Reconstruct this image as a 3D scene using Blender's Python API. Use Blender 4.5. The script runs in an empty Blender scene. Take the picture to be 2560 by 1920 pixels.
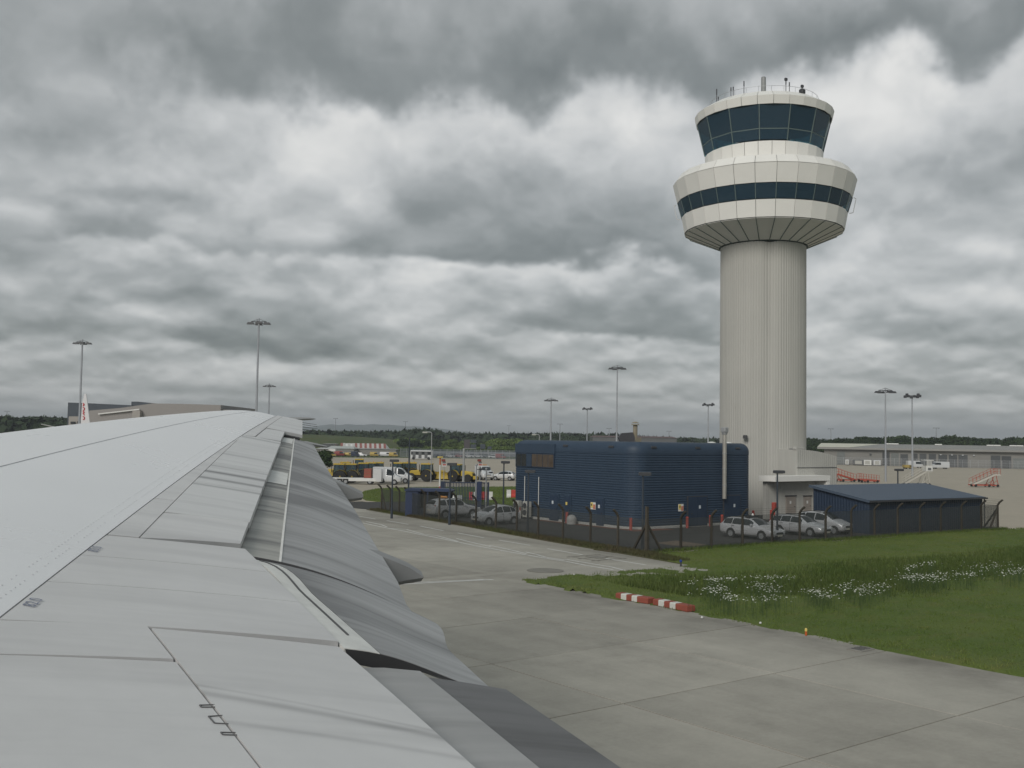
import bpy, math, random
import numpy as np
from mathutils import Matrix, Vector
R = math.radians
random.seed(7)
rng = np.random.default_rng(7)
SC = bpy.context.scene
COL = SC.collection

# ------------------------------------------------------------------ camera
# world: X runs along the aircraft (aft), Y outboard along the wing, both follow the taxiway grid
F, PITCH, ROLL, HEAD, EYE = 2588.0, R(3.03), R(0.9), R(38.0), 6.7
cam_d = bpy.data.cameras.new('camera')
cam_d.sensor_width = 36.0
cam_d.lens = F / 2560.0 * 36.0
cam_d.clip_start = 0.1
cam_d.clip_end = 20000
cam = bpy.data.objects.new('camera', cam_d)
COL.objects.link(cam)
cam.matrix_world = (Matrix.Translation((0, 0, EYE)) @ Matrix.Rotation(-HEAD, 4, 'Z')
                    @ Matrix.Rotation(math.pi / 2 + PITCH, 4, 'X') @ Matrix.Rotation(ROLL, 4, 'Z'))
SC.camera = cam
CAMR = np.array(cam.matrix_world.to_3x3())


def ray(px, py):
    """direction of a photograph pixel (2560 x 1920)"""
    return CAMR @ np.array([(px - 1280) / F, -(py - 960) / F, -1.0])


def at(px, py, z=0.0):
    d = ray(px, py)
    t = (z - EYE) / d[2]
    return np.array([d[0] * t, d[1] * t, z])


def on_y(px, py, y):
    d = ray(px, py)
    t = y / d[1]
    return np.array([d[0] * t, y, EYE + d[2] * t])


def on_x(px, py, x):
    d = ray(px, py)
    t = x / d[0]
    return np.array([x, d[1] * t, EYE + d[2] * t])


def at_depth(px, py, D):
    """point at horizontal depth D (along the view heading)"""
    d = ray(px, py)
    f = d[0] * math.sin(HEAD) + d[1] * math.cos(HEAD)
    t = D / f
    return np.array([d[0] * t, d[1] * t, EYE + d[2] * t])


def view(X, Y):
    """view-heading frame (X right, Y ahead) to world"""
    return np.array([X * math.cos(HEAD) + Y * math.sin(HEAD), -X * math.sin(HEAD) + Y * math.cos(HEAD)])


# ------------------------------------------------------------------ light
SUN_EL, SUN_AZ = R(31), R(242)      # azimuth measured from +Y towards +X
sun_d = bpy.data.lights.new('sun', 'SUN')
sun_d.energy = 1.15
sun_d.angle = R(25)
sun_d.color = (1.0, 0.96, 0.9)
sun = bpy.data.objects.new('sun', sun_d)
COL.objects.link(sun)
sdir = Vector((math.sin(SUN_AZ) * math.cos(SUN_EL), math.cos(SUN_AZ) * math.cos(SUN_EL), math.sin(SUN_EL)))
sun.rotation_euler = (-sdir).to_track_quat('-Z', 'Y').to_euler()

SC.view_settings.view_transform = 'Standard'
SC.view_settings.look = 'None'
SC.view_settings.exposure = 0.74
SC.view_settings.gamma = 1.0
SC.view_settings.use_curve_mapping = False
SC.cycles.max_bounces = 6
SC.cycles.transparent_max_bounces = 12
SC.cycles.volume_bounces = 0

world = bpy.data.worlds.new('World')
SC.world = world
world.use_nodes = True


class NT:
    """small node graph helper"""
    def __init__(self, tree):
        self.t = tree

    def n(self, typ, **kw):
        nd = self.t.nodes.new(typ)
        for k, v in kw.items():
            setattr(nd, k, v)
        return nd

    def set(self, sock, v):
        if isinstance(v, bpy.types.NodeSocket):
            self.t.links.new(v, sock)
        else:
            sock.default_value = v

    def math(self, op, a, b=None, c=None, clamp=False):
        nd = self.n('ShaderNodeMath', operation=op, use_clamp=clamp)
        self.set(nd.inputs[0], a)
        if b is not None:
            self.set(nd.inputs[1], b)
        if c is not None:
            self.set(nd.inputs[2], c)
        return nd.outputs[0]

    def vmath(self, op, a, b=None):
        nd = self.n('ShaderNodeVectorMath', operation=op)
        self.set(nd.inputs[0], a)
        if b is not None:
            self.set(nd.inputs[1], b)
        return nd.outputs['Value'] if op in ('DOT_PRODUCT', 'LENGTH') else nd.outputs['Vector']

    def noise(self, vec, scale, detail=4, rough=0.5, color=False, dist=0.0):
        nd = self.n('ShaderNodeTexNoise')
        self.set(nd.inputs['Vector'], vec)
        nd.inputs['Scale'].default_value = scale
        nd.inputs['Detail'].default_value = detail
        nd.inputs['Roughness'].default_value = rough
        nd.inputs['Distortion'].default_value = dist
        return nd.outputs['Color'] if color else nd.outputs['Fac']

    def ramp(self, fac, stops, interp='LINEAR'):
        nd = self.n('ShaderNodeValToRGB')
        nd.color_ramp.interpolation = interp
        el = nd.color_ramp.elements
        while len(el) < len(stops):
            el.new(0.5)
        for e, (p, c) in zip(el, stops):
            e.position = p
            e.color = (c[0], c[1], c[2], 1) if not isinstance(c, (int, float)) else (c, c, c, 1)
        self.set(nd.inputs[0], fac)
        return nd.outputs[0]

    def mix(self, fac, a, b, blend='MIX'):
        nd = self.n('ShaderNodeMix', data_type='RGBA', blend_type=blend)
        self.set(nd.inputs['Factor'], fac)
        for s, v in ((nd.inputs[6], a), (nd.inputs[7], b)):
            self.set(s, (*v, 1) if isinstance(v, tuple) and len(v) == 3 else v)
        return nd.outputs[2]


def sky_field(AZ, EL):
    r = np.random.default_rng(11)

    def lattice(u, v, nu, nv):
        g = r.random((nv + 1, nu)).astype(np.float32)
        x = u * nu
        y = np.clip(v, 0, .9999) * nv
        xi, yi = np.floor(x).astype(int), np.floor(y).astype(int)
        fx, fy = x - xi, y - yi
        fx, fy = fx * fx * fx * (fx * (fx * 6 - 15) + 10), fy * fy * fy * (fy * (fy * 6 - 15) + 10)
        x0, x1 = xi % nu, (xi + 1) % nu
        return (g[yi, x0] * (1 - fx) + g[yi, x1] * fx) * (1 - fy) + (g[yi + 1, x0] * (1 - fx) + g[yi + 1, x1] * fx) * fy

    def fbm(u, v, nu, nv, oct_, gain=.5):
        o, a, t = 0, 1.0, 0
        for k in range(oct_):
            o = o + a * (lattice(u + .137 * k, v, nu, nv) - .5)
            t += a
            a *= gain
            nu, nv = nu * 2, nv * 2
        return o / t * 1.6

    ELc = np.maximum(EL, 0)
    U = (AZ / (2 * np.pi)) % 1.0
    e0 = .075
    V = np.log((ELc + e0) / e0) / np.log((np.pi / 2 + e0) / e0)
    loc = (ELc + e0)
    # ragged outlines
    wa = fbm(U, V, 110, 22, 5, .55)
    wb = fbm(U + .3, V, 110, 22, 5, .55)
    w2 = fbm(U + .6, V, 30, 8, 4, .5)
    AW = AZ + .11 * loc * wa
    EW = EL + .12 * loc * wb + .07 * loc * w2
    v = np.full(AZ.shape, .70, np.float32) + .13 * fbm(U + .2, V, 40, 12, 5, .45)

    def cloud(a0, eb, rx, h, amp, edge):
        edge, amp = edge * 1.5, amp * .92
        da = (AW - a0 + np.pi) % (2 * np.pi) - np.pi
        m = (np.abs(AZ[0] - a0 + np.pi) % (2 * np.pi) - np.pi)
        cols = np.where(np.abs((AZ[0] - a0 + np.pi) % (2 * np.pi) - np.pi) < rx * 2.4 + .1)[0]
        rows = np.where((EL[:, 0] > eb - h * 1.0 - .03) & (EL[:, 0] < eb + h * 5 + .05))[0]
        if len(cols) == 0 or len(rows) == 0:
            return
        ix = np.ix_(rows, cols)
        d = (EW[ix] - eb) / h
        gx = np.exp(-(da[ix] / rx) ** 4 * .7)
        e = np.clip((d + edge) / (2 * edge), 0, 1)
        e = e * e * (3 - 2 * e)
        body = e * np.exp(-np.maximum(d, 0) * 1.15)
        rim = np.exp(-((d + edge * 1.6) / (edge * 1.6)) ** 2) * .09
        v[ix] += gx * amp * (rim - body)

    def px(cx, cy):
        d = ray(cx * 1.1573, cy * 1.1573)
        d = d / np.linalg.norm(d)
        return math.atan2(d[0], d[1]), math.asin(d[2])
    K = 1.1573 / F
    # the clouds of the view (centre x, base y, half width, height, darkness, edge softness)
    for cx, cy, rx, h, amp, ed in [
            (950, 203, 520, 210, .50, .20), (1480, 185, 380, 210, .44, .24), (2000, 140, 430, 170, .58, .22), (640, 225, 330, 100, .16, .25),
            (380, 110, 200, 120, .12, .3), (190, 430, 200, 100, .36, .16), (500, 400, 60, 40, .16, .3), (1230, 578, 340, 150, .74, .10), (980, 470, 200, 150, .22, .4), (1120, 400, 170, 90, .16, .4),
            (480, 548, 420, 80, .34, .16), (820, 615, 60, 45, 0.29, .25), (300, 640, 190, 55, 0.29, .22), (1330, 722, 230, 70, 0.67, .12), (1120, 700, 160, 50, 0.26, .25),
            (600, 768, 190, 110, 0.84, .12), (300, 742, 200, 55, 0.38, .2), (1500, 700, 120, 60, 0.29, .3), (60, 700, 120, 45, 0.23, .25), (1020, 790, 170, 34, 0.29, .22), (1420, 800, 150, 30, 0.29, .22),
            (150, 815, 150, 26, 0.29, .22), (420, 850, 170, 24, 0.29, .22), (760, 845, 170, 26, 0.29, .22), (1120, 858, 190, 22, 0.29, .22), (1440, 868, 130, 18, 0.26, .22),
            (620, 888, 190, 16, 0.23, .25), (960, 893, 170, 15, 0.23, .25), (1300, 902, 190, 14, 0.23, .25), (300, 885, 120, 16, 0.20, .25),
            (2030, 620, 160, 60, 0.23, .3), (1900, 690, 140, 40, 0.23, .25), (2080, 745, 170, 44, 0.38, .22), (2120, 800, 140, 34, 0.38, .22), (1880, 830, 150, 26, 0.26, .22), (2080, 868, 170, 24, 0.32, .22),
            (1860, 905, 140, 16, 0.26, .22), (2150, 500, 120, 70, .12, .4), (1960, 430, 120, 70, .10, .4), (2100, 915, 140, 12, 0.23, .25)]:
        a0, eb = px(cx, cy)
        cloud(a0, eb, rx * K, h * K, amp, ed)
    # bright swellings
    for cx, cy, rx, ry, amp in [(720, 245, 150, 40, .12), (980, 235, 260, 40, .20), (950, 300, 200, 60, .10), (1300, 260, 160, 50, .10), (60, 260, 150, 60, .12), (330, 290, 120, 70, .10), (450, 350, 110, 60, .12),
                                (700, 330, 120, 70, .12), (80, 380, 100, 40, .12), (1000, 590, 240, 24, .14), (600, 575, 200, 20, .08), (300, 545, 220, 20, .10), (1650, 110, 80, 40, .10), (2000, 190, 200, 60, .10), (1980, 300, 120, 70, .10),
                                (2130, 560, 70, 50, .20), (1800, 580, 60, 30, .10), (100, 60, 170, 80, .10), (2150, 880, 120, 14, .14), (1900, 872, 120, 12, .12), (1400, 740, 140, 14, .10)]:
        a0, e_ = px(cx, cy)
        da = (AW - a0 + np.pi) % (2 * np.pi) - np.pi
        v += amp * np.exp(-(da / (rx * K)) ** 2 - ((EW - e_) / (ry * K)) ** 2)
    # the same sort of sky all round
    ah = HEAD
    for _ in range(420):
        a0 = r.uniform(-np.pi, np.pi)
        eb = float(np.exp(r.uniform(np.log(.02 + e0), np.log(1.45 + e0))) - e0)
        rel = (a0 - ah + np.pi) % (2 * np.pi) - np.pi
        if abs(rel) < .52 and eb < .46:
            continue
        s = eb + e0
        cloud(a0, eb, s * r.uniform(.5, 1.2) / max(.25, math.cos(eb)), s * r.uniform(.14, .38), r.uniform(.12, .42), r.uniform(.15, .3))
    # puffs: lit tops, shaded bases
    dv = .012
    st = r.bit_generator.state
    A_ = fbm(AW / (2 * np.pi) % 1.0, V - dv, 120, 26, 5, .5)
    r.bit_generator.state = st
    B_ = fbm(AW / (2 * np.pi) % 1.0, V + dv, 120, 26, 5, .5)
    low = np.clip((.40 - EL) / .25, 0, 1)
    v += (.13 + .17 * low) * (A_ - B_)
    st = r.bit_generator.state
    A_ = fbm(AW / (2 * np.pi) % 1.0, V - dv * .6, 230, 40, 4, .5)
    r.bit_generator.state = st
    B_ = fbm(AW / (2 * np.pi) % 1.0, V + dv * .6, 230, 40, 4, .5)
    v += .26 * np.clip((.19 - EL) / .13, 0, 1) * (A_ - B_)
    # thin air evens out the lowest degree or two
    hz = np.exp(-ELc * 34)
    v -= .16 * np.exp(-ELc / .07)
    v += (.42 - v) * hz * .5
    return v


def make_sky(W=4096, Hh=2048):
    """overcast sky as a direction map: rows of cumulus with flat dark bases over bright tops"""
    stops = [(-.2, (.078, .087, .088)), (.0, (.104, .114, .112)), (.25, (.150, .161, .159)), (.50, (.230, .240, .240)), (.75, (.345, .351, .350)), (1.0, (.455, .453, .441)), (1.3, (.52, .515, .50))]
    xs_ = [q[0] for q in stops]
    out = np.ones((Hh, W, 4), np.float32)
    az = ((np.arange(W) + .5) / W) * 2 * np.pi - np.pi
    el = ((np.arange(Hh) + .5) / Hh - .5) * np.pi
    # coarse all round, fine where the detail can be seen
    k = 4
    n0 = int(Hh * .49) // k
    ca, ce = az.reshape(-1, k).mean(1), el.reshape(-1, k).mean(1)[n0:]
    v = sky_field(*[q.astype(np.float32) for q in np.meshgrid(ca, ce)])
    v = np.repeat(v, k, 0)
    v = np.repeat(v, k, 1)
    for ax_ in (0, 1):
        for _ in range(2):
            v = (np.roll(v, 2, ax_) + np.roll(v, -2, ax_) + 2 * v + np.roll(v, 1, ax_) + np.roll(v, -1, ax_)) / 6 if ax_ else np.concatenate([v[:2], (v[:-4] + v[1:-3] + 2 * v[2:-2] + v[3:-1] + v[4:]) / 6, v[-2:]])
    r0 = n0 * k
    cols = np.where(np.abs(az - HEAD) < .62)[0]
    rows = np.where((el > -.03) & (el < .55))[0]
    vf = sky_field(*[q.astype(np.float32) for q in np.meshgrid(az[cols], el[rows])])
    wx = np.clip((.62 - np.abs(az[cols] - HEAD)) / .06, 0, 1)
    wy = np.clip((.55 - el[rows]) / .06, 0, 1)
    w = wy[:, None] * wx[None, :]
    ix = np.ix_(rows - r0, cols)
    v[ix] = v[ix] * (1 - w) + vf * w
    for c in range(3):
        out[r0:, :, c] = np.interp(v, xs_, [q[1][c] for q in stops])
    # an overcast sky brightens towards the zenith
    zb = np.clip((el[r0:] - .47) / .8, 0, 1)
    out[r0:, :, :3] *= (1 + 2.3 * zb * zb * (3 - 2 * zb))[:, None, None].astype(np.float32)
    out[:int(Hh * .4985), :, :3] = (.12, .118, .105)
    return out


def build_world():
    W, Hh = 4096, 2048
    im = bpy.data.images.new('overcast_sky', W, Hh, float_buffer=True)
    im.colorspace_settings.name = 'Non-Color'
    im.pixels.foreach_set(make_sky(W, Hh).ravel())
    im.update()
    t = world.node_tree
    t.nodes.clear()
    g = NT(t)
    out = g.n('ShaderNodeOutputWorld')
    bg = g.n('ShaderNodeBackground')
    bg.inputs['Strength'].default_value = 0.1
    t.links.new(bg.outputs[0], out.inputs[0])
    sky = g.n('ShaderNodeTexSky', sky_type='NISHITA')
    sky.sun_disc = False
    sky.sun_elevation = SUN_EL
    sky.sun_rotation = SUN_AZ
    co = g.n('ShaderNodeTexCoord').outputs['Generated']
    sep = g.n('ShaderNodeSeparateXYZ')
    t.links.new(co, sep.inputs[0])
    x, y, z = sep.outputs
    u = g.math('MULTIPLY_ADD', g.math('ARCTAN2', x, y), 1 / (2 * math.pi), .5)
    v = g.math('MULTIPLY_ADD', g.math('ARCSINE', z), 1 / math.pi, .5)
    cmb = g.n('ShaderNodeCombineXYZ')
    g.set(cmb.inputs[0], u)
    g.set(cmb.inputs[1], v)
    tx = g.n('ShaderNodeTexImage')
    tx.image = im
    tx.interpolation = 'Cubic'
    t.links.new(cmb.outputs[0], tx.inputs[0])
    cl = g.vmath('MULTIPLY', tx.outputs[0], (10.3, 10.3, 10.3))      # background strength is 0.1
    mx = g.mix(0.96, sky.outputs[0], cl)
    t.links.new(mx, bg.inputs['Color'])


build_world()

# ------------------------------------------------------------------ materials
MATS = {}


def mat(name, col, rough=.6, metal=0.0, spec=.4, noise=None, bump=None, rnd=0.0, world_pos=True):
    """plain procedural paint: noise=(scale, amount) tone variation, bump=(scale, strength), rnd = per-object tone"""
    if name in MATS:
        return MATS[name]
    m = bpy.data.materials.new(name)
    m.use_nodes = True
    t = m.node_tree
    b = t.nodes['Principled BSDF']
    g = NT(t)
    b.inputs['Roughness'].default_value = rough
    b.inputs['Metallic'].default_value = metal
    b.inputs['Specular IOR Level'].default_value = spec
    c = (*col, 1)
    src = g.n('ShaderNodeNewGeometry').outputs['Position'] if world_pos else g.n('ShaderNodeTexCoord').outputs['Object']
    if noise is None:
        noise = (1.5, .18)
    f = g.noise(src, noise[0], 6, .6)
    k = g.math('MULTIPLY_ADD', g.math('SUBTRACT', f, .5), noise[1] * 2, 1.0)
    if rnd:
        oi = g.n('ShaderNodeObjectInfo').outputs['Random']
        k = g.math('MULTIPLY', k, g.math('MULTIPLY_ADD', g.math('SUBTRACT', oi, .5), rnd * 2, 1.0))
    cc = g.vmath('MULTIPLY', c[:3], g_comb(g, k))
    t.links.new(cc, b.inputs['Base Color'])
    if bump:
        bn = g.n('ShaderNodeBump')
        bn.inputs['Strength'].default_value = bump[1]
        bn.inputs['Distance'].default_value = 0.02
        t.links.new(g.noise(src, bump[0], 5, .6), bn.inputs['Height'])
        t.links.new(bn.outputs[0], b.inputs['Normal'])
    MATS[name] = m
    return m


def g_comb(g, k):
    c = g.n('ShaderNodeCombineXYZ')
    for i in range(3):
        g.set(c.inputs[i], k)
    return c.outputs[0]


def custom(name):
    m = bpy.data.materials.new(name)
    m.use_nodes = True
    MATS[name] = m
    return m, NT(m.node_tree), m.node_tree.nodes['Principled BSDF']


# ------------------------------------------------------------------ mesh helper
class MB:
    def __init__(self):
        self.v, self.f = [], []

    def add(self, vs, fs):
        o = len(self.v)
        self.v.extend([tuple(map(float, p)) for p in vs])
        self.f.extend([tuple(i + o for i in q) for q in fs])
        return self

    def box(self, c, s, rz=0.0, M=None):
        x, y, z = [q / 2 for q in s]
        ca, sa = math.cos(rz), math.sin(rz)
        pts = [(sx * x, sy * y, sz * z) for sz in (-1, 1) for sx, sy in ((-1, -1), (1, -1), (1, 1), (-1, 1))]
        pts = [(c[0] + p[0] * ca - p[1] * sa, c[1] + p[0] * sa + p[1] * ca, c[2] + p[2]) for p in pts]
        if M is not None:
            pts = [tuple(M @ Vector(p)) for p in pts]
        return self.add(pts, [(3, 2, 1, 0), (4, 5, 6, 7), (0, 1, 5, 4), (1, 2, 6, 5), (2, 3, 7, 6), (3, 0, 4, 7)])

    def rbox(self, c, s, r, rz=0.0):
        """box with chamfered vertical and top edges"""
        x, y = s[0] / 2, s[1] / 2
        pl = [(-x + r, -y), (x - r, -y), (x, -y + r), (x, y - r), (x - r, y), (-x + r, y), (-x, y - r), (-x, -y + r)]
        ca, sa = math.cos(rz), math.sin(rz)
        z0, z1 = c[2] - s[2] / 2, c[2] + s[2] / 2
        k0 = (x - r) / x, (y - r) / y
        ring = lambda kx, ky, z: [(c[0] + a * kx * ca - b * ky * sa, c[1] + a * kx * sa + b * ky * ca, z) for a, b in pl]
        return self.loft([ring(1, 1, z0), ring(1, 1, z1 - r), ring(k0[0], k0[1], z1)])

    def loft(self, rings, cap=True, closed=True):
        n = len(rings[0])
        vs = [p for r in rings for p in r]
        fs = []
        for i in range(len(rings) - 1):
            for j in range(n if closed else n - 1):
                k = (j + 1) % n
                fs.append((i * n + j, i * n + k, (i + 1) * n + k, (i + 1) * n + j))
        if cap and closed:
            fs.append(tuple(range(n))[::-1])
            fs.append(tuple((len(rings) - 1) * n + j for j in range(n)))
        return self.add(vs, fs)

    def grid(self, P, flip=False):
        """P[i][j] points"""
        n, m = len(P), len(P[0])
        vs = [p for r in P for p in r]
        fs = []
        for i in range(n - 1):
            for j in range(m - 1):
                q = (i * m + j, i * m + j + 1, (i + 1) * m + j + 1, (i + 1) * m + j)
                fs.append(q[::-1] if flip else q)
        return self.add(vs, fs)

    def cyl(self, p0, p1, r0, r1=None, n=10, cap=True):
        r1 = r0 if r1 is None else r1
        p0, p1 = Vector(p0), Vector(p1)
        d = (p1 - p0).normalized()
        a = d.orthogonal().normalized()
        b = d.cross(a)
        ring = lambda p, r: [tuple(p + a * (r * math.cos(2 * math.pi * i / n)) + b * (r * math.sin(2 * math.pi * i / n))) for i in range(n)]
        return self.loft([ring(p0, r0), ring(p1, r1)], cap)

    def bar(self, p0, p1, w, h=None, up=(0, 0, 1)):
        h = w if h is None else h
        p0, p1 = Vector(p0), Vector(p1)
        d = (p1 - p0).normalized()
        u = Vector(up)
        if abs(d.dot(u)) > .99:
            u = Vector((1, 0, 0))
        a = d.cross(u).normalized() * (w / 2)
        b = a.cross(d).normalized() * (h / 2)
        ring = lambda p: [tuple(p + a + b), tuple(p - a + b), tuple(p - a - b), tuple(p + a - b)]
        return self.loft([ring(p0), ring(p1)])

    def tube(self, pts, r, n=8):
        for a, b in zip(pts[:-1], pts[1:]):
            self.cyl(a, b, r, r, n)
        return self

    def prism(self, poly, z0, z1):
        return self.loft([[(x, y, z0) for x, y in poly], [(x, y, z1) for x, y in poly]])

    def lathe(self, prof, n=24, c=(0, 0), ph=0.0, cap=True):
        rings = [[(c[0] + r * math.cos(2 * math.pi * i / n + ph), c[1] + r * math.sin(2 * math.pi * i / n + ph), z) for i in range(n)] for r, z in prof]
        return self.loft(rings, cap)

    def sphere(self, c, r, n=10, m=6, sz=1.0):
        prof = [(max(1e-3, r * math.sin(math.pi * i / m)), c[2] - r * sz * math.cos(math.pi * i / m)) for i in range(m + 1)]
        return self.lathe(prof, n, (c[0], c[1]))

    def quad(self, a, b, c, d):
        return self.add([a, b, c, d], [(0, 1, 2, 3)])

    def mesh(self, name, m, smooth=False):
        me = bpy.data.meshes.new(name)
        me.from_pydata(self.v, [], self.f)
        me.validate()
        if m:
            me.materials.append(m)
        if smooth:
            me.polygons.foreach_set('use_smooth', [True] * len(me.polygons))
            try:
                me.set_sharp_from_angle(angle=R(smooth if smooth > 1 else 40))
            except Exception:
                pass
        me.update()
        return me

    def build(self, name, m, parent=None, smooth=False, kind=None, loc=None):
        o = bpy.data.objects.new(name, self.mesh(name, m, smooth))
        COL.objects.link(o)
        if parent is not None:
            o.parent = parent
        if loc is not None:
            o.location = loc
        if kind:
            o['kind'] = kind
        return o


def thing(name, label, cat, loc=(0, 0, 0), rz=0.0, group=None, obj=None):
    o = obj if obj is not None else bpy.data.objects.new(name, None)
    if obj is None:
        COL.objects.link(o)
        o.empty_display_size = .2
        o.location = loc
        o.rotation_euler = (0, 0, rz)
    o['label'] = label
    o['category'] = cat
    if group:
        o['group'] = group
    return o


def inst(me, name, parent=None, loc=(0, 0, 0), rz=0.0, scale=None):
    o = bpy.data.objects.new(name, me)
    COL.objects.link(o)
    if parent is not None:
        o.parent = parent
    o.location = loc
    o.rotation_euler = (0, 0, rz)
    if scale is not None:
        o.scale = scale
    return o


def dup(o, loc, rz=0.0, label=None, scale=None):
    def cp(s, par):
        c = s.copy()
        COL.objects.link(c)
        if par is not None:
            c.parent = par
        for ch in s.children:
            cp(ch, c)
        return c
    r = cp(o, None)
    r.location = loc
    r.rotation_euler = (0, 0, rz)
    if scale is not None:
        r.scale = scale
    if label:
        r['label'] = label
    return r


def text_mesh(txt, size, name, m, parent, M, depth=.004):
    cu = bpy.data.curves.new(name, 'FONT')
    cu.body = txt
    cu.size = size
    cu.align_x = 'CENTER'
    cu.align_y = 'CENTER'
    tmp = bpy.data.objects.new(name + '_t', cu)
    COL.objects.link(tmp)
    me = bpy.data.meshes.new_from_object(tmp)
    bpy.data.objects.remove(tmp)
    bpy.data.curves.remove(cu)
    me.materials.clear()
    me.materials.append(m)
    me.transform(M)
    o = bpy.data.objects.new(name, me)
    COL.objects.link(o)
    if parent is not None:
        o.parent = parent
    return o
# ------------------------------------------------------------------ ground materials
def mat_concrete(name, base, stain=.5, streak=True):
    m, g, b = custom(name)
    P = g.n('ShaderNodeNewGeometry').outputs['Position']
    big = g.noise(P, .09, 4, .55)
    mid = g.noise(P, .55, 6, .6)
    fine = g.noise(P, 7.0, 4, .7)
    oi = g.n('ShaderNodeObjectInfo').outputs['Random']
    k = g.math('MULTIPLY_ADD', g.math('SUBTRACT', big, .5), .55 * stain, 1.0)
    k = g.math('MULTIPLY_ADD', g.math('SUBTRACT', mid, .5), .5 * stain, k)
    k = g.math('MULTIPLY_ADD', g.math('SUBTRACT', fine, .5), .28, k)
    k = g.math('MULTIPLY_ADD', g.math('SUBTRACT', oi, .5), .17, k)
    if streak:      # worn wheel tracks and drain stains running along the pavement
        st = g.noise(g.vmath('MULTIPLY', P, (.9, .07, 1)), 1.0, 4, .6)
        k = g.math('MULTIPLY_ADD', g.math('SUBTRACT', st, .5), .35 * stain, k)
    col = g.vmath('MULTIPLY', base, g_comb(g, k))
    if streak:      # soil washed off the grass darkens the pavement edge
        sx = g.n('ShaderNodeSeparateXYZ')
        g.t.links.new(P, sx.inputs[0])
        e = g.math('POWER', 2.718, g.math('DIVIDE', g.math('MULTIPLY', g.math('ABSOLUTE', g.math('SUBTRACT', sx.outputs[0], 30.2)), -1.0), 1.6))
        e = g.math('MULTIPLY', e, g.math('LESS_THAN', sx.outputs[1], 41.0))
        e = g.math('MULTIPLY', e, g.ramp(g.noise(P, .35, 5, .6), [(.35, .15), (.65, 1.0)]))
        col = g.mix(g.math('MULTIPLY', e, .62), col, (.085, .078, .066))
        d2 = g.math('POWER', 2.718, g.math('MULTIPLY', g.math('ABSOLUTE', g.math('SUBTRACT', sx.outputs[0], 42.8)), -.8))
        col = g.mix(g.math('MULTIPLY', d2, .35), col, (.085, .078, .066))
    # rubber and oil blotches
    sp = g.ramp(g.noise(P, .23, 7, .68), [(.57, 0.0), (.72, 1.0)])
    col = g.mix(g.math('MULTIPLY', sp, .38), col, tuple(q * .45 for q in base))
    g.t.links.new(col, b.inputs['Base Color'])
    b.inputs['Roughness'].default_value = .85
    b.inputs['Specular IOR Level'].default_value = .25
    bn = g.n('ShaderNodeBump')
    bn.inputs['Strength'].default_value = .35
    bn.inputs['Distance'].default_value = .01
    g.t.links.new(fine, bn.inputs['Height'])
    g.t.links.new(bn.outputs[0], b.inputs['Normal'])
    return m


M_conc = mat_concrete('concrete', (.36, .342, .30), 1.0)
M_apron = mat_concrete('apron_concrete', (.40, .358, .29), .35)
M_asph = mat_concrete('asphalt', (.062, .060, .058), .9, False)
M_joint = mat('joint_filler', (.04, .036, .032), .9)
M_paint = mat('white_marking', (.62, .62, .60), .7, noise=(3, .3))


def mat_grass(name, a, c, dry):
    m, g, b = custom(name)
    P = g.n('ShaderNodeNewGeometry').outputs['Position']
    n1 = g.noise(P, .16, 5, .6)
    n2 = g.noise(g.vmath('MULTIPLY', P, (.55, 1.6, 1)), .9, 5, .65)
    n3 = g.noise(P, 9.0, 3, .6)
    col = g.mix(g.ramp(n1, [(.35, 0.0), (.65, 1.0)]), a, c)
    col = g.mix(g.math('MULTIPLY', g.ramp(n2, [(.50, 0.0), (.75, 1.0)]), .55), col, dry)
    k = g.math('MULTIPLY_ADD', g.math('SUBTRACT', n3, .5), .7, 1.0)
    col = g.vmath('MULTIPLY', col, g_comb(g, k))
    g.t.links.new(col, b.inputs['Base Color'])
    b.inputs['Roughness'].default_value = .8
    b.inputs['Specular IOR Level'].default_value = .15
    return m


M_grass = mat_grass('grass', (.082, .122, .026), (.112, .145, .036), (.13, .125, .042))
M_blade = mat_grass('grass_blades', (.095, .142, .030), (.130, .168, .042), (.20, .185, .08))
M_tall = mat_grass('tall_grass', (.068, .104, .026), (.090, .122, .034), (.13, .135, .055))
M_verge = mat_grass('weedy_verge', (.085, .070, .045), (.075, .085, .030), (.14, .10, .06))
M_field = mat_grass('far_field', (.050, .085, .022), (.090, .095, .035), (.12, .105, .05))

# ------------------------------------------------------------------ ground, apron, taxiway
mb = MB()
c = view(0, 3000)
mb.box((c[0], c[1], -1.0), (15000, 15000, 1.2), -HEAD)
mb.build('ground', M_field, kind='structure')

far = [at(p, q)[:2] for p, q in ((300, 1143), (830, 1143), (1040, 1144.5), (1280, 1147), (1700, 1149))]
apron = [(-400, -120), (30.3, -120), (30.3, 38.9), (43, 38.9), (45.2, 44.0), (60, 43.2), (84, 41.6), (104, 38), (104, -120), (400, -120), (400, 30)] + [tuple(p) for p in (at(2700, 1160)[:2], at(2560, 1160)[:2], at(2093, 1152)[:2])] + [tuple(p) for p in far[::-1]] + [(-300, 420)]
mb = MB()
mb.prism(apron, -.35, -.06)
mb.build('apron', M_apron, kind='structure')

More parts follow.
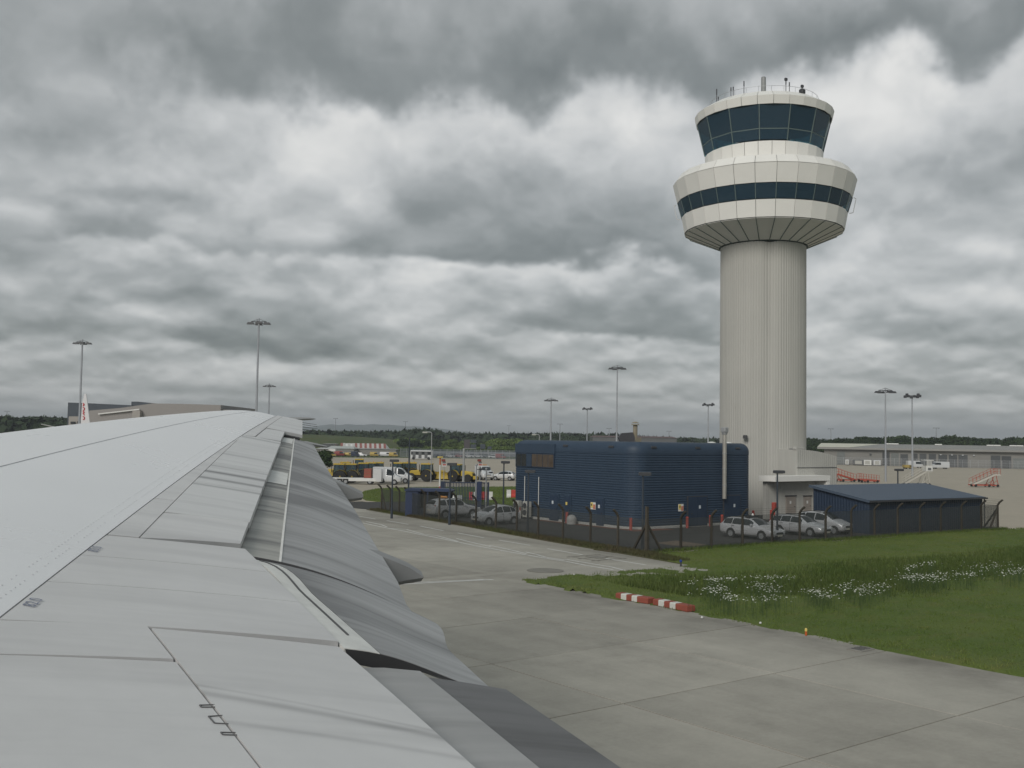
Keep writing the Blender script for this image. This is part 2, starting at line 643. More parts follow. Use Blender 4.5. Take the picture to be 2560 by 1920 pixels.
# taxiway and the road beside the compound: one bed, every slab a piece of its own
mb = MB()
mb.prism([(-31.5, -20), (30.4, -20), (30.4, 38.9), (45.5, 38.9), (45.5, 110), (-31.5, 110)], -.21, -.05)
bed = mb.build('taxiway', M_joint, kind='structure')
SX, SY, GAP = 6.1, 5.6, .05
mb = MB()
hx, hy, ch = (SX - GAP) / 2, (SY - GAP) / 2, .006
mb.loft([[(-hx, -hy, -.12), (hx, -hy, -.12), (hx, hy, -.12), (-hx, hy, -.12)],
         [(-hx, -hy, -ch), (hx, -hy, -ch), (hx, hy, -ch), (-hx, hy, -ch)],
         [(-hx + ch, -hy + ch, 0), (hx - ch, -hy + ch, 0), (hx - ch, hy - ch, 0), (-hx + ch, hy - ch, 0)]])
slab_me = mb.mesh('slab', M_conc)
for i in range(-4, 8):
    for j in range(0, 17):
        x, y = 18.85 - SX * 2.5 + SX * i + SX / 2 - SX / 2, 19.3 - SY * 3.5 + SY * j + SY
        if i < 1 and j < 2:
            continue
        # only what the camera can reach past the wing
        hd = math.degrees(math.atan2(x, y)) - 38
        if hd < -24 and y < 60:
            continue
        if (x > 31 and y < 36) or (x > 44 and y < 45):
            continue
        inst(slab_me, 'slab', bed, (x, y, random.uniform(-.004, .004)))

# dirt washed to the taxiway edge
# painted lines on the road, as thin sheets
def strip(pts, w, z=.012):
    m_ = MB()
    for a, b in zip(pts[:-1], pts[1:]):
        a, b = np.array(a[:2]), np.array(b[:2])
        d = (b - a) / np.linalg.norm(b - a)
        n = np.array([-d[1], d[0]]) * w / 2
        a2, b2 = a - d * w * .2, b + d * w * .2
        m_.loft([[(*(a2 + n), z - .004), (*(a2 - n), z - .004), (*(a2 - n), z), (*(a2 + n), z)],
                 [(*(b2 + n), z - .004), (*(b2 - n), z - .004), (*(b2 - n), z), (*(b2 + n), z)]])
    return m_


def z3(x, y):
    return at(800 + x / 2.458, 1240 + y / 2.458)


for k, (a, b) in enumerate([((240, 125), (340, 142)), ((412, 152), (540, 174)), ((618, 186), (758, 214)), ((845, 228), (1006, 257)),
                            ((1100, 272), (1292, 304)), ((1398, 324), (1612, 362)), ((1760, 385), (2000, 424))]):
    strip([z3(*a), z3(*b)], .13).build('painted_line', M_paint, bed)
low = [(262, 166), (410, 197), (520, 217), (620, 238), (740, 261), (850, 284), (950, 305), (1050, 323), (1160, 343), (1270, 363), (1390, 384), (1510, 402), (1640, 428), (1800, 453)]
hi = [(285, 158), (375, 176), (410, 190)], [(440, 200), (530, 206), (640, 236)], [(640, 236), (720, 245), (850, 280)], [(840, 262), (930, 285), (1050, 312)], \
     [(1040, 304), (1110, 318), (1180, 334), (1270, 356)], [(1265, 345), (1330, 360), (1390, 378), (1500, 394)], [(1510, 390), (1600, 405), (1770, 434)], [(1770, 432), (1870, 457)]
strip([z3(*q) for q in low], .14).build('painted_line', M_paint, bed)
for h in hi:
    strip([z3(*q) for q in h], .12).build('painted_line', M_paint, bed)
strip([z3(470, 545), z3(1062, 514)], .16).build('painted_line', M_paint, bed)
strip([z3(480, 536), z3(1000, 514)], .12).build('painted_line', M_paint, bed)
M_iron = mat('cast_iron', (.05, .05, .05), .7)
M_cover = mat('weathered_cover', (.22, .21, .185), .85, noise=(2, .3))
cc = z3(1384, 459)
MB().cyl((0, 0, .004), (0, 0, .016), .95, n=24).build('drain_cover', M_cover, bed, loc=(cc[0], cc[1], 0))
cc = z3(1700, 380)
mb = MB()
for dx in (-1.0, 0, 1.1):
    mb.box((dx, 0, .010), (.12, 2.6, .012))
for dy in (-1.0, .1, 1.1):
    mb.box((0, dy, .012), (2.6, .12, .012))
mb.box((.2, .2, .014), (.9, .9, .012))
mb.build('drain_grating', M_cover, bed, loc=(cc[0], cc[1], 0))

# asphalt of the fenced compound
comp = [(45.6, 44.6), (47.2, 60), (48.3, 72), (49.5, 86), (52, 93), (62, 92), (64, 96), (78, 90), (86, 72), (85.2, 46), (84.3, 42.6), (60, 44.0)]
mb = MB()
mb.prism(comp, -.2, .014)
mb.build('compound_asphalt', M_asph, kind='structure')
acc = [at(*q)[:2] for q in ((690, 1262), (800, 1256), (905, 1254), (960, 1262), (960, 1278), (860, 1268), (700, 1275))]
mb = MB()
mb.prism([tuple(q) for q in acc], -.15, .022)
mb.build('access_road', M_asph, kind='structure')
# reddish repair strip at the foot of the blue building
M_red_strip = mat('red_paving', (.17, .075, .05), .85, noise=(2, .3))
mb = MB()
mb.prism([(54.6, 57.5), (55.3, 57.5), (55.3, 66.5), (54.7, 66.5)], -.1, .022)
mb.prism([(54.6, 54.9), (58.5, 54.5), (58.5, 55.4), (54.9, 57.4)], -.1, .022)
mb.build('red_paving', M_red_strip, kind='structure')
M_sand = mat('dusty_patch', (.17, .13, .095), .9, noise=(1.2, .4))
mb = MB()
pp = [at(*q)[:2] for q in ((1640, 1358), (1690, 1352), (1765, 1362), (1740, 1368), (1680, 1364))]
mb.prism([tuple(q) for q in pp], -.1, .022)
mb.build('dusty_patch', M_sand, kind='structure')


# ------------------------------------------------------------------ grass
def fence_y(x):
    return 44.35 - .048 * (x - 45.2) - .0004 * (x - 45.2) ** 2


FL = [at(1700 + a / 2.572, 1380 + b / 2.572)[:2] for a, b in ((60, 235), (250, 225), (560, 250), (860, 235), (1150, 215), (1330, 165), (1560, 135), (1850, 120), (2212, 95))]
FLx = np.array([q[0] for q in FL])
FLy = np.array([q[1] for q in FL])
o_ = np.argsort(FLx)
FLx, FLy = FLx[o_], FLy[o_]


def ditch(x, y):
    yc = np.interp(x, FLx, FLy)
    d = y - yc
    g = np.exp(-(d / 1.7) ** 2)
    f = np.clip((x - FLx[0] + 1) / 3, 0, 1)
    bank = np.exp(-((d - 3.2) / 1.5) ** 2) * .28
    return f * (-.36 * g + bank)


def in_grass(x, y):
    e = .22 * np.sin(x * 1.9) + .15 * np.sin(y * 2.3) + .1 * np.sin(y * 6.1 + x)
    a = (x > 30.45 + .012 * (y - 14) + e * .55) & (y < np.where(x < 42.6, 38.9 - .03 * (x - 30.6) + e * .5, fence_y(x) - .25))
    a &= (x < 42.6) | (y > 0)
    # rounded tip along the road edge
    a &= ~((x > 41.6) & (x < 44.9) & (y > 38.4) & ((x - 41.9) < (y - 38.6) * .55 + e * .6))
    return a


def gz(x, y):
    return .03 + .05 * np.sin(x * .35 + 1) * np.sin(y * .31) + .025 * np.sin(x * 1.3 + y * .7) + ditch(x, y)


xs = np.arange(30.0, 104, .4)
ys = np.arange(6.0, 46.0, .4)
X, Y = np.meshgrid(xs, ys, indexing='ij')
Z = gz(X, Y) + rng.normal(0, .012, X.shape)
ins = in_grass(X, Y)
Z = np.where(ins, Z, -.10)
idx = -np.ones(X.shape, int)
mb = MB()
keep = ins.copy()
keep[1:, :] |= ins[:-1, :]
keep[:-1, :] |= ins[1:, :]
keep[:, 1:] |= ins[:, :-1]
keep[:, :-1] |= ins[:, 1:]
hdg = np.degrees(np.arctan2(X, Y))
keep &= hdg < 70
kk = np.argwhere(keep)
for n_, (i, j) in enumerate(kk):
    idx[i, j] = n_
mb.v = [(X[i, j], Y[i, j], Z[i, j]) for i, j in kk]
for i in range(len(xs) - 1):
    for j in range(len(ys) - 1):
        q = (idx[i, j], idx[i + 1, j], idx[i + 1, j + 1], idx[i, j + 1])
        if min(q) >= 0:
            mb.f.append(q)
mb.build('grass_ground', M_grass, smooth=60, kind='structure')


def blades(name, x, y, z0, h, w, m, label, cat, lean=.35):
    n = len(x)
    a = rng.uniform(0, 2 * np.pi, n)
    dx, dy = np.cos(a) * w / 2, np.sin(a) * w / 2
    lx, ly = rng.normal(0, lean, n) * h, rng.normal(0, lean, n) * h
    P = np.empty((n, 3, 3), np.float32)
    P[:, 0] = np.stack([x - dx, y - dy, z0], 1)
    P[:, 1] = np.stack([x + dx, y + dy, z0], 1)
    P[:, 2] = np.stack([x + lx, y + ly, z0 + h], 1)
    me = bpy.data.meshes.new(name)
    me.vertices.add(n * 3)
    me.vertices.foreach_set('co', P.ravel())
    me.loops.add(n * 3)
    me.loops.foreach_set('vertex_index', np.arange(n * 3, dtype=np.int32))
    me.polygons.add(n)
    me.polygons.foreach_set('loop_start', np.arange(0, n * 3, 3, dtype=np.int32))
    me.polygons.foreach_set('loop_total', np.full(n, 3, np.int32))
    me.update(calc_edges=True)
    me.materials.append(m)
    o = bpy.data.objects.new(name, me)
    COL.objects.link(o)
    o['kind'] = 'stuff'
    o['label'] = label
    o['category'] = cat
    return o


n = 330000
x = rng.uniform(30.2, 92, n)
y = rng.uniform(13, 45, n)
hd = np.degrees(np.arctan2(x, y)) - 38
clump = np.sin(x * 2.1 + 3 * np.sin(y * .9)) * np.sin(y * 1.7 + 2 * np.sin(x * .7))
ok = in_grass(x, y) & (hd < 29) & (rng.random(n) < .55 + .45 * clump)
x, y = x[ok], y[ok]
edge = ((x - 30.5) < .8) | ((fence_y(x) - y) < .8)
h = rng.uniform(.04, .10, len(x)) * np.where(edge, 1.6, 1.0)
blades('mown_grass', x, y, gz(x, y) - .02, h, rng.uniform(.02, .045, len(x)), M_blade, 'short mown green grass between taxiway and compound fence', 'grass')

# taller grass in and along the ditch
n = 60000
x = rng.uniform(FLx[0] - 2, 92, n)
y = np.interp(x, FLx, FLy) + rng.normal(.6, 1.5, n)
ok = in_grass(x, y) & (np.degrees(np.arctan2(x, y)) - 38 < 28)
x, y = x[ok], y[ok]
blades('ditch_grass', x, y, gz(x, y) - .03, rng.uniform(.12, .38, len(x)), rng.uniform(.03, .06, len(x)), M_tall, 'taller dark green grass growing along the ditch', 'tall grass', .25)

# white umbels of cow parsley
CL = [(70, 195, 35, 14, 26), (200, 175, 40, 12, 80), (300, 168, 60, 10, 55), (230, 240, 55, 20, 120), (315, 285, 35, 20, 60), (520, 212, 60, 16, 80),
      (590, 250, 50, 22, 55), (640, 160, 80, 9, 60), (480, 160, 45, 8, 20), (560, 300, 120, 12, 65), (850, 250, 55, 14, 85), (950, 280, 60, 12, 65),
      (1070, 225, 60, 22, 55), (1200, 240, 55, 22, 110), (1300, 215, 60, 14, 55), (1480, 95, 40, 12, 45), (1600, 70, 50, 12, 45), (1500, 158, 70, 16, 150),
      (1650, 160, 70, 18, 150), (1830, 140, 70, 14, 75), (1950, 100, 80, 22, 60), (2050, 80, 60, 14, 32), (2130, 130, 60, 12, 80), (2190, 110, 20, 12, 32),
      (60, 270, 15, 8, 5), (1260, 125, 8, 4, 3), (905, 180, 6, 3, 2), (1110, 180, 8, 5, 4)]
M_umbel = mat('white_umbels', (.60, .61, .54), .8, noise=(4, .2))
M_stem = mat('green_stems', (.06, .095, .03), .8)
mf, ms = MB(), MB()
for cx, cy, sx, sy, cnt in CL:
    for _ in range(int(cnt * .85)):
        zt = random.uniform(.35, .75)
        p = at(1700 + random.gauss(cx, sx * .8) / 2.572, 1380 + random.gauss(cy, sy * .8) / 2.572, zt)
        if not in_grass(np.array(p[0]), np.array(p[1])):
            continue
        r = random.uniform(.020, .044)
        tx, ty = random.uniform(-.35, .35), random.uniform(-.35, .35)
        ring = [(p[0] + r * math.cos(k * 1.047), p[1] + r * math.sin(k * 1.047), p[2] + r * (tx * math.cos(k * 1.047) + ty * math.sin(k * 1.047))) for k in range(6)]
        mf.add(ring + [(p[0], p[1], p[2] + r * .35)], [(k, (k + 1) % 6, 6) for k in range(6)])
        zb = float(gz(np.array(p[0]), np.array(p[1])))
        ms.bar((p[0] + random.uniform(-.05, .05), p[1], zb), (p[0], p[1], p[2]), .008)
o = mf.build('parsley_flowers', M_umbel, kind='stuff')
thing('', 'white cow parsley flower heads scattered along the grassy ditch', 'flowers', obj=o)
o = ms.build('parsley_stems', M_stem, kind='stuff')
thing('', 'thin green stems carrying the white ditch flowers', 'stems', obj=o)

# weedy verge between road and compound fence
vp = [(45.0, 44.5), (42.5, 39.2), (43.4, 46.0), (44.1, 52), (44.9, 58), (45.9, 64), (46.6, 70), (47.6, 78), (48.2, 83), (49.4, 83), (48.6, 76), (47.6, 70), (46.8, 62), (46.3, 56), (45.8, 49)]
mb = MB()
mb.prism([(q[0], q[1]) for q in vp[1:]], -.1, .03)
mb.build('verge', M_verge, kind='structure')
n = 26000
y = rng.uniform(40, 83, n)
x = np.interp(y, [39, 46, 58, 70, 83], [42.7, 43.6, 45.1, 46.9, 48.5]) + rng.random(n) * np.interp(y, [39, 44, 50, 83], [1.2, 2.0, 1.7, 1.0])
blades('verge_weeds', x, y, np.full(n, .02), rng.uniform(.05, .22, n), rng.uniform(.03, .07, n), M_verge, 'brownish weeds along the foot of the left fence', 'weeds')
n = 9000
x = rng.uniform(46, 84, n)
y = fence_y(x) + rng.normal(0, .22, n)
blades('fence_weeds', x, y, np.full(n, .0), rng.uniform(.06, .26, n), rng.uniform(.03, .07, n), M_tall, 'dark grass growing at the foot of the right fence', 'weeds')

# grass island beyond the compound
isl = [at(*q)[:2] for q in ((901, 1234), (912, 1228), (940, 1222.5), (985, 1220), (1040, 1219), (1160, 1218), (1300, 1217), (1300, 1230), (1300, 1269), (1222, 1266), (1160, 1258), (1040, 1254), (960, 1255), (915, 1250), (903, 1243))]
mb = MB()
mb.prism([tuple(q) for q in isl], -.15, .05)
mb.build('grass_island', M_grass, kind='structure')
n = 40000
bx = np.array(isl)
x = rng.uniform(bx[:, 0].min(), bx[:, 0].max(), n)
y = rng.uniform(bx[:, 1].min(), bx[:, 1].max(), n)


def in_poly(x, y, poly):
    r = np.zeros(len(x), bool)
    j = len(poly) - 1
    for i in range(len(poly)):
        xi, yi = poly[i]
        xj, yj = poly[j]
        cnd = ((yi > y) != (yj > y)) & (x < (xj - xi) * (y - yi) / (yj - yi + 1e-12) + xi)
        r ^= cnd
        j = i
    return r


ok = in_poly(x, y, isl)
x, y = x[ok], y[ok]
blades('island_grass', x, y, np.full(len(x), .04), rng.uniform(.05, .14, len(x)), rng.uniform(.04, .09, len(x)), M_blade, 'green grass on the island behind the blue hut and gate', 'grass')
# ------------------------------------------------------------------ the airliner's wing
def mat_wing(name, base, dirt, rough, streak=(.5, 7.0), patch=.15, bands=(), nose=None):
    """grey aircraft paint with chordwise soot streaks; bands = (span position, width, strength, sweep)"""
    m, g, b = custom(name)
    P = g.n('ShaderNodeNewGeometry').outputs['Position']
    st = g.noise(g.vmath('MULTIPLY', P, (streak[0], streak[1], .4)), 1.0, 6, .62)
    st2 = g.noise(g.vmath('MULTIPLY', P, (.22, 1.7, .4)), 1.0, 4, .6)
    bl = g.noise(P, .7, 5, .55)
    if patch > .06:
        bl = g.math('MULTIPLY_ADD', g.noise(P, 4.5, 5, .65), .45, g.math('MULTIPLY', bl, .55))
    f = g.math('MULTIPLY', g.ramp(st, [(.47, 0.0), (.66, 1.0)]), dirt)
    f = g.math('ADD', f, g.math('MULTIPLY', g.ramp(st2, [(.46, 0.0), (.64, 1.0)]), dirt * .9))
    sp = g.n('ShaderNodeSeparateXYZ')
    g.t.links.new(P, sp.inputs[0])
    for s0, w, amp, sweep in bands:
        q = g.math('ADD', sp.outputs[1], g.math('MULTIPLY', sp.outputs[0], sweep))
        q = g.math('ADD', q, g.math('MULTIPLY', g.math('SUBTRACT', st2, .5), w * 2.0))
        d = g.math('DIVIDE', g.math('SUBTRACT', q, s0), w)
        e = g.math('POWER', 2.718, g.math('MULTIPLY', g.math('MULTIPLY', d, d), -1.0))
        f = g.math('ADD', f, g.math('MULTIPLY', e, g.math('MULTIPLY', amp, g.math('MULTIPLY_ADD', st, 1.2, .4))))
    if nose:        # soot thickest just behind the nose line x = a + b*y
        a_, b_, w_, k_ = nose
        d = g.math('SUBTRACT', sp.outputs[0], g.math('MULTIPLY_ADD', sp.outputs[1], b_, a_))
        e = g.math('POWER', 2.718, g.math('DIVIDE', g.math('MULTIPLY', g.math('MAXIMUM', d, 0.0), -1.0), w_))
        f = g.math('ADD', f, g.math('MULTIPLY', e, g.math('MULTIPLY', k_, g.math('MULTIPLY_ADD', st2, 1.6, .2))))
    k = g.math('MULTIPLY_ADD', g.math('SUBTRACT', bl, .5), patch * 2, 1.0)
    col = g.vmath('MULTIPLY', base, g_comb(g, k))
    col = g.mix(g.math('MINIMUM', f, .8), col, (.085, .085, .088))
    g.t.links.new(col, b.inputs['Base Color'])
    b.inputs['Specular IOR Level'].default_value = .5
    r = g.math('MULTIPLY_ADD', g.math('SUBTRACT', bl, .5), .25, rough)
    g.t.links.new(r, b.inputs['Roughness'])
    return m


M_skin = mat_wing('wing_skin_paint', (.84, .845, .86), .0, .30, patch=.05)
M_panel = mat_wing('wing_panel_paint', (.66, .655, .655), .10, .40, streak=(.25, 4.0), bands=((8.05, .10, .18, -.1),))
M_spoiler = mat_wing('spoiler_paint', (.66, .66, .66), .12, .40, streak=(.3, 6.0), bands=((11.0, .06, .5, -.04), (11.55, .08, .6, -.04), (12.05, .10, .75, -.05), (12.75, .05, .35, -.03), (14.2, .10, .25, -.03), (17.3, .15, .35, -.03)))
M_isp = mat_wing('inboard_spoiler_paint', (.66, .655, .655), .10, .40, streak=(.25, 4.0), bands=((5.60, .045, .40, .28), (5.10, .03, .22, .20), (5.75, .02, .2, .3)))
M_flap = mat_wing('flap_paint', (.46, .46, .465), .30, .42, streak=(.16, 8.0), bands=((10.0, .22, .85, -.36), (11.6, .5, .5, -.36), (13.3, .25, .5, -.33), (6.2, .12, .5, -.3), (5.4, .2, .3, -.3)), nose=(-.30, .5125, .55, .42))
M_flaperon = mat_wing('flaperon_paint', (.47, .47, .475), .26, .42, streak=(.16, 7.0), bands=((7.6, .25, .5, -.12), (6.6, .2, .4, -.12)), nose=(2.72, .137, .42, .62))
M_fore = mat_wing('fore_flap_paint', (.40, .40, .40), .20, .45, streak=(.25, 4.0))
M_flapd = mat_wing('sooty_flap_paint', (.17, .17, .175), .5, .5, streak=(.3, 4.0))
M_shroud = mat_wing('bare_flap_nose', (.42, .415, .385), .62, .5, streak=(.4, 3.0), bands=((12.75, .2, .5, -.1), (15.9, .6, .5, -.1), (18.5, .6, .35, -.1)))
M_bare = mat('worn_white_strip', (.70, .70, .675), .5, noise=(6, .25))
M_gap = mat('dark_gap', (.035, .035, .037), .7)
M_line = mat('panel_seam', (.10, .10, .105), .7)
M_fair = mat_wing('fairing_paint', (.33, .335, .34), .15, .4)

W0, WB, WQ = 5.1305, .1054, -.001


def spar(s):
    return -1.972 + .544 * s


def lead(s):
    return -7.8619 + .6964 * s


def zM(c, s):
    d = c - spar(s)
    return W0 + WB * s + WQ * s * s - .16 * d - .015 * d * abs(d)


wing = thing('airliner_wing', 'large pale grey airliner wing with lowered flaps filling the lower left', 'aircraft wing')
# upper skin of the wing box, closed below
S = list(np.linspace(1.5, 27.4, 70))
T = [0, .03, .08, .15, .22, .3, .38, .46, .55, .63, .71, .8, .86, .91, .95, .98, 1.0]
P = []
for s in S:
    L = spar(s) - lead(s)
    tip = max(0.0, (s - 26.6) / .8)
    row = []
    for t in T:
        k = .0713 + .0001 * s
        gq = k * L * (1 - ((t - .55) / .55) ** 2)
        if t > .8:
            gq -= L * .12 * ((t - .8) / .2) ** 2
        row.append((spar(s) - t * L, s, W0 + WB * s + WQ * s * s + gq * (1 - .5 * tip) - .03 * tip))
    for t, dz in ((.97, .10), (.85, .16), (.6, .19), (.3, .17), (.02, .10)):
        zt = W0 + WB * s + WQ * s * s
        row.append((spar(s) - t * L, s, zt - dz * L * (.75 if s < 20 else .6)))
    P.append(row)
mb = MB()
n_ = len(P[0])
mb.loft([r for r in P])
mb.build('wing_skin', M_skin, wing, smooth=45)


def quadM(s0, s1, cf, cr, nb=10, nc=8, dz=0.0, fz=zM, skew=.12):
    """top-surface point grid of a trailing-edge panel; cf/cr give the front and rear chord position at s"""
    G = []
    for i in range(nb + 1):
        s = s0 + (s1 - s0) * i / nb
        row = []
        for j in range(nc + 1):
            t = j / nc
            ss = s + skew * t
            c = cf(s) + (cr(ss) - cf(s)) * t
            row.append((c, ss, fz(c, ss) + dz))
        G.append(row)
    return G


def plate(name, G, m, th=.05, parent=None, smooth=35):
    mb = MB()
    n, k = len(G), len(G[0])
    mb.grid(G, flip=True)
    B = [[(p[0], p[1], p[2] - th) for p in r] for r in G]
    mb.grid(B)
    edge = [G[0][j] for j in range(k)] + [G[i][k - 1] for i in range(1, n)] + [G[n - 1][j] for j in range(k - 2, -1, -1)] + [G[i][0] for i in range(n - 2, 0, -1)]
    q = len(edge)
    lo = [(p[0], p[1], p[2] - th) for p in edge]
    mb.loft([edge, lo], cap=False)
    # drop doubled rim vertices so that shading stays crisp only on the rim
    return mb.build(name, m, wing if parent is None else parent, smooth=smooth)


def hng(s):
    return 3.32 + .5204 * (s - 9.32)


def spt(s):
    return 3.70 + .5125 * (s - 8.47)


def ail(s):
    return 10.22 + .50 * (s - 20.4)


g = .007
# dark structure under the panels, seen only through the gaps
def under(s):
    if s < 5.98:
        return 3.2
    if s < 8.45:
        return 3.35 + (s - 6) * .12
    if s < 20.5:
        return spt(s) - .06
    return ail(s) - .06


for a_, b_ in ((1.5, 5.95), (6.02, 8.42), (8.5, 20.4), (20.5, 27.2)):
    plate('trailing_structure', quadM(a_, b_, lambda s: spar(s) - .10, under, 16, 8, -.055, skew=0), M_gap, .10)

# strip between rear spar and spoilers
cuts = [8.16, 9.95, 12.3, 14.9, 17.75]
for a_, b_ in zip(cuts[:-1], cuts[1:]):
    lo_ = (lambda s: max(hng(s), spar(s) + .05) - g) if a_ > 9 else (lambda s: hng(s) - g if s > 9.32 else hng(9.32) + (9.32 - s) * -.52 - g)
    plate('fixed_panel', quadM(a_ + g, b_ - g, lambda s: spar(s) + .012, lo_, skew=.03), M_panel)
# spoilers
for a_, b_ in ((9.32, 11.27), (11.27, 13.2), (13.2, 15.45), (15.45, 17.85)):
    plate('spoiler', quadM(a_ + .007, b_ - .007, lambda s: hng(s) + g, spt, 10, 8, .004), M_spoiler, .06)
# fixed panel just inboard of the spoilers, in front of the flap
plate('fixed_panel', quadM(8.18, 9.28, lambda s: hng(s) + g, lambda s: spt(s) - .01, 8, 8, .002, skew=.27), M_panel)
# outer panels towards the tip and the aileron
plate('fixed_panel', quadM(17.90, 27.2, lambda s: spar(s) + .02, lambda s: 7.72 + (s - 17.85) * .5365 + .25, 14, 4), M_panel)
plate('fixed_panel', quadM(17.92, 20.55, lambda s: 7.72 + (s - 17.85) * .5365 + .28, lambda s: spt(s) - .02, 8, 6, skew=.25), M_spoiler)
plate('aileron', quadM(20.72, 27.25, lambda s: 7.72 + (s - 17.85) * .5365 + .275, ail, 14, 6, .008, skew=.1), M_spoiler, .07)
# inboard fixed panels (in front of the flaperon)
def fpr(s):
    return 3.34 + (s - 6.0) * .137


for a_, b_ in ((5.93, 6.72), (6.72, 7.45), (7.45, 8.13)):
    plate('fixed_panel', quadM(a_ + .004, b_ - .004, lambda s: spar(s) + .012, fpr, 8, 10, 0, skew=.17), M_panel)
# inboard spoiler and the skin ahead of it
plate('fixed_panel', quadM(5.40, 5.915, lambda s: spar(s) + .012, lambda s: 2.07 - (5.98 - s) * .055 - g, 8, 8, skew=.10), M_panel)
plate('fixed_panel', quadM(1.6, 5.392, lambda s: spar(s) + .012, lambda s: 2.07 - (5.98 - s) * .055 - g, 16, 8, skew=.06), M_panel)
plate('spoiler', quadM(1.7, 5.96, lambda s: 2.07 - (5.98 - s) * .055 + g, lambda s: 3.29 - (5.9 - s) * .05, 20, 10, .004, skew=.02), M_isp, .07)
# actuator fittings set into the inboard spoiler hinge line
def onM(px, py):
    d = ray(px, py)
    lo_, hi_ = 3.0, 20.0
    for _ in range(45):
        md = (lo_ + hi_) / 2
        p = d * md + np.array([0, 0, EYE])
        if p[2] > zM(p[0], p[1]):
            lo_ = md
        else:
            hi_ = md
    return np.array([p[0], p[1], zM(p[0], p[1]) + .003])


M_line2 = mat('fitting_line', (.13, .13, .135), .7)
for pl in ([(536, 1763), (499, 1764), (503, 1769), (537, 1769)], [(556, 1790), (521, 1792), (536, 1809), (571, 1811)], [(589, 1833), (552, 1832), (557, 1838), (592, 1839)]):
    mb = MB()
    q = [onM(*w) for w in pl]
    for a_, b_ in zip(q[:-1], q[1:]):
        mb.bar(a_, b_, .006, .004)
    mb.build('hinge_fitting', M_line2, wing)

# outboard flap: nose under the spoilers, seam, then the drooped rear surface
FT = [(8.55, 5.47, 5.00), (9.36, 5.84, 5.17), (11.08, 6.56, 5.39), (13.2, 7.46, 5.66), (16.18, 8.72, 5.96), (18.6, 9.74, 6.25), (20.6, 10.60, 6.50)]
FTs, FTc, FTz = [np.array([q[i] for q in FT]) for i in range(3)]
seam_c = lambda s: spt(s) + .36 - .012 * (s - 8.5)


def flap_pt(s, t):
    """t 0..1 from spoiler trailing edge to flap trailing edge"""
    c0, c1 = spt(s) - .10, np.interp(s, FTs, FTc)
    z0, z1 = zM(spt(s), s) - .09, np.interp(s, FTs, FTz)
    c = c0 + (c1 - c0) * t
    bow = .055 * math.sin(math.pi * t) * (c1 - c0) * (1 - .35 * t)
    return (float(c), float(s), float(z0 + (z1 - z0) * (t * .86 + t * t * .14) + bow * .75))


ns = 40
ss = np.linspace(8.47, 20.55, ns)
ts = lambda s: float((seam_c(s) - spt(s) + .10) / (np.interp(s, FTs, FTc) - spt(s) + .10))
G1 = [[flap_pt(s, ts(s) * k / 5) for k in range(6)] for s in ss]
plate('flap_nose', G1, M_shroud, .09, smooth=50)
G2 = [[flap_pt(s, ts(s) + .006 + (1 - ts(s) - .006) * k / 12) for k in range(13)] for s in ss]
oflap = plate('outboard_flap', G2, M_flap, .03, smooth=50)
mb = MB()
for i in range(ns - 1):
    a_, b_ = Vector(flap_pt(ss[i], ts(ss[i]))), Vector(flap_pt(ss[i + 1], ts(ss[i + 1])))
    mb.bar(a_, b_, .022, .012)
mb.build('seal_strip', M_bare, wing)
# bare repair patches on the nose
for s0, s1 in ((13.0, 14.3), (19.2, 20.3)):
    G = [[tuple(np.array(flap_pt(s, ts(s) * (.12 + .8 * k / 4))) + (0, 0, .004)) for k in range(5)] for s in np.linspace(s0, s1, 6)]
    mb = MB()
    mb.grid(G, flip=True)
    mb.build('bare_patch', M_bare, wing)

# flaperon: bright rolled nose and sooty rear surface
def flp(s, t):
    c0 = fpr(s) + .015
    c1 = 4.63 + (s - 6.05) * .335
    z0 = zM(c0, s) - .015
    z1 = 4.85 + (s - 6.05) * .058
    c = c0 + (c1 - c0) * t
    z = z0 + (z1 - z0) * (t * .9 + t * t * .1) + .045 * math.sin(math.pi * min(1, t * 1.3)) * (1 - t)
    # the outer end lies flush with the flap beside it
    sm = min(1.0, max(0.0, (s - 7.2) / 1.22))
    sm = sm * sm * (3 - 2 * sm)
    f = flap_pt(8.47, t)
    return (c + (f[0] - c) * sm, s, z + (f[2] - .006 - z) * sm)


fs = np.linspace(6.03, 8.42, 18)
tw = lambda s: float(np.interp(s, [6.0, 8.42], [.215, .10]))
plate('flaperon_nose', [[flp(s, tw(s) * k / 6) for k in range(7)] for s in fs], M_bare, .10, smooth=60)
mb = MB()
for i in range(2, len(fs) - 3):
    mb.bar(Vector(flp(fs[i], tw(fs[i]) * .55)) + Vector((0, 0, .003)), Vector(flp(fs[i + 1], tw(fs[i + 1]) * .55)) + Vector((0, 0, .003)), .016, .006)
mb.build('nose_groove', M_line, wing)
plate('flaperon', [[flp(s, tw(s) + .006 + (1 - tw(s) - .006) * k / 14) for k in range(15)] for s in fs], M_flaperon, .035, smooth=60)
# end plates: shade of the cavity beside the inboard flap put into a dark colour
mb = MB()
rim = [flp(6.03, k / 14) for k in range(15)]
mb.loft([[(p[0], p[1] - .012, p[2] - .004) for p in rim], [(p[0] + .02, p[1] - .03, p[2] - .02 - .085 * math.exp(-((i - 2.0) / 4.0) ** 2)) for i, p in enumerate(rim)]], closed=False, cap=False)
mb.build('flaperon_end', M_gap, wing)
mb = MB()
rim = [flap_pt(8.47, k / 14) for k in range(15)]
mb.loft([[(p[0], p[1] - .01, p[2]) for p in rim], [(p[0], p[1] - .02, p[2] - .05) for p in rim]], closed=False, cap=False)
mb.build('flap_end', M_line, wing)

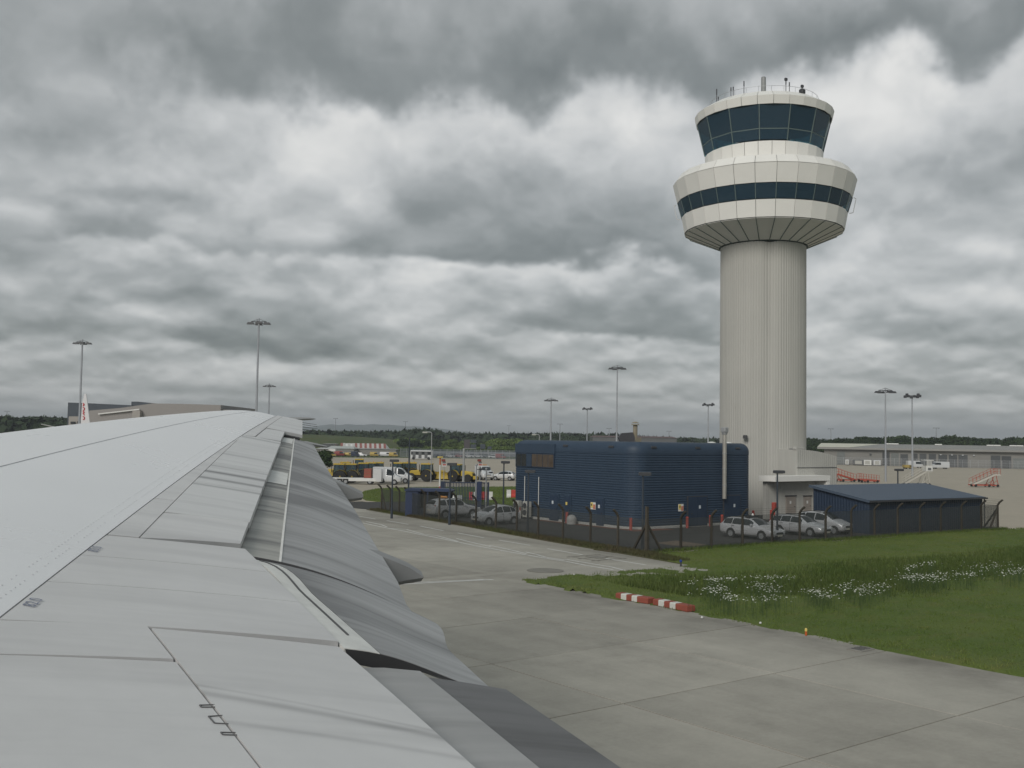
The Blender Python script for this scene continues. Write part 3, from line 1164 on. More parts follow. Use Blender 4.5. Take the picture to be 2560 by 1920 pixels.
# inboard flap: pale fore section and darker aft section
def ifl(s, t):
    # c, z stations along the chord
    C = np.interp(t, [0, .12, .3, .5, .75, 1.0], [3.08, 3.28, 3.60, 3.90, 4.26, 4.64])
    Zz = np.interp(t, [0, .12, .3, .5, .75, 1.0], [-.15, -.12, -.155, -.215, -.30, -.40])
    k = (5.9 - s)
    zt = zM(3.29, s)
    return (float(C) - k * .05, float(s), float(zt + Zz + (.04 * k * t if t > .5 else .02 * k * t)))


is_ = np.linspace(1.7, 5.955, 22)
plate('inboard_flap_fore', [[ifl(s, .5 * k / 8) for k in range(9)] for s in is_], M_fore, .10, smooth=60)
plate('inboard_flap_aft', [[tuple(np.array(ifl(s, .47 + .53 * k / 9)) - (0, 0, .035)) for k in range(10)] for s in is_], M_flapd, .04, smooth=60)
# dark edge line along the inboard end of the outboard flap
mb = MB()
for k in range(16):
    a_, b_ = Vector(flap_pt(8.468, k / 16)), Vector(flap_pt(8.468, (k + 1) / 16))
    mb.bar(a_ + Vector((0, 0, .008)), b_ + Vector((0, 0, .008)), .022, .014)
mb.build('flap_edge_seal', M_line, wing)

# flap track fairings behind the outboard flap
def fairing(pts, w, sbase):
    mb = MB()
    top = [np.array(p) for p in pts]
    front = np.array((pts[0][0] - 1.6, sbase, pts[0][2] - .16))
    rings = []
    (c0, z0), (c1, z1), (c2, z2), (c3, z3_), (c4, z4) = [(p[0], p[2]) for p in pts]
    secs = [(c0 - 1.5, z0 - .02 + .28, z4 - .02), (c0 - .6, z0 + .12, z4 - .02), (c0, z0, z4 - .01), ((c0 + c1) / 2, (z0 + z1) / 2, z4), (c1, z1, (z3_ + z4) / 2), (c2, z2, z3_)]
    for c, zt, zb in secs:
        k = 1.0 if c < c1 else .75
        h = w * k
        rings.append([(c, sbase - h, zb + .05), (c, sbase - h, zt - .06), (c, sbase - h * .5, zt), (c, sbase + h * .5, zt), (c, sbase + h, zt - .06), (c, sbase + h, zb + .05), (c, sbase + h * .5, zb), (c, sbase - h * .5, zb)])
    mb.loft(rings)
    return mb.build('flap_track_fairing', M_fair, wing, smooth=40)


fairing([(6.30, 10.6, 5.37), (6.70, 10.6, 5.21), (6.90, 10.6, 5.09), (6.88, 10.6, 4.97), (6.62, 10.6, 4.95)], .14, 10.6)
fairing([(8.62, 16, 5.97), (9.02, 16, 5.80), (9.16, 16, 5.74), (9.16, 16, 5.59), (8.92, 16, 5.56)], .14, 16)
mb = MB()
mb.loft([[(9.6, 20.75 + dy, 6.52 + dz) for dy, dz in ((-.08, 0), (0, .06), (.08, 0), (0, -.08))], [(10.5, 20.75 + dy, 6.53 + dz) for dy, dz in ((-.07, 0), (0, .05), (.07, 0), (0, -.07))],
         [(11.0, 20.75 + dy, 6.46 + dz) for dy, dz in ((-.02, 0), (0, .02), (.02, 0), (0, -.02))]])
mb.build('flap_track_fairing', M_fair, wing, smooth=60)
# wing tip light fairing and static wicks
mb = MB()
mb.loft([[(c_, 27.42 + .10 * w_ * math.cos(a), 7.16 + .02 * (c_ - 12.6) + .07 * w_ * math.sin(a)) for a in np.linspace(0, 2 * math.pi, 9)[:-1]]
         for c_, w_ in ((12.2, .1), (12.6, .5), (13.2, .7), (13.7, .7), (14.0, .5), (14.15, .1))])
mb.build('wing_tip_light', M_fair, wing, smooth=60)
mw = MB()
for k, s in enumerate((22.2, 23.3, 24.4, 25.5, 26.6)):
    z_ = zM(ail(s), s) - .02
    mw = MB()
    mw.cyl((ail(s) - .02, s, z_), (ail(s) + .45, s + .02, z_ - .05), .007, .004, 6)
    mw.build('static_wick', M_gap, wing)
# worn stencil marks beside the spar gap
M_sten = mat('stencil_blue', (.20, .22, .30), .6, noise=(30, .5))
for txt, px, py in (('82.0', 83, 1508), ('83.0', 238, 1374)):
    d = ray(px, py)
    lo_, hi_ = 3.0, 20.0
    for _ in range(40):
        md = (lo_ + hi_) / 2
        p = d * md + np.array([0, 0, EYE])
        if p[2] > zM(p[0], p[1]):
            lo_ = md
        else:
            hi_ = md
    e1 = Vector((.544, 1, WB + .01)).normalized()
    e2 = Vector((-1, .3, .16))
    e2 = (e2 - e1 * e2.dot(e1)).normalized()
    e3 = e1.cross(e2)
    Mx = Matrix.Translation(Vector(p) + e3 * .006) @ Matrix((e1, e2, e3)).transposed().to_4x4()
    text_mesh(txt, .10, 'stencil', M_sten, wing, Mx)
# worn fastener heads and smudged stencils along the rear spar
M_dot = mat('fastener_smudge', (.60, .61, .63), .6)
mb = MB()
for row_, dd in enumerate((.10, .17)):
    for k in range(150):
        s = 5.6 + k * .075 + random.gauss(0, .004)
        if random.random() < .25:
            continue
        L = spar(s) - lead(s)
        t = dd / L
        z_ = W0 + WB * s + WQ * s * s + (.0713 + .0001 * s) * L * (1 - ((t - .55) / .55) ** 2)
        mb.box((spar(s) - dd, s, z_ + .001), (.010, .012, .003), -.5)
fd = mb.build('fastener_marks', M_dot, wing, kind='stuff')
# fine seams across the wing box
for T_ in (.34,):
    mb = MB()
    for k in range(60):
        s0, s1 = 5.2 + 21.8 * k / 60, 5.2 + 21.8 * (k + 1) / 60
        q = []
        for s in (s0, s1):
            L = spar(s) - lead(s)
            t = T_
            z_ = W0 + WB * s + WQ * s * s + (.0713 + .0001 * s) * L * (1 - ((t - .55) / .55) ** 2)
            q.append((spar(s) - t * L, s, z_ + .001))
        mb.bar(q[0], q[1], .010, .004)
    mb.build('skin_seam', mat('faint_seam', (.55, .56, .58), .5), wing)
# ------------------------------------------------------------------ control tower
def mat_glass(name, tint, clear=.5, rough=.05):
    m, g, b = custom(name)
    t = m.node_tree
    out = [n for n in t.nodes if n.type == 'OUTPUT_MATERIAL'][0]
    tr = g.n('ShaderNodeBsdfTransparent')
    tr.inputs['Color'].default_value = (*tint, 1)
    b.inputs['Base Color'].default_value = (.058, .105, .15, 1)
    b.inputs['Roughness'].default_value = rough
    b.inputs['Specular IOR Level'].default_value = .5
    mx = g.n('ShaderNodeMixShader')
    mx.inputs[0].default_value = clear
    t.links.new(b.outputs[0], mx.inputs[1])
    t.links.new(tr.outputs[0], mx.inputs[2])
    t.links.new(mx.outputs[0], out.inputs[0])
    return m


M_tglass = mat_glass('tower_glass', (.36, .62, .68), .55)
M_win = mat('dark_window', (.020, .025, .028), .08, spec=.6, noise=(3, .2))
M_clad = mat('white_cladding', (.80, .79, .755), .45, noise=(.5, .07), rnd=.03)
M_soff = mat('grey_soffit', (.74, .73, .70), .6, noise=(.6, .06), rnd=.04)
M_core = mat('dark_core', (.03, .045, .045), .8)
M_green = mat('green_seal', (.13, .17, .16), .6)
M_metal = mat('galvanised', (.36, .37, .38), .45, metal=.3)
M_dkmetal = mat('dark_metal', (.05, .052, .058), .5)
M_white = mat('white_paint', (.66, .66, .64), .45, noise=(2, .08))


def mat_shaft():
    m, g, b = custom('shaft_cladding')
    P = g.n('ShaderNodeNewGeometry').outputs['Position']
    n1 = g.noise(g.vmath('MULTIPLY', P, (2.0, 2.0, .06)), 1.0, 5, .6)
    n2 = g.noise(P, .25, 4, .5)
    k = g.math('MULTIPLY_ADD', g.math('SUBTRACT', n1, .5), .22, 1.0)
    k = g.math('MULTIPLY_ADD', g.math('SUBTRACT', n2, .5), .14, k)
    g.t.links.new(g.vmath('MULTIPLY', (.455, .45, .42), g_comb(g, k)), b.inputs['Base Color'])
    b.inputs['Roughness'].default_value = .6
    b.inputs['Specular IOR Level'].default_value = .3
    return m


M_shaft = mat_shaft()
TX, TY = [float(q) for q in view(24.25, 100.0)]
tower = thing('control_tower', 'tall cream airport control tower with wide drum and dark glazed cab', 'control tower', (TX, TY, 0))
tocam = math.atan2(-TY, -TX)
toright = 1.0 if math.cos(HEAD) * -math.sin(tocam) - math.sin(HEAD) * math.cos(tocam) > 0 else -1.0
A = lambda deg: tocam + toright * R(deg)

# fluted shaft with the shallow recess on the camera side
mb = MB()
NF = 96
rings = []
prof = []
for i in range(NF * 4):
    a = 2 * math.pi * i / (NF * 4)
    r = 4.05 + (-.020, .016, .02, .016)[i % 4]
    da = (a - A(8.5) + math.pi) % (2 * math.pi) - math.pi
    r -= .22 * math.exp(-(da / .13) ** 2)
    prof.append((r * math.cos(a), r * math.sin(a)))
mb.loft([[(x, y, z) for x, y in prof] for z in (-.1, 8.5, 17, 25.9)])
mb.build('shaft', M_shaft, tower, smooth=25)


def ringpanel(name, m, n, ph, prof, inset, parent=tower, th=.06, smooth=False, every=1, sub=1):
    """n equal panels round the tower: each a slab between (r,z) pairs, sharing one mesh"""
    half = math.pi / n
    mb = MB()
    (r0, z0), (r1, z1) = prof
    w0, w1 = math.tan(half) * r0 * math.cos(half) , math.tan(half) * r1 * math.cos(half)
    a0, a1 = r0 * math.cos(half), r1 * math.cos(half)
    d = np.array([a1 - a0, z1 - z0])
    L = np.linalg.norm(d)
    d = d / L
    nrm = np.array([d[1], -d[0]])
    p0, p1 = np.array([a0, z0]) + d * inset, np.array([a1, z1]) - d * inset
    o = [(p0[0], -w0 + inset, p0[1]), (p0[0], w0 - inset, p0[1]), (p1[0], w1 - inset, p1[1]), (p1[0], -w1 + inset, p1[1])]
    i_ = [(q[0] - nrm[0] * th, q[1], q[2] - nrm[1] * th) for q in o]
    mb.loft([i_, o])
    me = mb.mesh(name, m)
    for k in range(n):
        inst(me, name, parent, (0, 0, 0), ph + 2 * half * (k + .5))
    return me


N = 28
ph28 = A(8.0)
ph14 = A(-3.5)
# solid dark core behind the drum panels, floors and the cab interior
mb = MB()
mb.lathe([(3.9, 25.5), (7.40, 27.12), (7.70, 28.66)], N, ph=ph28)
mb.build('drum_core', M_core, tower)
mb = MB()
mb.lathe([(8.12, 30.1), (8.55, 31.8), (7.95, 32.6), (5.2, 32.62), (5.35, 34.66)], N, ph=ph28)
mb.build('drum_core', M_core, tower)
MB().lathe([(7.66, 28.66), (7.66, 28.74)], N, ph=ph28).build('floor', M_core, tower)
MB().lathe([(6.0, 28.74), (6.0, 30.1)], N, ph=ph28, cap=False).build('inner_partition', mat('partition', (.10, .13, .13), .7, noise=(1.1, .9)), tower)
MB().lathe([(5.3, 34.66), (5.3, 34.74)], 14, ph=ph14).build('floor', M_core, tower)
MB().lathe([(2.0, 34.74), (2.0, 36.2), (2.6, 37.7)], 14, ph=ph14).build('cab_console', M_core, tower)
MB().lathe([(6.2, 37.78), (6.2, 37.86)], 14, ph=ph14).build('cab_ceiling', M_core, tower)
MB().lathe([(6.38, 37.86), (6.55, 38.58), (5.35, 39.34)], N, ph=ph28).build('roof_core', M_core, tower)
g_ = .022
ringpanel('soffit_panel', M_soff, N, ph28, [(4.15, 25.62), (7.55, 27.05)], .035)
ringpanel('cladding_panel', M_clad, N, ph28, [(7.60, 27.10), (7.88, 28.68)], g_)
ringpanel('cladding_panel', M_clad, N, ph28, [(8.30, 30.08), (8.74, 31.82)], g_)
ringpanel('cladding_panel', M_clad, N, ph28, [(8.72, 31.85), (8.12, 32.68)], g_)
ringpanel('cladding_panel', M_clad, N, ph28, [(5.50, 32.64), (5.66, 34.66)], g_)
ringpanel('cladding_panel', M_clad, N, ph28, [(6.48, 37.84), (6.66, 38.62)], g_)
ringpanel('cladding_panel', M_clad, N, ph28, [(6.64, 38.64), (5.42, 39.38)], g_)
ringpanel('window_pane', M_tglass, N, ph28, [(7.88, 28.72), (8.28, 30.06)], .02, th=.03)
ringpanel('window_pane', M_tglass, 14, ph14, [(5.68, 34.74), (5.88, 35.72)], .03, th=.03)
ringpanel('window_pane', M_tglass, 14, ph14, [(5.89, 35.76), (6.44, 37.84)], .03, th=.03)
ringpanel('transom', M_green, 14, ph14, [(5.875, 35.70), (5.895, 35.78)], .0, th=.05)
mb = MB()
for k in range(14):
    a = ph14 + 2 * math.pi * k / 14
    mb.bar((5.67 * math.cos(a), 5.67 * math.sin(a), 34.7), (6.43 * math.cos(a), 6.43 * math.sin(a), 37.86), .075)
mb.build('cab_mullions', M_green, tower)
mul = MB().bar((7.88, 0, 28.7), (8.28, 0, 30.08), .06).mesh('mullion', M_green)
srb = MB().bar((4.16, 0, 25.60), (7.55, 0, 27.03), .055).mesh('soffit_rib', M_green)
for k in range(28):
    inst(mul, 'mullion', tower, (0, 0, 0), ph28 + 2 * math.pi * k / 28)
    inst(srb, 'soffit_rib', tower, (0, 0, 0), ph28 + 2 * math.pi * k / 28)
MB().lathe([(8.05, 32.60), (8.05, 32.66)], N, ph=ph28).build('drum_roof', M_clad, tower)
MB().lathe([(5.40, 39.33), (5.40, 39.37)], N, ph=ph28).build('cab_roof', M_clad, tower)
# maintenance rails seen against the sky at both flanks of the drum
for dg in (-90, 88):
    a = A(dg)
    mb = MB()
    for z0, z1, r0, r1 in ((29.0, 30.3, 8.1, 8.5),):
        mb.tube([(8.0 * math.cos(a), 8.0 * math.sin(a), 28.7), (8.35 * math.cos(a), 8.35 * math.sin(a), 28.75), (8.62 * math.cos(a), 8.62 * math.sin(a), 30.1), (8.4 * math.cos(a), 8.4 * math.sin(a), 30.2)], .03, 6)
    mb.build('grab_rail', M_white, tower)
# roof gear
mb = MB()
mb.cyl((0, 0, 39.37), (0, 0, 39.75), .95, .75, 12)
mb.cyl((0, 0, 39.75), (0, 0, 40.5), .45, .36, 12)
mb.build('aerial_plinth', M_metal, tower)
mb = MB()
mb.cyl((0, 0, 40.5), (0, 0, 42.55), .25, .23, 14)
mb.cyl((0, 0, 42.55), (0, 0, 42.6), .16, .16, 14)
mb.build('radar_aerial', mat('aerial_grey', (.27, .28, .28), .5), tower)
mb = MB()
sq = [(1.75 * math.cos(A(dg)), 1.75 * math.sin(A(dg))) for dg in (20, 110, 200, 290)]
for (x0, y0), (x1, y1) in zip(sq, sq[1:] + sq[:1]):
    for zz_ in (40.05, 40.5):
        mb.bar((x0, y0, zz_), (x1, y1, zz_), .07)
    mb.bar((x0, y0, 39.37), (x0, y0, 40.55), .07)
mb.build('roof_railing', M_dkmetal, tower)
mb = MB()
for k in range(28):
    a0, a1 = ph28 + 2 * math.pi * k / 28, ph28 + 2 * math.pi * (k + 1) / 28
    mb.bar((5.2 * math.cos(a0), 5.2 * math.sin(a0), 39.95), (5.2 * math.cos(a1), 5.2 * math.sin(a1), 39.95), .025)
    mb.bar((5.2 * math.cos(a0), 5.2 * math.sin(a0), 39.35), (5.2 * math.cos(a0), 5.2 * math.sin(a0), 39.95), .022)
mb.build('edge_railing', M_metal, tower)
for dg, h, hd_ in ((-62, 1.5, 0), (-58, .6, 0), (-37, 1.0, 0), (-34, 1.0, 0), (-21, 1.3, 0), (24, 1.2, 1), (28, 1.0, 0), (45, .8, 2)):
    a = A(dg)
    x, y = 5.0 * math.cos(a), 5.0 * math.sin(a)
    mb = MB()
    mb.cyl((x, y, 39.35), (x, y, 39.4 + h), .035, .03, 8)
    mb.cyl((x, y, 39.5 + h * .55), (x, y, 39.4 + h), .055, .05, 8)
    if hd_:
        mb.rbox((x, y, 39.45 + h), (.3, .22, .24), .04)
    if hd_ == 2:
        mb.rbox((x, y, 39.75), (.55, .45, .4), .08)
    mb.build('whip_aerial', M_dkmetal, tower)
# small lamps fixed to the shaft
for px, py in ((1863, 1092), (1978, 1126)):
    p = at_depth(px, py, 96.3)
    MB().rbox((p[0] - TX, p[1] - TY, p[2]), (.5, .4, .32), .05, tocam).build('shaft_lamp', M_dkmetal, tower)

# entrance block at the foot of the shaft with a curved roof line, portal and doors
YF = 58.3
cl, cr = on_y(1992, 1200, YF)[0], on_y(2092, 1200, YF)[0]
zl, zr = on_y(1998, 1124, YF)[2], on_y(2086, 1141, YF)[2]
mb = MB()
arc = []
nn = 40
fr, bk = [], []
for k in range(nn + 1):
    t = k / nn
    x = cl + (cr - cl) * t
    dd = .03 if k % 2 else 0.0
    zt = zl - (zl - zr) * t ** 2
    fr.append((x - TX, YF - dd - TY, zt))
mb.loft([[(q[0], q[1], -.1) for q in fr], fr], closed=False, cap=False)
mb.loft([fr, [(q[0], q[1] + 4.5, q[2]) for q in fr]], closed=False, cap=False)
mb.quad((cl - TX, YF + 4.5 - TY, -.1), (cl - TX, YF - TY, -.1), (cl - TX, YF - TY, zl), (cl - TX, YF + 4.5 - TY, zl))
mb.quad((cr - TX, YF - TY, -.1), (cr - TX, YF + 4.5 - TY, -.1), (cr - TX, YF + 4.5 - TY, zr), (cr - TX, YF - TY, zr))
mb.build('entrance_block', M_shaft, tower)
za = on_y(2040, 1169, YF)[2]
MB().box(((cl + cr) / 2 - TX, YF - .04 - TY, za), (cr - cl - .1, .03, .05)).build('cladding_joint', M_dkmetal, tower)
MB().rbox(((cl + .5) - TX, YF - TY + .2, zl + .12), (1.2, .4, .22), .04).build('roof_vent', M_shaft, tower)
YP = 56.6
pl, pr = on_y(1938, 1200, YP)[0], on_y(2076, 1200, YP)[0]
zt, zb = on_y(2000, 1190, YP)[2], on_y(2000, 1203, YP)[2]
mb = MB()
mb.box(((pl + pr) / 2 - TX, YP + .9 - TY, (zt + zb) / 2), (pr - pl, 1.8, zt - zb))
mb.build('entrance_canopy', M_clad, tower)
mb = MB()
mb.box((pr - .22 - TX, YP + .9 - TY, zb / 2 - .02), (.44, 1.7, zb - .04))
mb.build('canopy_pier', M_clad, tower)
mb = MB()
mb.box(((pl + pr) / 2 + .1 - TX, YP + 1.45 - TY, zb / 2 - .03), (pr - pl - .75, .5, zb - .06))
for k in range(36):
    mb.box((pl + .35 + (pr - pl - .8) * k / 36 - TX, YP + 1.19 - TY, zb / 2 - .03), (.05, .02, zb - .08))
mb.build('entrance_wall', M_shaft, tower)
M_door = mat('taupe_door', (.30, .265, .235), .55)
for px0, px1 in ((1966, 1990), (2011, 2029)):
    a_, b_ = on_y(px0, 1260, YP + 1.1), on_y(px1, 1260, YP + 1.1)
    ztop = on_y((px0 + px1) / 2, 1241, YP + 1.1)[2]
    dr = MB().rbox(((a_[0] + b_[0]) / 2 - TX, YP + 1.15 - TY, ztop / 2), (b_[0] - a_[0], .08, ztop), .015).build('door', M_door, tower)
    MB().box(((a_[0] + b_[0]) / 2 - TX, YP + 1.14 - TY, ztop + .05), (b_[0] - a_[0] + .16, .14, .09)).build('door_head', M_dkmetal, dr)
    MB().box(((a_[0] + b_[0]) / 2 - .1 - TX, YP + 1.10 - TY, ztop * .73), (.22, .015, .26)).build('notice', M_white, dr)
    MB().box((b_[0] - .2 - TX, YP + 1.09 - TY, 1.05), (.12, .05, .05)).build('handle', M_dkmetal, dr)

# ------------------------------------------------------------------ blue ribbed building
def mat_blue(name, c, amt=.12):
    m, g, b = custom(name)
    P = g.n('ShaderNodeNewGeometry').outputs['Position']
    n1 = g.noise(g.vmath('MULTIPLY', P, (1.1, 1.1, .25)), 1.0, 5, .6)
    n2 = g.noise(P, 2.5, 5, .6)
    k = g.math('MULTIPLY_ADD', g.math('SUBTRACT', n1, .5), amt * 2.2, 1.0)
    k = g.math('MULTIPLY_ADD', g.math('SUBTRACT', n2, .5), amt, k)
    g.t.links.new(g.vmath('MULTIPLY', c, g_comb(g, k)), b.inputs['Base Color'])
    b.inputs['Roughness'].default_value = .5
    b.inputs['Specular IOR Level'].default_value = .3
    return m


M_blue = mat_blue('blue_cladding', (.036, .058, .092))
M_bluedoor = mat_blue('blue_doors', (.027, .045, .078))
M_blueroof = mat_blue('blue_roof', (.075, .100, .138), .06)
BX0, BX1, BY0, BY1, BH = 55.4, 69.5, 55.7, 70.36, 6.62
bld = thing('blue_building', 'dark blue ribbed metal building with rounded corners beside the tower', 'building', (BX0, BY0, 0))
bw, bd = BX1 - BX0, BY1 - BY0


def rrect(inset, r, n=8):
    x0, y0, x1, y1 = inset, inset, bw - inset, bd - inset
    pts = []
    rb, rs = max(.15, r - inset), max(.05, .25 - inset)      # the far left corner is square
    for cx, cy, a0, r in ((x1 - rb, y0 + rb, -90, rb), (x1 - rb, y1 - rb, 0, rb), (x0 + rs, y1 - rs, 90, rs), (x0 + rb, y0 + rb, 180, rb)):
        for k in range(n + 1):
            a = R(a0 + 90 * k / n)
            pts.append((cx + r * math.cos(a), cy + r * math.sin(a)))
    return pts


def bring(inset, z):
    return [(x, y, z) for x, y in rrect(inset, RC)]


RC = 1.4
mb = MB()
rings = []
rib = .19
z = .22
nr = int((5.78 - .22) / rib)
for k in range(nr):
    z0 = .22 + rib * k
    rings += [bring(.032, z0), bring(.032, z0 + rib * .30), bring(.0, z0 + rib * .5), bring(.0, z0 + rib * .85)]
rings.append(bring(.032, .22 + rib * nr))
mb.loft(rings, cap=False)
mb.build('ribbed_wall', M_blue, bld)
mb = MB()
zt0 = .22 + rib * nr
er = .72
rings = [bring(.0, zt0), bring(.0, BH - er)]
for k in range(1, 9):
    a = R(90 * k / 8)
    rings.append(bring(er * (1 - math.cos(a)), BH - er + er * math.sin(a)))
mb.loft(rings)
# vertical seams between the eaves sheets
mb.build('rolled_eaves', M_blue, bld, smooth=50)
mb = MB()
mb.loft([bring(-.05, -.1), bring(-.05, .16), bring(.02, .2)])
mb.build('plinth', mat('pale_plinth', (.42, .42, .40), .7), bld)
loc = lambda p: (p[0] - BX0, p[1] - BY0, p[2])
# left face: window band, doors, notice, kit
y0, y1 = on_x(1290.5, 1134, BX0)[1], on_x(1387, 1134, BX0)[1]
zt, zb = 5.50, 4.34
wb = MB().box((-.01, (y0 + y1) / 2 - BY0, (zt + zb) / 2), (.10, y0 - y1, zt - zb)).build('window_frame', M_bluedoor, bld)
M_pane = mat('brown_pane', (.085, .065, .05), .12, spec=.6, noise=(.8, .75))
e = np.linspace(y0 - .06, y1 + .06, 8)
for k in range(7):
    if k == 2:
        MB().box((-.07, (e[k] + e[k + 1]) / 2 - BY0, (zt + zb) / 2), (.03, abs(e[k] - e[k + 1]) - .05, zt - zb - .1)).build('infill_panel', M_blue, wb)
    else:
        MB().box((-.065, (e[k] + e[k + 1]) / 2 - BY0, (zt + zb) / 2), (.02, abs(e[k] - e[k + 1]) - .06, zt - zb - .12)).build('pane', M_win if k < 2 else M_pane, wb)
MB().box((-.03, (y0 + y1) / 2 - BY0, (zt + .42)), (.10, y0 - y1 + .1, .78)).build('window_head', M_blue, bld)


def door(face, p0, p1, ztop, notice=True, two=False, yellow=False):
    a_, b_ = min(p0, p1), max(p0, p1)
    w = b_ - a_
    mk = lambda off, cc, ww, zz, hh, th: MB().box(((off, cc - BY0, zz) if face == 'x' else (cc - BX0, off, zz)), ((th, ww, hh) if face == 'x' else (ww, th, hh)))
    c_ = (a_ + b_) / 2
    fr_ = mk(-.02, c_, w + .16, ztop / 2 + .12, ztop + .1, .10).build('door_frame', M_dkmetal if face == 'y' else M_blue, bld)
    if two:
        mk(-.08, c_ - w / 4, w / 2 - .03, ztop / 2 + .1, ztop, .05).build('door_leaf', M_bluedoor, fr_)
        mk(-.08, c_ + w / 4, w / 2 - .03, ztop / 2 + .1, ztop, .05).build('door_leaf', M_bluedoor, fr_)
    else:
        mk(-.08, c_, w - .02, ztop / 2 + .1, ztop, .05).build('door_leaf', M_bluedoor, fr_)
    mk(-.12, c_ + w * .1, .20, 1.55, .26, .015).build('door_notice', M_yel if yellow else M_notice, fr_)
    mk(-.14, c_ - w * .35, .12, 1.05, .06, .06).build('handle', M_dkmetal, fr_)


M_notice = mat('pale_blue_notice', (.55, .60, .64), .5)
M_yel = mat('yellow_sign', (.70, .55, .16), .5)
M_redp = mat('red_paint', (.36, .065, .05), .5)
for p0, p1, yl in ((1376, 1396, False), (1413, 1427, True), (1494, 1509, False)):
    door('x', on_x(p0, 1280, BX0)[1], on_x(p1, 1280, BX0)[1], 2.05, yellow=yl)
for p0, p1 in ((1719, 1765), (1809, 1849)):
    door('y', on_y(p0, 1280, BY0)[0], on_y(p1, 1280, BY0)[0], 2.25, two=True)


def warn_sign(face, c_, z_):
    """yellow and white warning board"""
    mk = lambda off, cc, zz, w, h: MB().box(((off, cc - BY0, zz) if face == 'x' else (cc - BX0, off, zz)), ((.02, w, h) if face == 'x' else (w, .02, h)))
    s_ = mk(-.05, c_, z_, .58, .56).build('warning_sign', M_white, bld)
    sg = 1 if face == 'x' else -1
    mk(-.063, c_ + sg * .14, z_ + .06, .26, .40).build('yellow_field', M_yel, s_)
    mk(-.076, c_ + sg * .14, z_ + .08, .10, .16).build('black_symbol', M_dkmetal, s_)
    mk(-.063, c_ - sg * .14, z_ - .06, .25, .36).build('red_text_block', mat('faded_red', (.50, .20, .14), .6), s_)


warn_sign('x', on_x(1484, 1264, BX0)[1], 1.55)
warn_sign('y', on_y(1701, 1273, BY0)[0], 1.55)
for px in (1307, 1365, 1412):
    pass
# roof ties: the shallow dimples below the eaves
for px in (1315, 1413, 1527):
    yy = on_x(px, 1117, BX0)[1]
    MB().rbox((.02, yy - BY0, 6.22), (.10, .55, .16), .03).build('eaves_vent', M_dkmetal, bld)
for px in (1635, 1745, 1845):
    xx = on_y(px, 1118, BY0)[0]
    MB().rbox((xx - BX0, .02, 6.22), (.55, .10, .16), .03).build('eaves_vent', M_dkmetal, bld)
# pipes above the outdoor units
for px in (1314, 1349):
    yy = on_x(px, 1200, BX0)[1]
    MB().cyl((-.09, yy - BY0, .6), (-.09, yy - BY0, 3.55), .032, n=8).build('pipe', M_white, bld)
# stainless flue on the right face
xx = on_y(1803.5, 1150, BY0)[0]
fl = MB().cyl((xx - BX0, -.32, 2.15), (xx - BX0, -.32, 7.3), .17, n=14).build('flue', mat('stainless', (.46, .44, .40), .35, metal=.5, noise=(1.5, .25)), bld, smooth=40)
MB().cyl((xx - BX0, -.32, 7.3), (xx - BX0, -.32, 7.55), .19, .26, 14).rbox((xx - BX0, -.32, 7.72), (.5, .5, .34), .06).build('flue_cowl', M_metal, fl)
mb = MB()
for zz_ in (3.2, 4.5, 5.75):
    mb.cyl((xx - BX0, -.32, zz_), (xx - BX0, -.32, zz_ + .07), .195, n=14)
mb.build('flue_bands', M_metal, fl)
# roof lights and extract cowl
for px in (1779, 1820):
    p = at_depth(px, 1104, 87.5)
    MB().sphere((p[0] - BX0, p[1] - BY0, BH - .14), .44, 14, 8, .58).build('roof_dome', M_white, bld, smooth=60)
p = at_depth(1572, 1096, 84)
q = MB()
q.loft([[(-.9, -.5, 0), (.7, -.5, 0), (.7, .5, 0), (-.9, .5, 0)], [(-1.1, -.5, .45), (.55, -.5, .45), (.55, .5, .45), (-1.1, .5, .45)], [(-.75, -.5, .85), (.35, -.5, .95), (.35, .5, .95), (-.75, .5, .85)]])
q.v = [tuple(view(a * .8, b * .8)) + (c_ * .82,) for a, b, c_ in q.v]
q.build('roof_extract', M_dkmetal, bld, loc=(p[0] - BX0, p[1] - BY0, BH - .02))
p = at_depth(1588, 1096, 84)
q = MB()
q.cyl((0, 0, -.05), (0, 0, 1.35), .19, n=10).cyl((0, 0, 1.35), (0, 0, 1.42), .36, .3, 10).cyl((0, 0, 1.5), (0, 0, 1.62), .36, .12, 10)
q.box((.05, 0, .15), (.7, .6, .4))
q.build('roof_stack', mat('tan_stack', (.26, .23, .17), .6), bld, loc=(p[0] - BX0, p[1] - BY0, BH))

# outdoor units by the left wall
M_unit = mat('grey_unit', (.40, .40, .37), .5)
for k, px in enumerate((1306, 1330)):
    yy = on_x(px, 1280, BX0)[1]
    u = thing('condenser_unit', ('pale outdoor cooling unit at the left end of the blue building' if k == 0 else 'pale outdoor cooling unit right of its twin at the blue wall'), 'cooling unit', (BX0 - .55, yy, 0), group='cooling units at the blue wall')
    MB().rbox((0, 0, .82), (.42, .72, 1.30), .03).build('casing', M_unit, u)
    for zz_ in (.55, 1.12):
        MB().cyl((-.212, .05, zz_), (-.232, .05, zz_), .24, n=16).build('fan_grille', M_dkmetal, u)
    mb = MB()
    for yy_ in (-.28, .28):
        mb.box((0, yy_, .085), (.5, .06, .17))
    mb.build('feet', M_dkmetal, u)
    pst = thing('marker_post', ('white post with red top left of the cooling units' if k == 0 else 'white post with red top between the two cooling units'), 'post', (BX0 - 1.05, yy + .30, 0), group='posts guarding the cooling units')
    MB().cyl((0, 0, 0), (0, 0, .72), .055, n=8).build('stem', M_white, pst)
    MB().cyl((0, 0, .72), (0, 0, .98), .056, n=8).build('band', M_redp, pst)
p = at(1463, 1309.5)
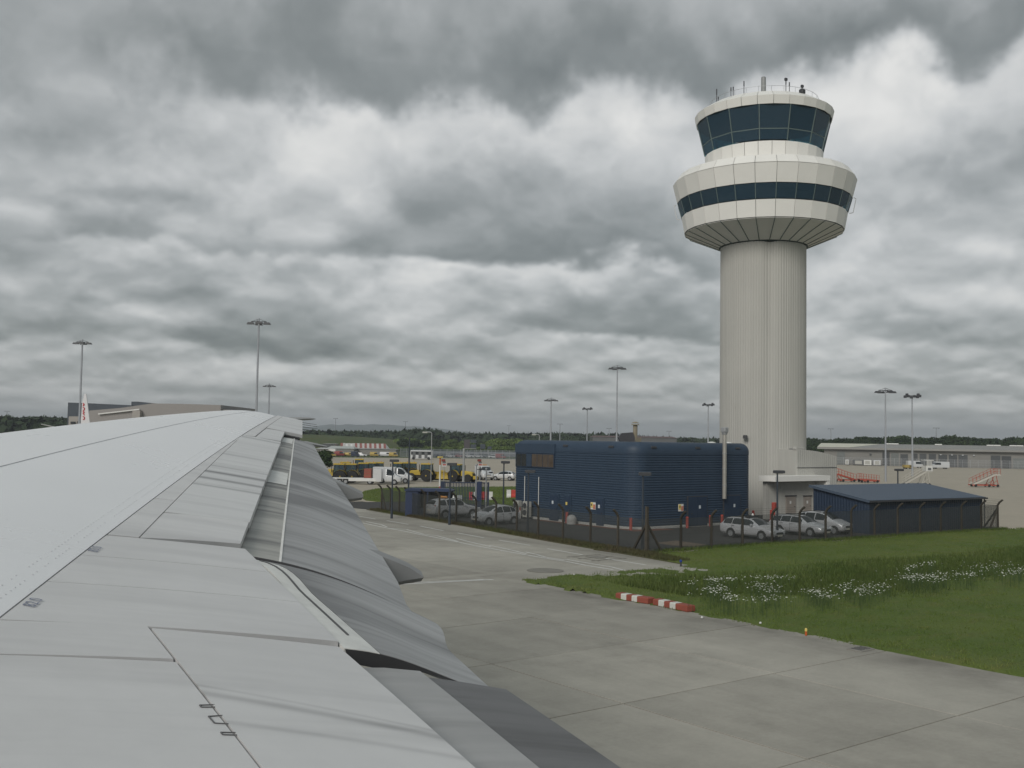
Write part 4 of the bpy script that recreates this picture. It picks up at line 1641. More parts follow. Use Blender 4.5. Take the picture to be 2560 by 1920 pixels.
o = MB().sphere((0, 0, .38), .42, 14, 8, .9).cyl((0, 0, 0), (0, 0, .3), .40, .42, 14).build('vent_cap', mat('grey_cap', (.36, .36, .35), .7), None, smooth=50, loc=(BX0 - .62, p[1] + .2, 0))
thing('', 'pale grey round-topped ventilation cap standing against the blue wall', 'vent', obj=o)

# red bollards
BL = [((1417, 1308.5), 'red bollard before the leftmost blue door', .85), ((1577, 1326.5), 'red bollard at the rounded corner of the blue building', .95), ((1718, 1321), 'red bollard left of the first double door', .9),
      ((1776, 1316.5), 'red bollard right of the first double door', .9), ((1805, 1315), 'red bollard below the stainless flue', .9), ((1883, 1302), 'red bollard where blue building meets tower', .9), ((1928, 1302), 'red bollard in front of the tower shaft', .95), ((2044, 1302), 'small red bollard beside the blue shed wall', .8)]
b0 = None
for (q, lab, h) in BL:
    p = at(*q)
    if b0 is None:
        b0 = thing('bollard', lab, 'bollard', (p[0], p[1], 0), group='red bollards guarding the buildings')
        MB().cyl((0, 0, 0), (0, 0, .86), .115, n=12).cyl((0, 0, .86), (0, 0, .9), .115, .08, 12).build('post', M_redp, b0, smooth=40)
        MB().cyl((0, 0, .0), (0, 0, .03), .17, n=12).build('base', M_dkmetal, b0)
    else:
        dup(b0, (p[0], p[1], 0), 0, lab, (1, 1, h / .9))
p = at(1936, 1322)
fp = thing('fire_point', 'tall red fire point post behind the silver estate cars', 'fire point', (p[0], p[1], 0))
MB().cyl((0, 0, 0), (0, 0, 2.0), .06, n=8).build('post', M_redp, fp)
MB().rbox((0, 0, 1.75), (.42, .28, .62), .04).build('cabinet', M_redp, fp)

# ------------------------------------------------------------------ blue lean-to shed
c1, c2 = np.array([69.05, 44.75]), np.array([83.3, 43.5])
ax = (c2 - c1) / np.linalg.norm(c2 - c1)
ay = np.array([-ax[1], ax[0]])
SW, SDp, Z0_, Z1_ = float(np.linalg.norm(c2 - c1)), 5.3, 2.46, 3.28
shed = thing('lean_to_shed', 'low dark blue lean-to shed with grey-blue sloping roof behind the fence', 'shed', (c1[0], c1[1], 0), math.atan2(ax[1], ax[0]))
M_sheddk = mat_blue('shed_blue_shaded', (.018, .028, .048))  # darker copy of the shed blue, shade of these faces put into the colour
mb = MB()
for k in range(48):          # ribbed front and back sheets
    pass
def ribwall(p0, p1, zt0, zt1, n, mat_, name):
    mb = MB()
    p0, p1 = np.array(p0), np.array(p1)
    d = (p1 - p0) / np.linalg.norm(p1 - p0)
    nn_ = np.array([d[1], -d[0]])
    bot, top = [], []
    for i in range(n * 4 + 1):
        t = i / (n * 4)
        q = p0 + (p1 - p0) * t + nn_ * (0, .03, .03, 0)[i % 4]
        bot.append((q[0], q[1], -.05))
        top.append((q[0], q[1], zt0 + (zt1 - zt0) * t))
    mb.loft([bot, top], closed=False, cap=False)
    return mb.build(name, mat_, shed)


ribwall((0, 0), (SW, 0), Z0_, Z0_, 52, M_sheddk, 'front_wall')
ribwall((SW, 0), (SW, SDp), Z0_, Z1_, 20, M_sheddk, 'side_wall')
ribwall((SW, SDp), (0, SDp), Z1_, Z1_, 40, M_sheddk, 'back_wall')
ribwall((0, SDp), (0, 0), Z1_, Z0_, 20, mat_blue('shed_blue_lit', (.026, .042, .072)), 'side_wall')  # lighter copy of the shed blue for the better lit left end
mb = MB()
o_ = .22
sl = (Z1_ - Z0_) / SDp
zz_ = lambda y: Z0_ + sl * y + .03
top, bot = [], []
NR = 40
G = []
for i in range(NR * 4 + 1):
    x = -o_ + (SW + 2 * o_) * i / (NR * 4)
    h = (0, .022, .022, 0)[i % 4]
    G.append([(x, -o_, zz_(-o_) + h + .06), (x, SDp + o_, zz_(SDp + o_) + h + .06)])
mb.grid(G, flip=True)
mb.box((SW / 2, SDp / 2, 0), (.01, .01, .01))
mb.v = mb.v[:-8]
mb.f = mb.f[:-6]
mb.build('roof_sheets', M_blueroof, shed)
mb = MB()
mb.loft([[(-o_, -o_, zz_(-o_)), (SW + o_, -o_, zz_(-o_)), (SW + o_, SDp + o_, zz_(SDp + o_)), (-o_, SDp + o_, zz_(SDp + o_))],
         [(-o_, -o_, zz_(-o_) + .05), (SW + o_, -o_, zz_(-o_) + .05), (SW + o_, SDp + o_, zz_(SDp + o_) + .05), (-o_, SDp + o_, zz_(SDp + o_) + .05)]])
mb.build('roof_deck', M_sheddk, shed)
mb = MB()
mb.bar((-o_ - .03, -o_, zz_(-o_)), (-o_ - .03, SDp + o_, zz_(SDp + o_)), .06, .20)
mb.build('verge_trim', M_blueroof, shed)
mb = MB()
mb.box((SW / 2, -o_ - .07, zz_(-o_) - .02), (SW + .5, .12, .12))
mb.build('gutter', M_dkmetal, shed)
MB().cyl((SW + .12, -.1, 0), (SW + .12, -.1, Z0_), .05, n=8).build('downpipe', M_dkmetal, shed)

# ------------------------------------------------------------------ compound fence
M_fpost = mat('weathered_post', (.052, .045, .035), .85, noise=(3, .35), bump=(20, .4), rnd=.25)
M_wire = mat('fence_wire', (.055, .060, .055), .6)
fence = thing('compound_fence', 'chain-link security fence on cranked concrete posts round the compound', 'fence')


def post_mesh(h, w=.13, crank=.42):
    mb = MB()
    mb.loft([[(-w / 2, -w / 2, -.1), (w / 2, -w / 2, -.1), (w / 2, w / 2, -.1), (-w / 2, w / 2, -.1)],
             [(-w * .42, -w * .42, h), (w * .42, -w * .42, h), (w * .42, w * .42, h), (-w * .42, w * .42, h)]], cap=True)
    if crank:
        k = w * .42
        mb.loft([[(-k, -k, h), (k, -k, h - .03), (k, k, h - .03), (-k, k, h)],
                 [(crank * .35 - k, -k, h + .24), (crank * .35 + k, -k, h + .17), (crank * .35 + k, k, h + .17), (crank * .35 - k, k, h + .24)],
                 [(crank - k, -k * .9, h + .47), (crank + k, -k * .9, h + .40), (crank + k, k * .9, h + .40), (crank - k, k * .9, h + .47)]])
    return mb.mesh('fence_post', M_fpost)


pm = post_mesh(1.98)
pm0 = post_mesh(2.75, .19, 0)
corner = at(1619, 1381)
LPX = [(1059, 1296), (1100, 1302), (1142, 1309), (1190, 1317), (1238, 1325), (1293, 1333), (1349, 1341), (1408, 1350.5), (1473, 1361), (1542, 1371)]
LP = [corner] + [at(*q) for q in LPX[::-1]] + [at(1014, 1289), at(998, 1285), at(978, 1281), at(955, 1277)]
# straighten the run a little: x from a smooth fit along y
ly = np.array([p[1] for p in LP])
lx = np.polyval(np.polyfit(ly, [p[0] for p in LP], 2), ly)
lpos = list(zip(lx, ly))
for k, (x, y) in enumerate(lpos):
    if k == 0:
        inst(pm0, 'fence_post', fence, (x, y, 0), .1)
    else:
        inst(pm, 'fence_post', fence, (x, y, 0), math.pi + random.uniform(-.04, .04))
RPX = [1702, 1778, 1856, 1930, 1999, 2064, 2128, 2186, 2244, 2300, 2352, 2404, 2453, 2495]
rpos = []
for px in RPX:
    # walk along the fence line until it meets this sight line
    lo_, hi_ = 45.0, 100.0
    d = ray(px, 1350)
    for _ in range(50):
        md = (lo_ + hi_) / 2
        if md / fence_y(md) < d[0] / d[1]:
            lo_ = md
        else:
            hi_ = md
    rpos.append((md, float(fence_y(md))))
for k, (x, y) in enumerate(rpos):
    inst(pm, 'fence_post', fence, (x, y, 0), -math.pi / 2 + random.uniform(-.06, .06))
# raking braces at corner and end
mb = MB()
brm = MB().bar((0, 0, 1.75), (1.25, 0, -.05), .11).mesh('brace', M_fpost)
x, y = lpos[0]
for a in (math.atan2(lpos[1][1] - y, lpos[1][0] - x), math.atan2(rpos[0][1] - y, rpos[0][0] - x)):
    inst(brm, 'brace', fence, (x, y, 0), a)
x, y = rpos[-1]
for a in (math.atan2(rpos[-2][1] - y, rpos[-2][0] - x), math.pi / 2):
    inst(brm, 'brace', fence, (x, y, 0), a)
x, y = lpos[-1]
inst(brm, 'brace', fence, (x, y, 0), math.atan2(lpos[-2][1] - y, lpos[-2][0] - x))
# right-hand return of the fence, then mesh and strand wires
ret = [(rpos[-1][0] + .3, rpos[-1][1] + 3.2), (rpos[-1][0] + .8, rpos[-1][1] + 9)]
runs = [([corner[:2]] + [p for p in lpos[1:]], (-1, 0)), ([corner[:2]] + rpos, (0, -1)), ([rpos[-1]] + ret, (1, 0))]
mbm, mbw = MB(), MB()
for pts, outw in runs:
    for (a, b) in zip(pts[:-1], pts[1:]):
        a, b = np.array(a), np.array(b)
        L = np.linalg.norm(b - a)
        d = (b - a) / L
        q = lambda t, z, o=0.0: (a[0] + d[0] * t + outw[0] * o, a[1] + d[1] * t + outw[1] * o, z)
        for z in (.04, 1.0, 1.95):
            mbw.bar(q(0, z), q(L, z), .010)
        for o, z in ((.14, 2.10), (.28, 2.26), (.42, 2.40)):
            mbw.bar(q(0, z, o), q(L, z, o), .009)
        st = .11
        hgt = 1.93
        for sgn in (1, -1):
            for k in range(int(-hgt / st), int(L / st) + 1) if sgn > 0 else range(0, int((L + hgt) / st) + 1):
                t0, t1 = k * st, k * st + sgn * hgt
                z0, z1 = .03, .03 + hgt
                # clip to the bay
                lo_t, hi_t = min(t0, t1), max(t0, t1)
                if hi_t < 0 or lo_t > L:
                    continue
                def zat(t):
                    return z0 + (z1 - z0) * (t - t0) / (t1 - t0)
                ta, tb = max(lo_t, 0), min(hi_t, L)
                if tb - ta < .02:
                    continue
                p_, r_ = q(ta, zat(ta)), q(tb, zat(tb))
                w = .009
                nx, ny = -d[1] * w, d[0] * w
                mbm.add([(p_[0] - nx, p_[1] - ny, p_[2]), (p_[0] + nx, p_[1] + ny, p_[2]), (p_[0], p_[1], p_[2] + w * 2), (r_[0] - nx, r_[1] - ny, r_[2]), (r_[0] + nx, r_[1] + ny, r_[2]), (r_[0], r_[1], r_[2] + w * 2)],
                        [(0, 1, 4, 3), (1, 2, 5, 4), (2, 0, 3, 5)])
mbm.build('chain_link', M_wire, fence, kind='stuff')
mbw.build('strand_wire', M_wire, fence)

# ------------------------------------------------------------------ low lamp posts with a flat head
M_lpost = mat('lamp_post_paint', (.038, .048, .062), .5)
LP_ = [((979, 1296), 1152, 'dark flat-headed lamp post in front of the white box van'), ((1123.5, 1312), 1161, 'dark flat-headed lamp post in front of the palisade gate'), ((1257.7, 1299), 1156, 'dark flat-headed lamp post left of the blue building'),
       ((1319, 1334), 1179, 'dark flat-headed lamp post at the cooling units'), ((1606, 1376), 1185, 'dark flat-headed lamp post by the fence corner'), ((1943, 1352), 1180, 'dark flat-headed lamp post in front of the tower foot'), ((2245, 1300), 1175, 'dark flat-headed lamp post rising behind the shed roof')]
proto = None
for (q, ytop, lab) in LP_:
    p = at(*q)
    D = p[0] * math.sin(HEAD) + p[1] * math.cos(HEAD)
    h = at_depth(q[0], ytop, D)[2]
    if proto is None:
        H0 = h
        proto = thing('lamp_post', lab, 'lamp post', (p[0], p[1], 0), -HEAD, group='short lamp posts of the compound')
        MB().cyl((0, 0, 0), (0, 0, H0 - .1), .075, .055, 10).cyl((0, 0, 0), (0, 0, .9), .10, .10, 10).build('pole', M_lpost, proto)
        MB().rbox((.12, 0, H0 + .02), (.75, .42, .20), .04).build('lamp_head', M_dkmetal, proto)
        MB().box((.12, 0, H0 - .092), (.5, .3, .02)).build('diffuser', mat('lamp_diffuser', (.30, .30, .28), .4), proto)
    else:
        dup(proto, (p[0], p[1], 0), -HEAD, lab, (1, 1, h / H0))

# ------------------------------------------------------------------ blue hut, gate, signs, barriers by the gate
p = at(1041, 1290)
hut = thing('smoking_hut', 'small dark blue rounded hut with glazed front by the gate', 'hut', (p[0] + .2, p[1] + .6, 0), -HEAD - R(8))
M_bluetank = mat_blue('hut_blue', (.030, .044, .092))
mb = MB()
rr = [(-.62, -.9), (.45, -.9), (.62, -.7), (.62, .9), (-.62, .9)]
MB().prism(rr, 0, 2.12).build('solid_bay', M_bluetank, hut)
mb = MB()
mb.loft([[(-.7, -1.0, 2.12), (3.3, -1.0, 2.12), (3.3, 1.0, 2.12), (-.7, 1.0, 2.12)], [(-.7, -1.0, 2.22), (3.3, -1.0, 2.22), (3.3, 1.0, 2.22), (-.7, 1.0, 2.22)], [(-.45, -.75, 2.36), (3.05, -.75, 2.36), (3.05, .75, 2.36), (-.45, .75, 2.36)]])
mb.build('roof', M_bluetank, hut)
MB().box((1.9, .85, 1.06), (2.5, .06, 2.12)).build('back_wall', M_sheddk, hut)
MB().box((1.9, -.05, 1.25), (2.5, .03, 1.7)).build('glazing', M_win, hut)
MB().box((1.9, -.85, .35), (2.5, .05, .68)).build('front_panel', M_sheddk, hut)
for xx in (1.3, 3.15):
    MB().box((xx, -.85, 1.06), (.10, .10, 2.12)).build('corner_post', M_bluetank, hut)

ga, gb = at_depth(1104, 1262, 100), at_depth(1222, 1262, 100)
gv = np.array(gb[:2]) - np.array(ga[:2])
GL = float(np.linalg.norm(gv))
gate = thing('palisade_gate', 'blue palisade gate of upright bars with notice boards', 'gate', (ga[0], ga[1], 0), math.atan2(gv[1], gv[0]))
M_gate = mat_blue('gate_blue', (.030, .042, .075))
mb = MB()
mb.box((GL / 2, 0, 2.42), (GL, .09, .10)).box((GL / 2, 0, .25), (GL, .09, .12))
mb.box((GL / 2, .02, .95), (GL, .05, .06))
mb.build('gate_rails', M_gate, gate)
for xx, w in ((.08, .42), (GL - .05, .12)):
    MB().box((xx, 0, 1.25), (w, .16, 2.5)).build('gate_stile', M_gate, gate)
MB().rbox((GL * .80, -.25, 1.28), (.46, .40, 2.55), .04).build('gate_pier', M_bluetank, gate)
barm = MB().box((0, 0, 1.33), (.075, .045, 2.15)).mesh('gate_bar', M_gate)
nb = 28
for k in range(nb):
    xx = .36 + (GL - .5) * k / (nb - 1)
    if abs(xx - GL * .80) > .27:
        inst(barm, 'gate_bar', gate, (xx, .035, 0))
M_board = mat('notice_board', (.34, .36, .37), .6)
for px0, px1 in ((1113, 1123), (1125, 1139), (1143, 1155)):
    a_ = (px0 - 1104) / 118 * GL
    b_ = (px1 - 1104) / 118 * GL
    bo = MB().box(((a_ + b_) / 2, -.06, .95), (b_ - a_, .03, .52)).build('notice_board', M_board, gate)
    mb = MB()
    for kk_ in range(4):
        mb.box(((a_ + b_) / 2, -.078, 1.12 - kk_ * .11), ((b_ - a_) * .75, .004, .035))
    mb.build('board_lines', M_dkmetal, bo)
for px, ytop, ybase in ((1189, 1163, 1282), (1214, 1172, 1279)):
    p = at(px, ybase + 3)
    D = p[0] * math.sin(HEAD) + p[1] * math.cos(HEAD)
    h = at_depth(px, ytop, D)[2]
    gp = thing('gate_mast', 'slim grey mast %s of the gate pier' % ('left' if px == 1189 else 'right'), 'mast', (p[0], p[1], 0), group='slim masts beside the gate')
    MB().cyl((0, 0, 0), (0, 0, h), .075, .06, 8).build('pole', M_metal, gp)
    MB().sphere((0, 0, h), .10, 8, 6).build('cap', M_metal, gp)
    mb = MB().bar((0, 0, h - .4), (.5, .1, h - .35), .05)
    mb.rbox((.62, .12, h - .35), (.34, .14, .14), .02).build('camera_arm', M_dkmetal, gp)

# plastic road barriers on the island
M_wplast = mat('white_plastic', (.62, .62, .60), .5)
M_rplast = mat('red_plastic', (.48, .055, .045), .5)


def water_barrier(px0, py, px1, col1, lab, D=117):
    a_, b_ = at_depth(px0, py, D), at_depth(px1, py, D)
    v_ = np.array(b_[:2]) - np.array(a_[:2])
    L_ = float(np.linalg.norm(v_))
    r = thing('road_barrier', lab, 'barrier', (a_[0], a_[1], .04), math.atan2(v_[1], v_[0]), group='plastic barriers behind the gate')
    for k in range(2):
        mb = MB()
        x0, x1 = L_ * k / 2 + .02, L_ * (k + 1) / 2 - .02
        s_ = lambda w, z: [(x0, -w, z), (x1, -w, z), (x1, w, z), (x0, w, z)]
        mb.loft([s_(.28, 0), s_(.28, .22), s_(.13, .42), s_(.11, .88)])
        mb.build('barrier_block', (M_rplast if (k == 0) == col1 else M_wplast), r)


water_barrier(1172, 1245, 1192, True, 'red and white plastic barrier seen through the left gate bars', 112)
water_barrier(1203, 1246, 1232, True, 'red plastic barrier seen through the right gate bars', 113)
water_barrier(1266, 1243, 1289, False, 'red and white plastic barrier left of the blue building wall', 118)

# signs on posts beyond the gate
M_maroon = mat('maroon_sign', (.13, .025, .022), .5)
M_blacks = mat('black_sign', (.02, .02, .02), .5)
for px, lab in ((1108, 'stacked maroon, black and red signs nearer the striped pole'), (1198, 'stacked maroon, black and red signs above the white truck')):
    D = 108.0
    p = at_depth(px, 1250, D)
    sg = thing('taxiway_sign', lab, 'sign', (p[0], p[1], 0), -HEAD, group='stacked signs beyond the gate')
    MB().cyl((.02, .06, 0), (.02, .06, 4.3), .045, n=8).build('post', M_metal, sg)
    for (dx, ztop, h, w, m_, nm) in ((-.05, 4.35, .24, .40, M_maroon, 'maroon_plate'), (.03, 4.05, .18, .32, M_blacks, 'black_plate'), (.05, 3.82, .30, .42, M_white, 'white_plate')):
        z_ = at_depth(px, 1151 if nm[0] == 'm' else (1156.5 if nm[0] == 'b' else 1162.5), D)[2]
        pl_ = MB().box((dx, 0, z_), (w, .04, h)).build(nm, m_, sg)
        if nm[0] == 'w':
            MB().box((dx, -.026, z_ + .03), (w * .8, .01, h * .5)).build('red_band', M_redp, pl_)
        else:
            mb = MB()
            for kk_ in range(3):
                mb.box((dx - w * .3 + w * .3 * kk_, -.026, z_), (w * .16, .01, h * .5))
            mb.build('characters', M_redp if nm[0] == 'm' else M_metal, pl_)
p = at(1098.5, 1254)
pole = thing('striped_pole', 'tall red and white banded pole behind the blue hut', 'pole', (p[0], p[1], 0))
D = p[0] * math.sin(HEAD) + p[1] * math.cos(HEAD)
zs = [at_depth(1098.5, q, D)[2] for q in (1254, 1216, 1193, 1162, 1144)]
for k in range(4):
    MB().cyl((0, 0, max(0, zs[k])), (0, 0, zs[k + 1]), .085, n=10).build('band', [M_redp, M_white, M_white, mat('orange_paint', (.45, .14, .04), .5)][k], pole)
MB().rbox((0, 0, zs[4] + .05), (.62, .2, .16), .03).build('crosshead', M_yel, pole)
p = at(1055, 1291)
D = p[0] * math.sin(HEAD) + p[1] * math.cos(HEAD)
h = at_depth(1055, 1098, D)[2]
cp = thing('camera_pole', 'tall slender dark pole rising from behind the blue hut', 'pole', (p[0] - .2, p[1] + 1.9, 0))
MB().cyl((0, 0, 0), (0, 0, h), .085, .06, 10).build('pole', M_lpost, cp)
MB().cyl((0, 0, h), (0, 0, h + .15), .09, .03, 10).build('cap', M_dkmetal, cp)
# ------------------------------------------------------------------ vehicles
def mat_carpaint(name, c):
    m, g, b = custom(name)
    P = g.n('ShaderNodeTexCoord').outputs['Object']
    n1 = g.noise(P, 1.3, 4, .5)
    sepz = g.n('ShaderNodeSeparateXYZ')
    g.t.links.new(P, sepz.inputs[0])
    dirt = g.math('MULTIPLY', g.ramp(sepz.outputs[2], [(.15, 1.0), (.55, 0.0)]), g.math('MULTIPLY_ADD', n1, .6, .1))
    col = g.mix(dirt, c, (.16, .15, .13))
    g.t.links.new(col, b.inputs['Base Color'])
    b.inputs['Metallic'].default_value = .25
    b.inputs['Roughness'].default_value = .32
    b.inputs['Coat Weight'].default_value = .5
    b.inputs['Coat Roughness'].default_value = .08
    return m


M_silver = mat_carpaint('silver_paint', (.56, .57, .59))
M_cwhite = mat_carpaint('white_car_paint', (.62, .63, .64))
M_cred = mat_carpaint('red_car_paint', (.24, .045, .04))
M_cblue = mat_carpaint('dark_blue_paint', (.03, .04, .075))
M_cgrey = mat_carpaint('grey_car_paint', (.13, .135, .14))
M_cyel = mat_carpaint('yellow_paint', (.40, .29, .07))
M_cglass = mat('car_glass', (.018, .023, .026), .06, spec=.7, noise=(2, .2))
M_tyre = mat('tyre_rubber', (.022, .022, .022), .8)
M_rim = mat('wheel_alloy', (.34, .35, .36), .4, metal=.5)
M_plast = mat('black_plastic', (.028, .028, .03), .6)
M_lamp = mat('headlamp_lens', (.55, .57, .58), .12, spec=.7)
M_tail = mat('tail_lens', (.30, .02, .02), .2)
M_amber = mat('amber_beacon', (.50, .22, .05), .3)
M_plate = mat('number_plate', (.62, .60, .50), .5)

# stations: x, sill z, half width, belt z, roof half width, top z
CARS = {
    'estate': dict(L=4.57, wb=2.58, fx=1.36, r=.315, st=[(2.28, .32, .62, .52, .50, .58), (2.20, .24, .78, .62, .62, .70), (1.95, .22, .84, .74, .72, .81), (1.55, .20, .87, .83, .76, .90), (1.10, .20, .88, .90, .76, .985),
                   (.86, .20, .885, .925, .70, 1.10), (.45, .20, .885, .93, .60, 1.37), (.15, .20, .885, .935, .575, 1.455), (-.5, .20, .885, .95, .57, 1.49), (-1.3, .20, .88, .965, .555, 1.47), (-1.85, .22, .865, .97, .535, 1.42),
                   (-2.05, .26, .85, .96, .56, 1.20), (-2.20, .30, .82, .94, .66, 1.00), (-2.28, .36, .76, .70, .66, .74)],
                   ws=(1.02, .30), side=[(.62, -.30), (-.36, -1.12), (-1.18, -1.88)], rw=(-1.92, -2.17)),
    'suv': dict(L=4.64, wb=2.67, fx=1.38, r=.36, st=[(2.32, .42, .66, .62, .55, .70), (2.24, .32, .82, .76, .66, .84), (1.9, .30, .88, .90, .76, .99), (1.45, .28, .90, .98, .79, 1.07), (1.05, .28, .90, 1.02, .78, 1.12),
                (.75, .28, .90, 1.05, .70, 1.30), (.40, .28, .90, 1.06, .63, 1.58), (.1, .28, .90, 1.07, .61, 1.67), (-.6, .28, .90, 1.08, .61, 1.70), (-1.4, .28, .895, 1.10, .59, 1.67), (-1.9, .30, .88, 1.12, .57, 1.60),
                (-2.1, .34, .865, 1.12, .60, 1.38), (-2.25, .38, .84, 1.06, .70, 1.14), (-2.32, .44, .78, .78, .68, .84)],
                ws=(.98, .25), side=[(.55, -.25), (-.32, -1.05), (-1.15, -1.75)], rw=(-1.97, -2.2)),
    'hatch': dict(L=3.86, wb=2.44, fx=1.22, r=.30, st=[(1.93, .34, .60, .56, .50, .64), (1.86, .25, .74, .70, .60, .78), (1.6, .22, .80, .82, .68, .90), (1.25, .20, .83, .90, .72, 1.00), (.98, .20, .84, .93, .70, 1.08),
                  (.6, .20, .845, .94, .61, 1.33), (.15, .20, .845, .945, .565, 1.50), (-.4, .20, .845, .96, .56, 1.545), (-1.0, .20, .84, .98, .545, 1.50), (-1.5, .22, .825, 1.00, .52, 1.36), (-1.75, .26, .80, .98, .58, 1.12),
                  (-1.88, .30, .77, .92, .62, .98), (-1.93, .36, .72, .66, .62, .72)],
                  ws=(1.1, .25), side=[(.72, -.15), (-.22, -.92), (-.98, -1.42)], rw=(-1.45, -1.8)),
    'mpv': dict(L=4.28, wb=2.76, fx=1.42, r=.31, st=[(2.14, .34, .64, .56, .52, .64), (2.06, .25, .80, .70, .66, .80), (1.75, .22, .86, .86, .74, .95), (1.35, .20, .875, .96, .75, 1.08), (1.05, .20, .88, .98, .72, 1.20),
                (.6, .20, .88, .99, .62, 1.48), (.2, .20, .88, 1.0, .585, 1.60), (-.5, .20, .88, 1.0, .575, 1.64), (-1.2, .20, .875, 1.02, .56, 1.60), (-1.7, .22, .86, 1.03, .54, 1.45), (-1.95, .26, .84, 1.0, .60, 1.18), (-2.09, .32, .80, .92, .66, .98), (-2.14, .38, .74, .68, .64, .74)],
                ws=(1.22, .30), side=[(.80, -.15), (-.22, -.98), (-1.05, -1.62)], rw=(-1.66, -2.0)),
    'van': dict(L=5.6, wb=3.45, fx=1.85, r=.34, st=[(2.8, .40, .78, .70, .70, .80), (2.72, .30, .94, .92, .84, 1.02), (2.35, .28, .98, 1.12, .88, 1.24), (2.0, .28, .99, 1.18, .84, 1.42), (1.5, .28, 1.0, 1.22, .78, 1.98), (1.2, .28, 1.0, 1.24, .76, 2.20),
                (.8, .28, 1.0, 1.25, .76, 2.26), (.3, .28, 1.0, 1.25, .76, 2.27)],
                ws=(2.12, 1.36), side=[(1.78, .72)], rw=None),
}


def car_body(kind, paint):
    C = CARS[kind]
    st = C['st']
    rings = []
    for x, zs, w, zb, wr, zt in st:
        half = [(0, zs), (w * .88, zs), (w * .985, zs + .14), (w, (zs + zb) * .52), (w * .985, zb - .06), (w * .955, zb), ((w * .955 + wr) / 2 + .018, (zb + zt - .06) / 2), (wr, zt - .07), (wr * .86, zt - .02), (0, zt)]
        ring = [(x, y, z) for y, z in half] + [(x, -y, z) for y, z in half[-2:0:-1]]
        rings.append(ring)
    mb = MB()
    mb.loft(rings)
    return mb


def interp_st(kind, x):
    st = CARS[kind]['st']
    xs = [s[0] for s in st][::-1]
    return [float(np.interp(x, xs, [s[i] for s in st][::-1])) for i in range(1, 6)]


def make_wheel(r, w=.2):
    t = MB().lathe([(r * .62, -w / 2), (r * .95, -w / 2), (r, -w * .3), (r, w * .3), (r * .95, w / 2), (r * .62, w / 2)], 20)
    t.v = [(x, z, y) for x, y, z in t.v]
    rm = MB().lathe([(r * .12, w * .40), (r * .2, w * .46), (r * .64, w * .42), (r * .64, w * .50)], 20)
    for k in range(5):
        a = 2 * math.pi * k / 5
        rm.bar((r * .1 * math.cos(a), r * .1 * math.sin(a), w * .47), (r * .6 * math.cos(a), r * .6 * math.sin(a), w * .47), r * .2, .02)
    rm.v = [(x, z, y) for x, y, z in rm.v]
    bk = MB().cyl((0, w * .35, 0), (0, w * .39, 0), r * .62, n=16)
    return t.mesh('wheel', M_tyre, 40), rm.mesh('rim', M_rim), bk.mesh('wheel_disc', M_plast)


WH = {}


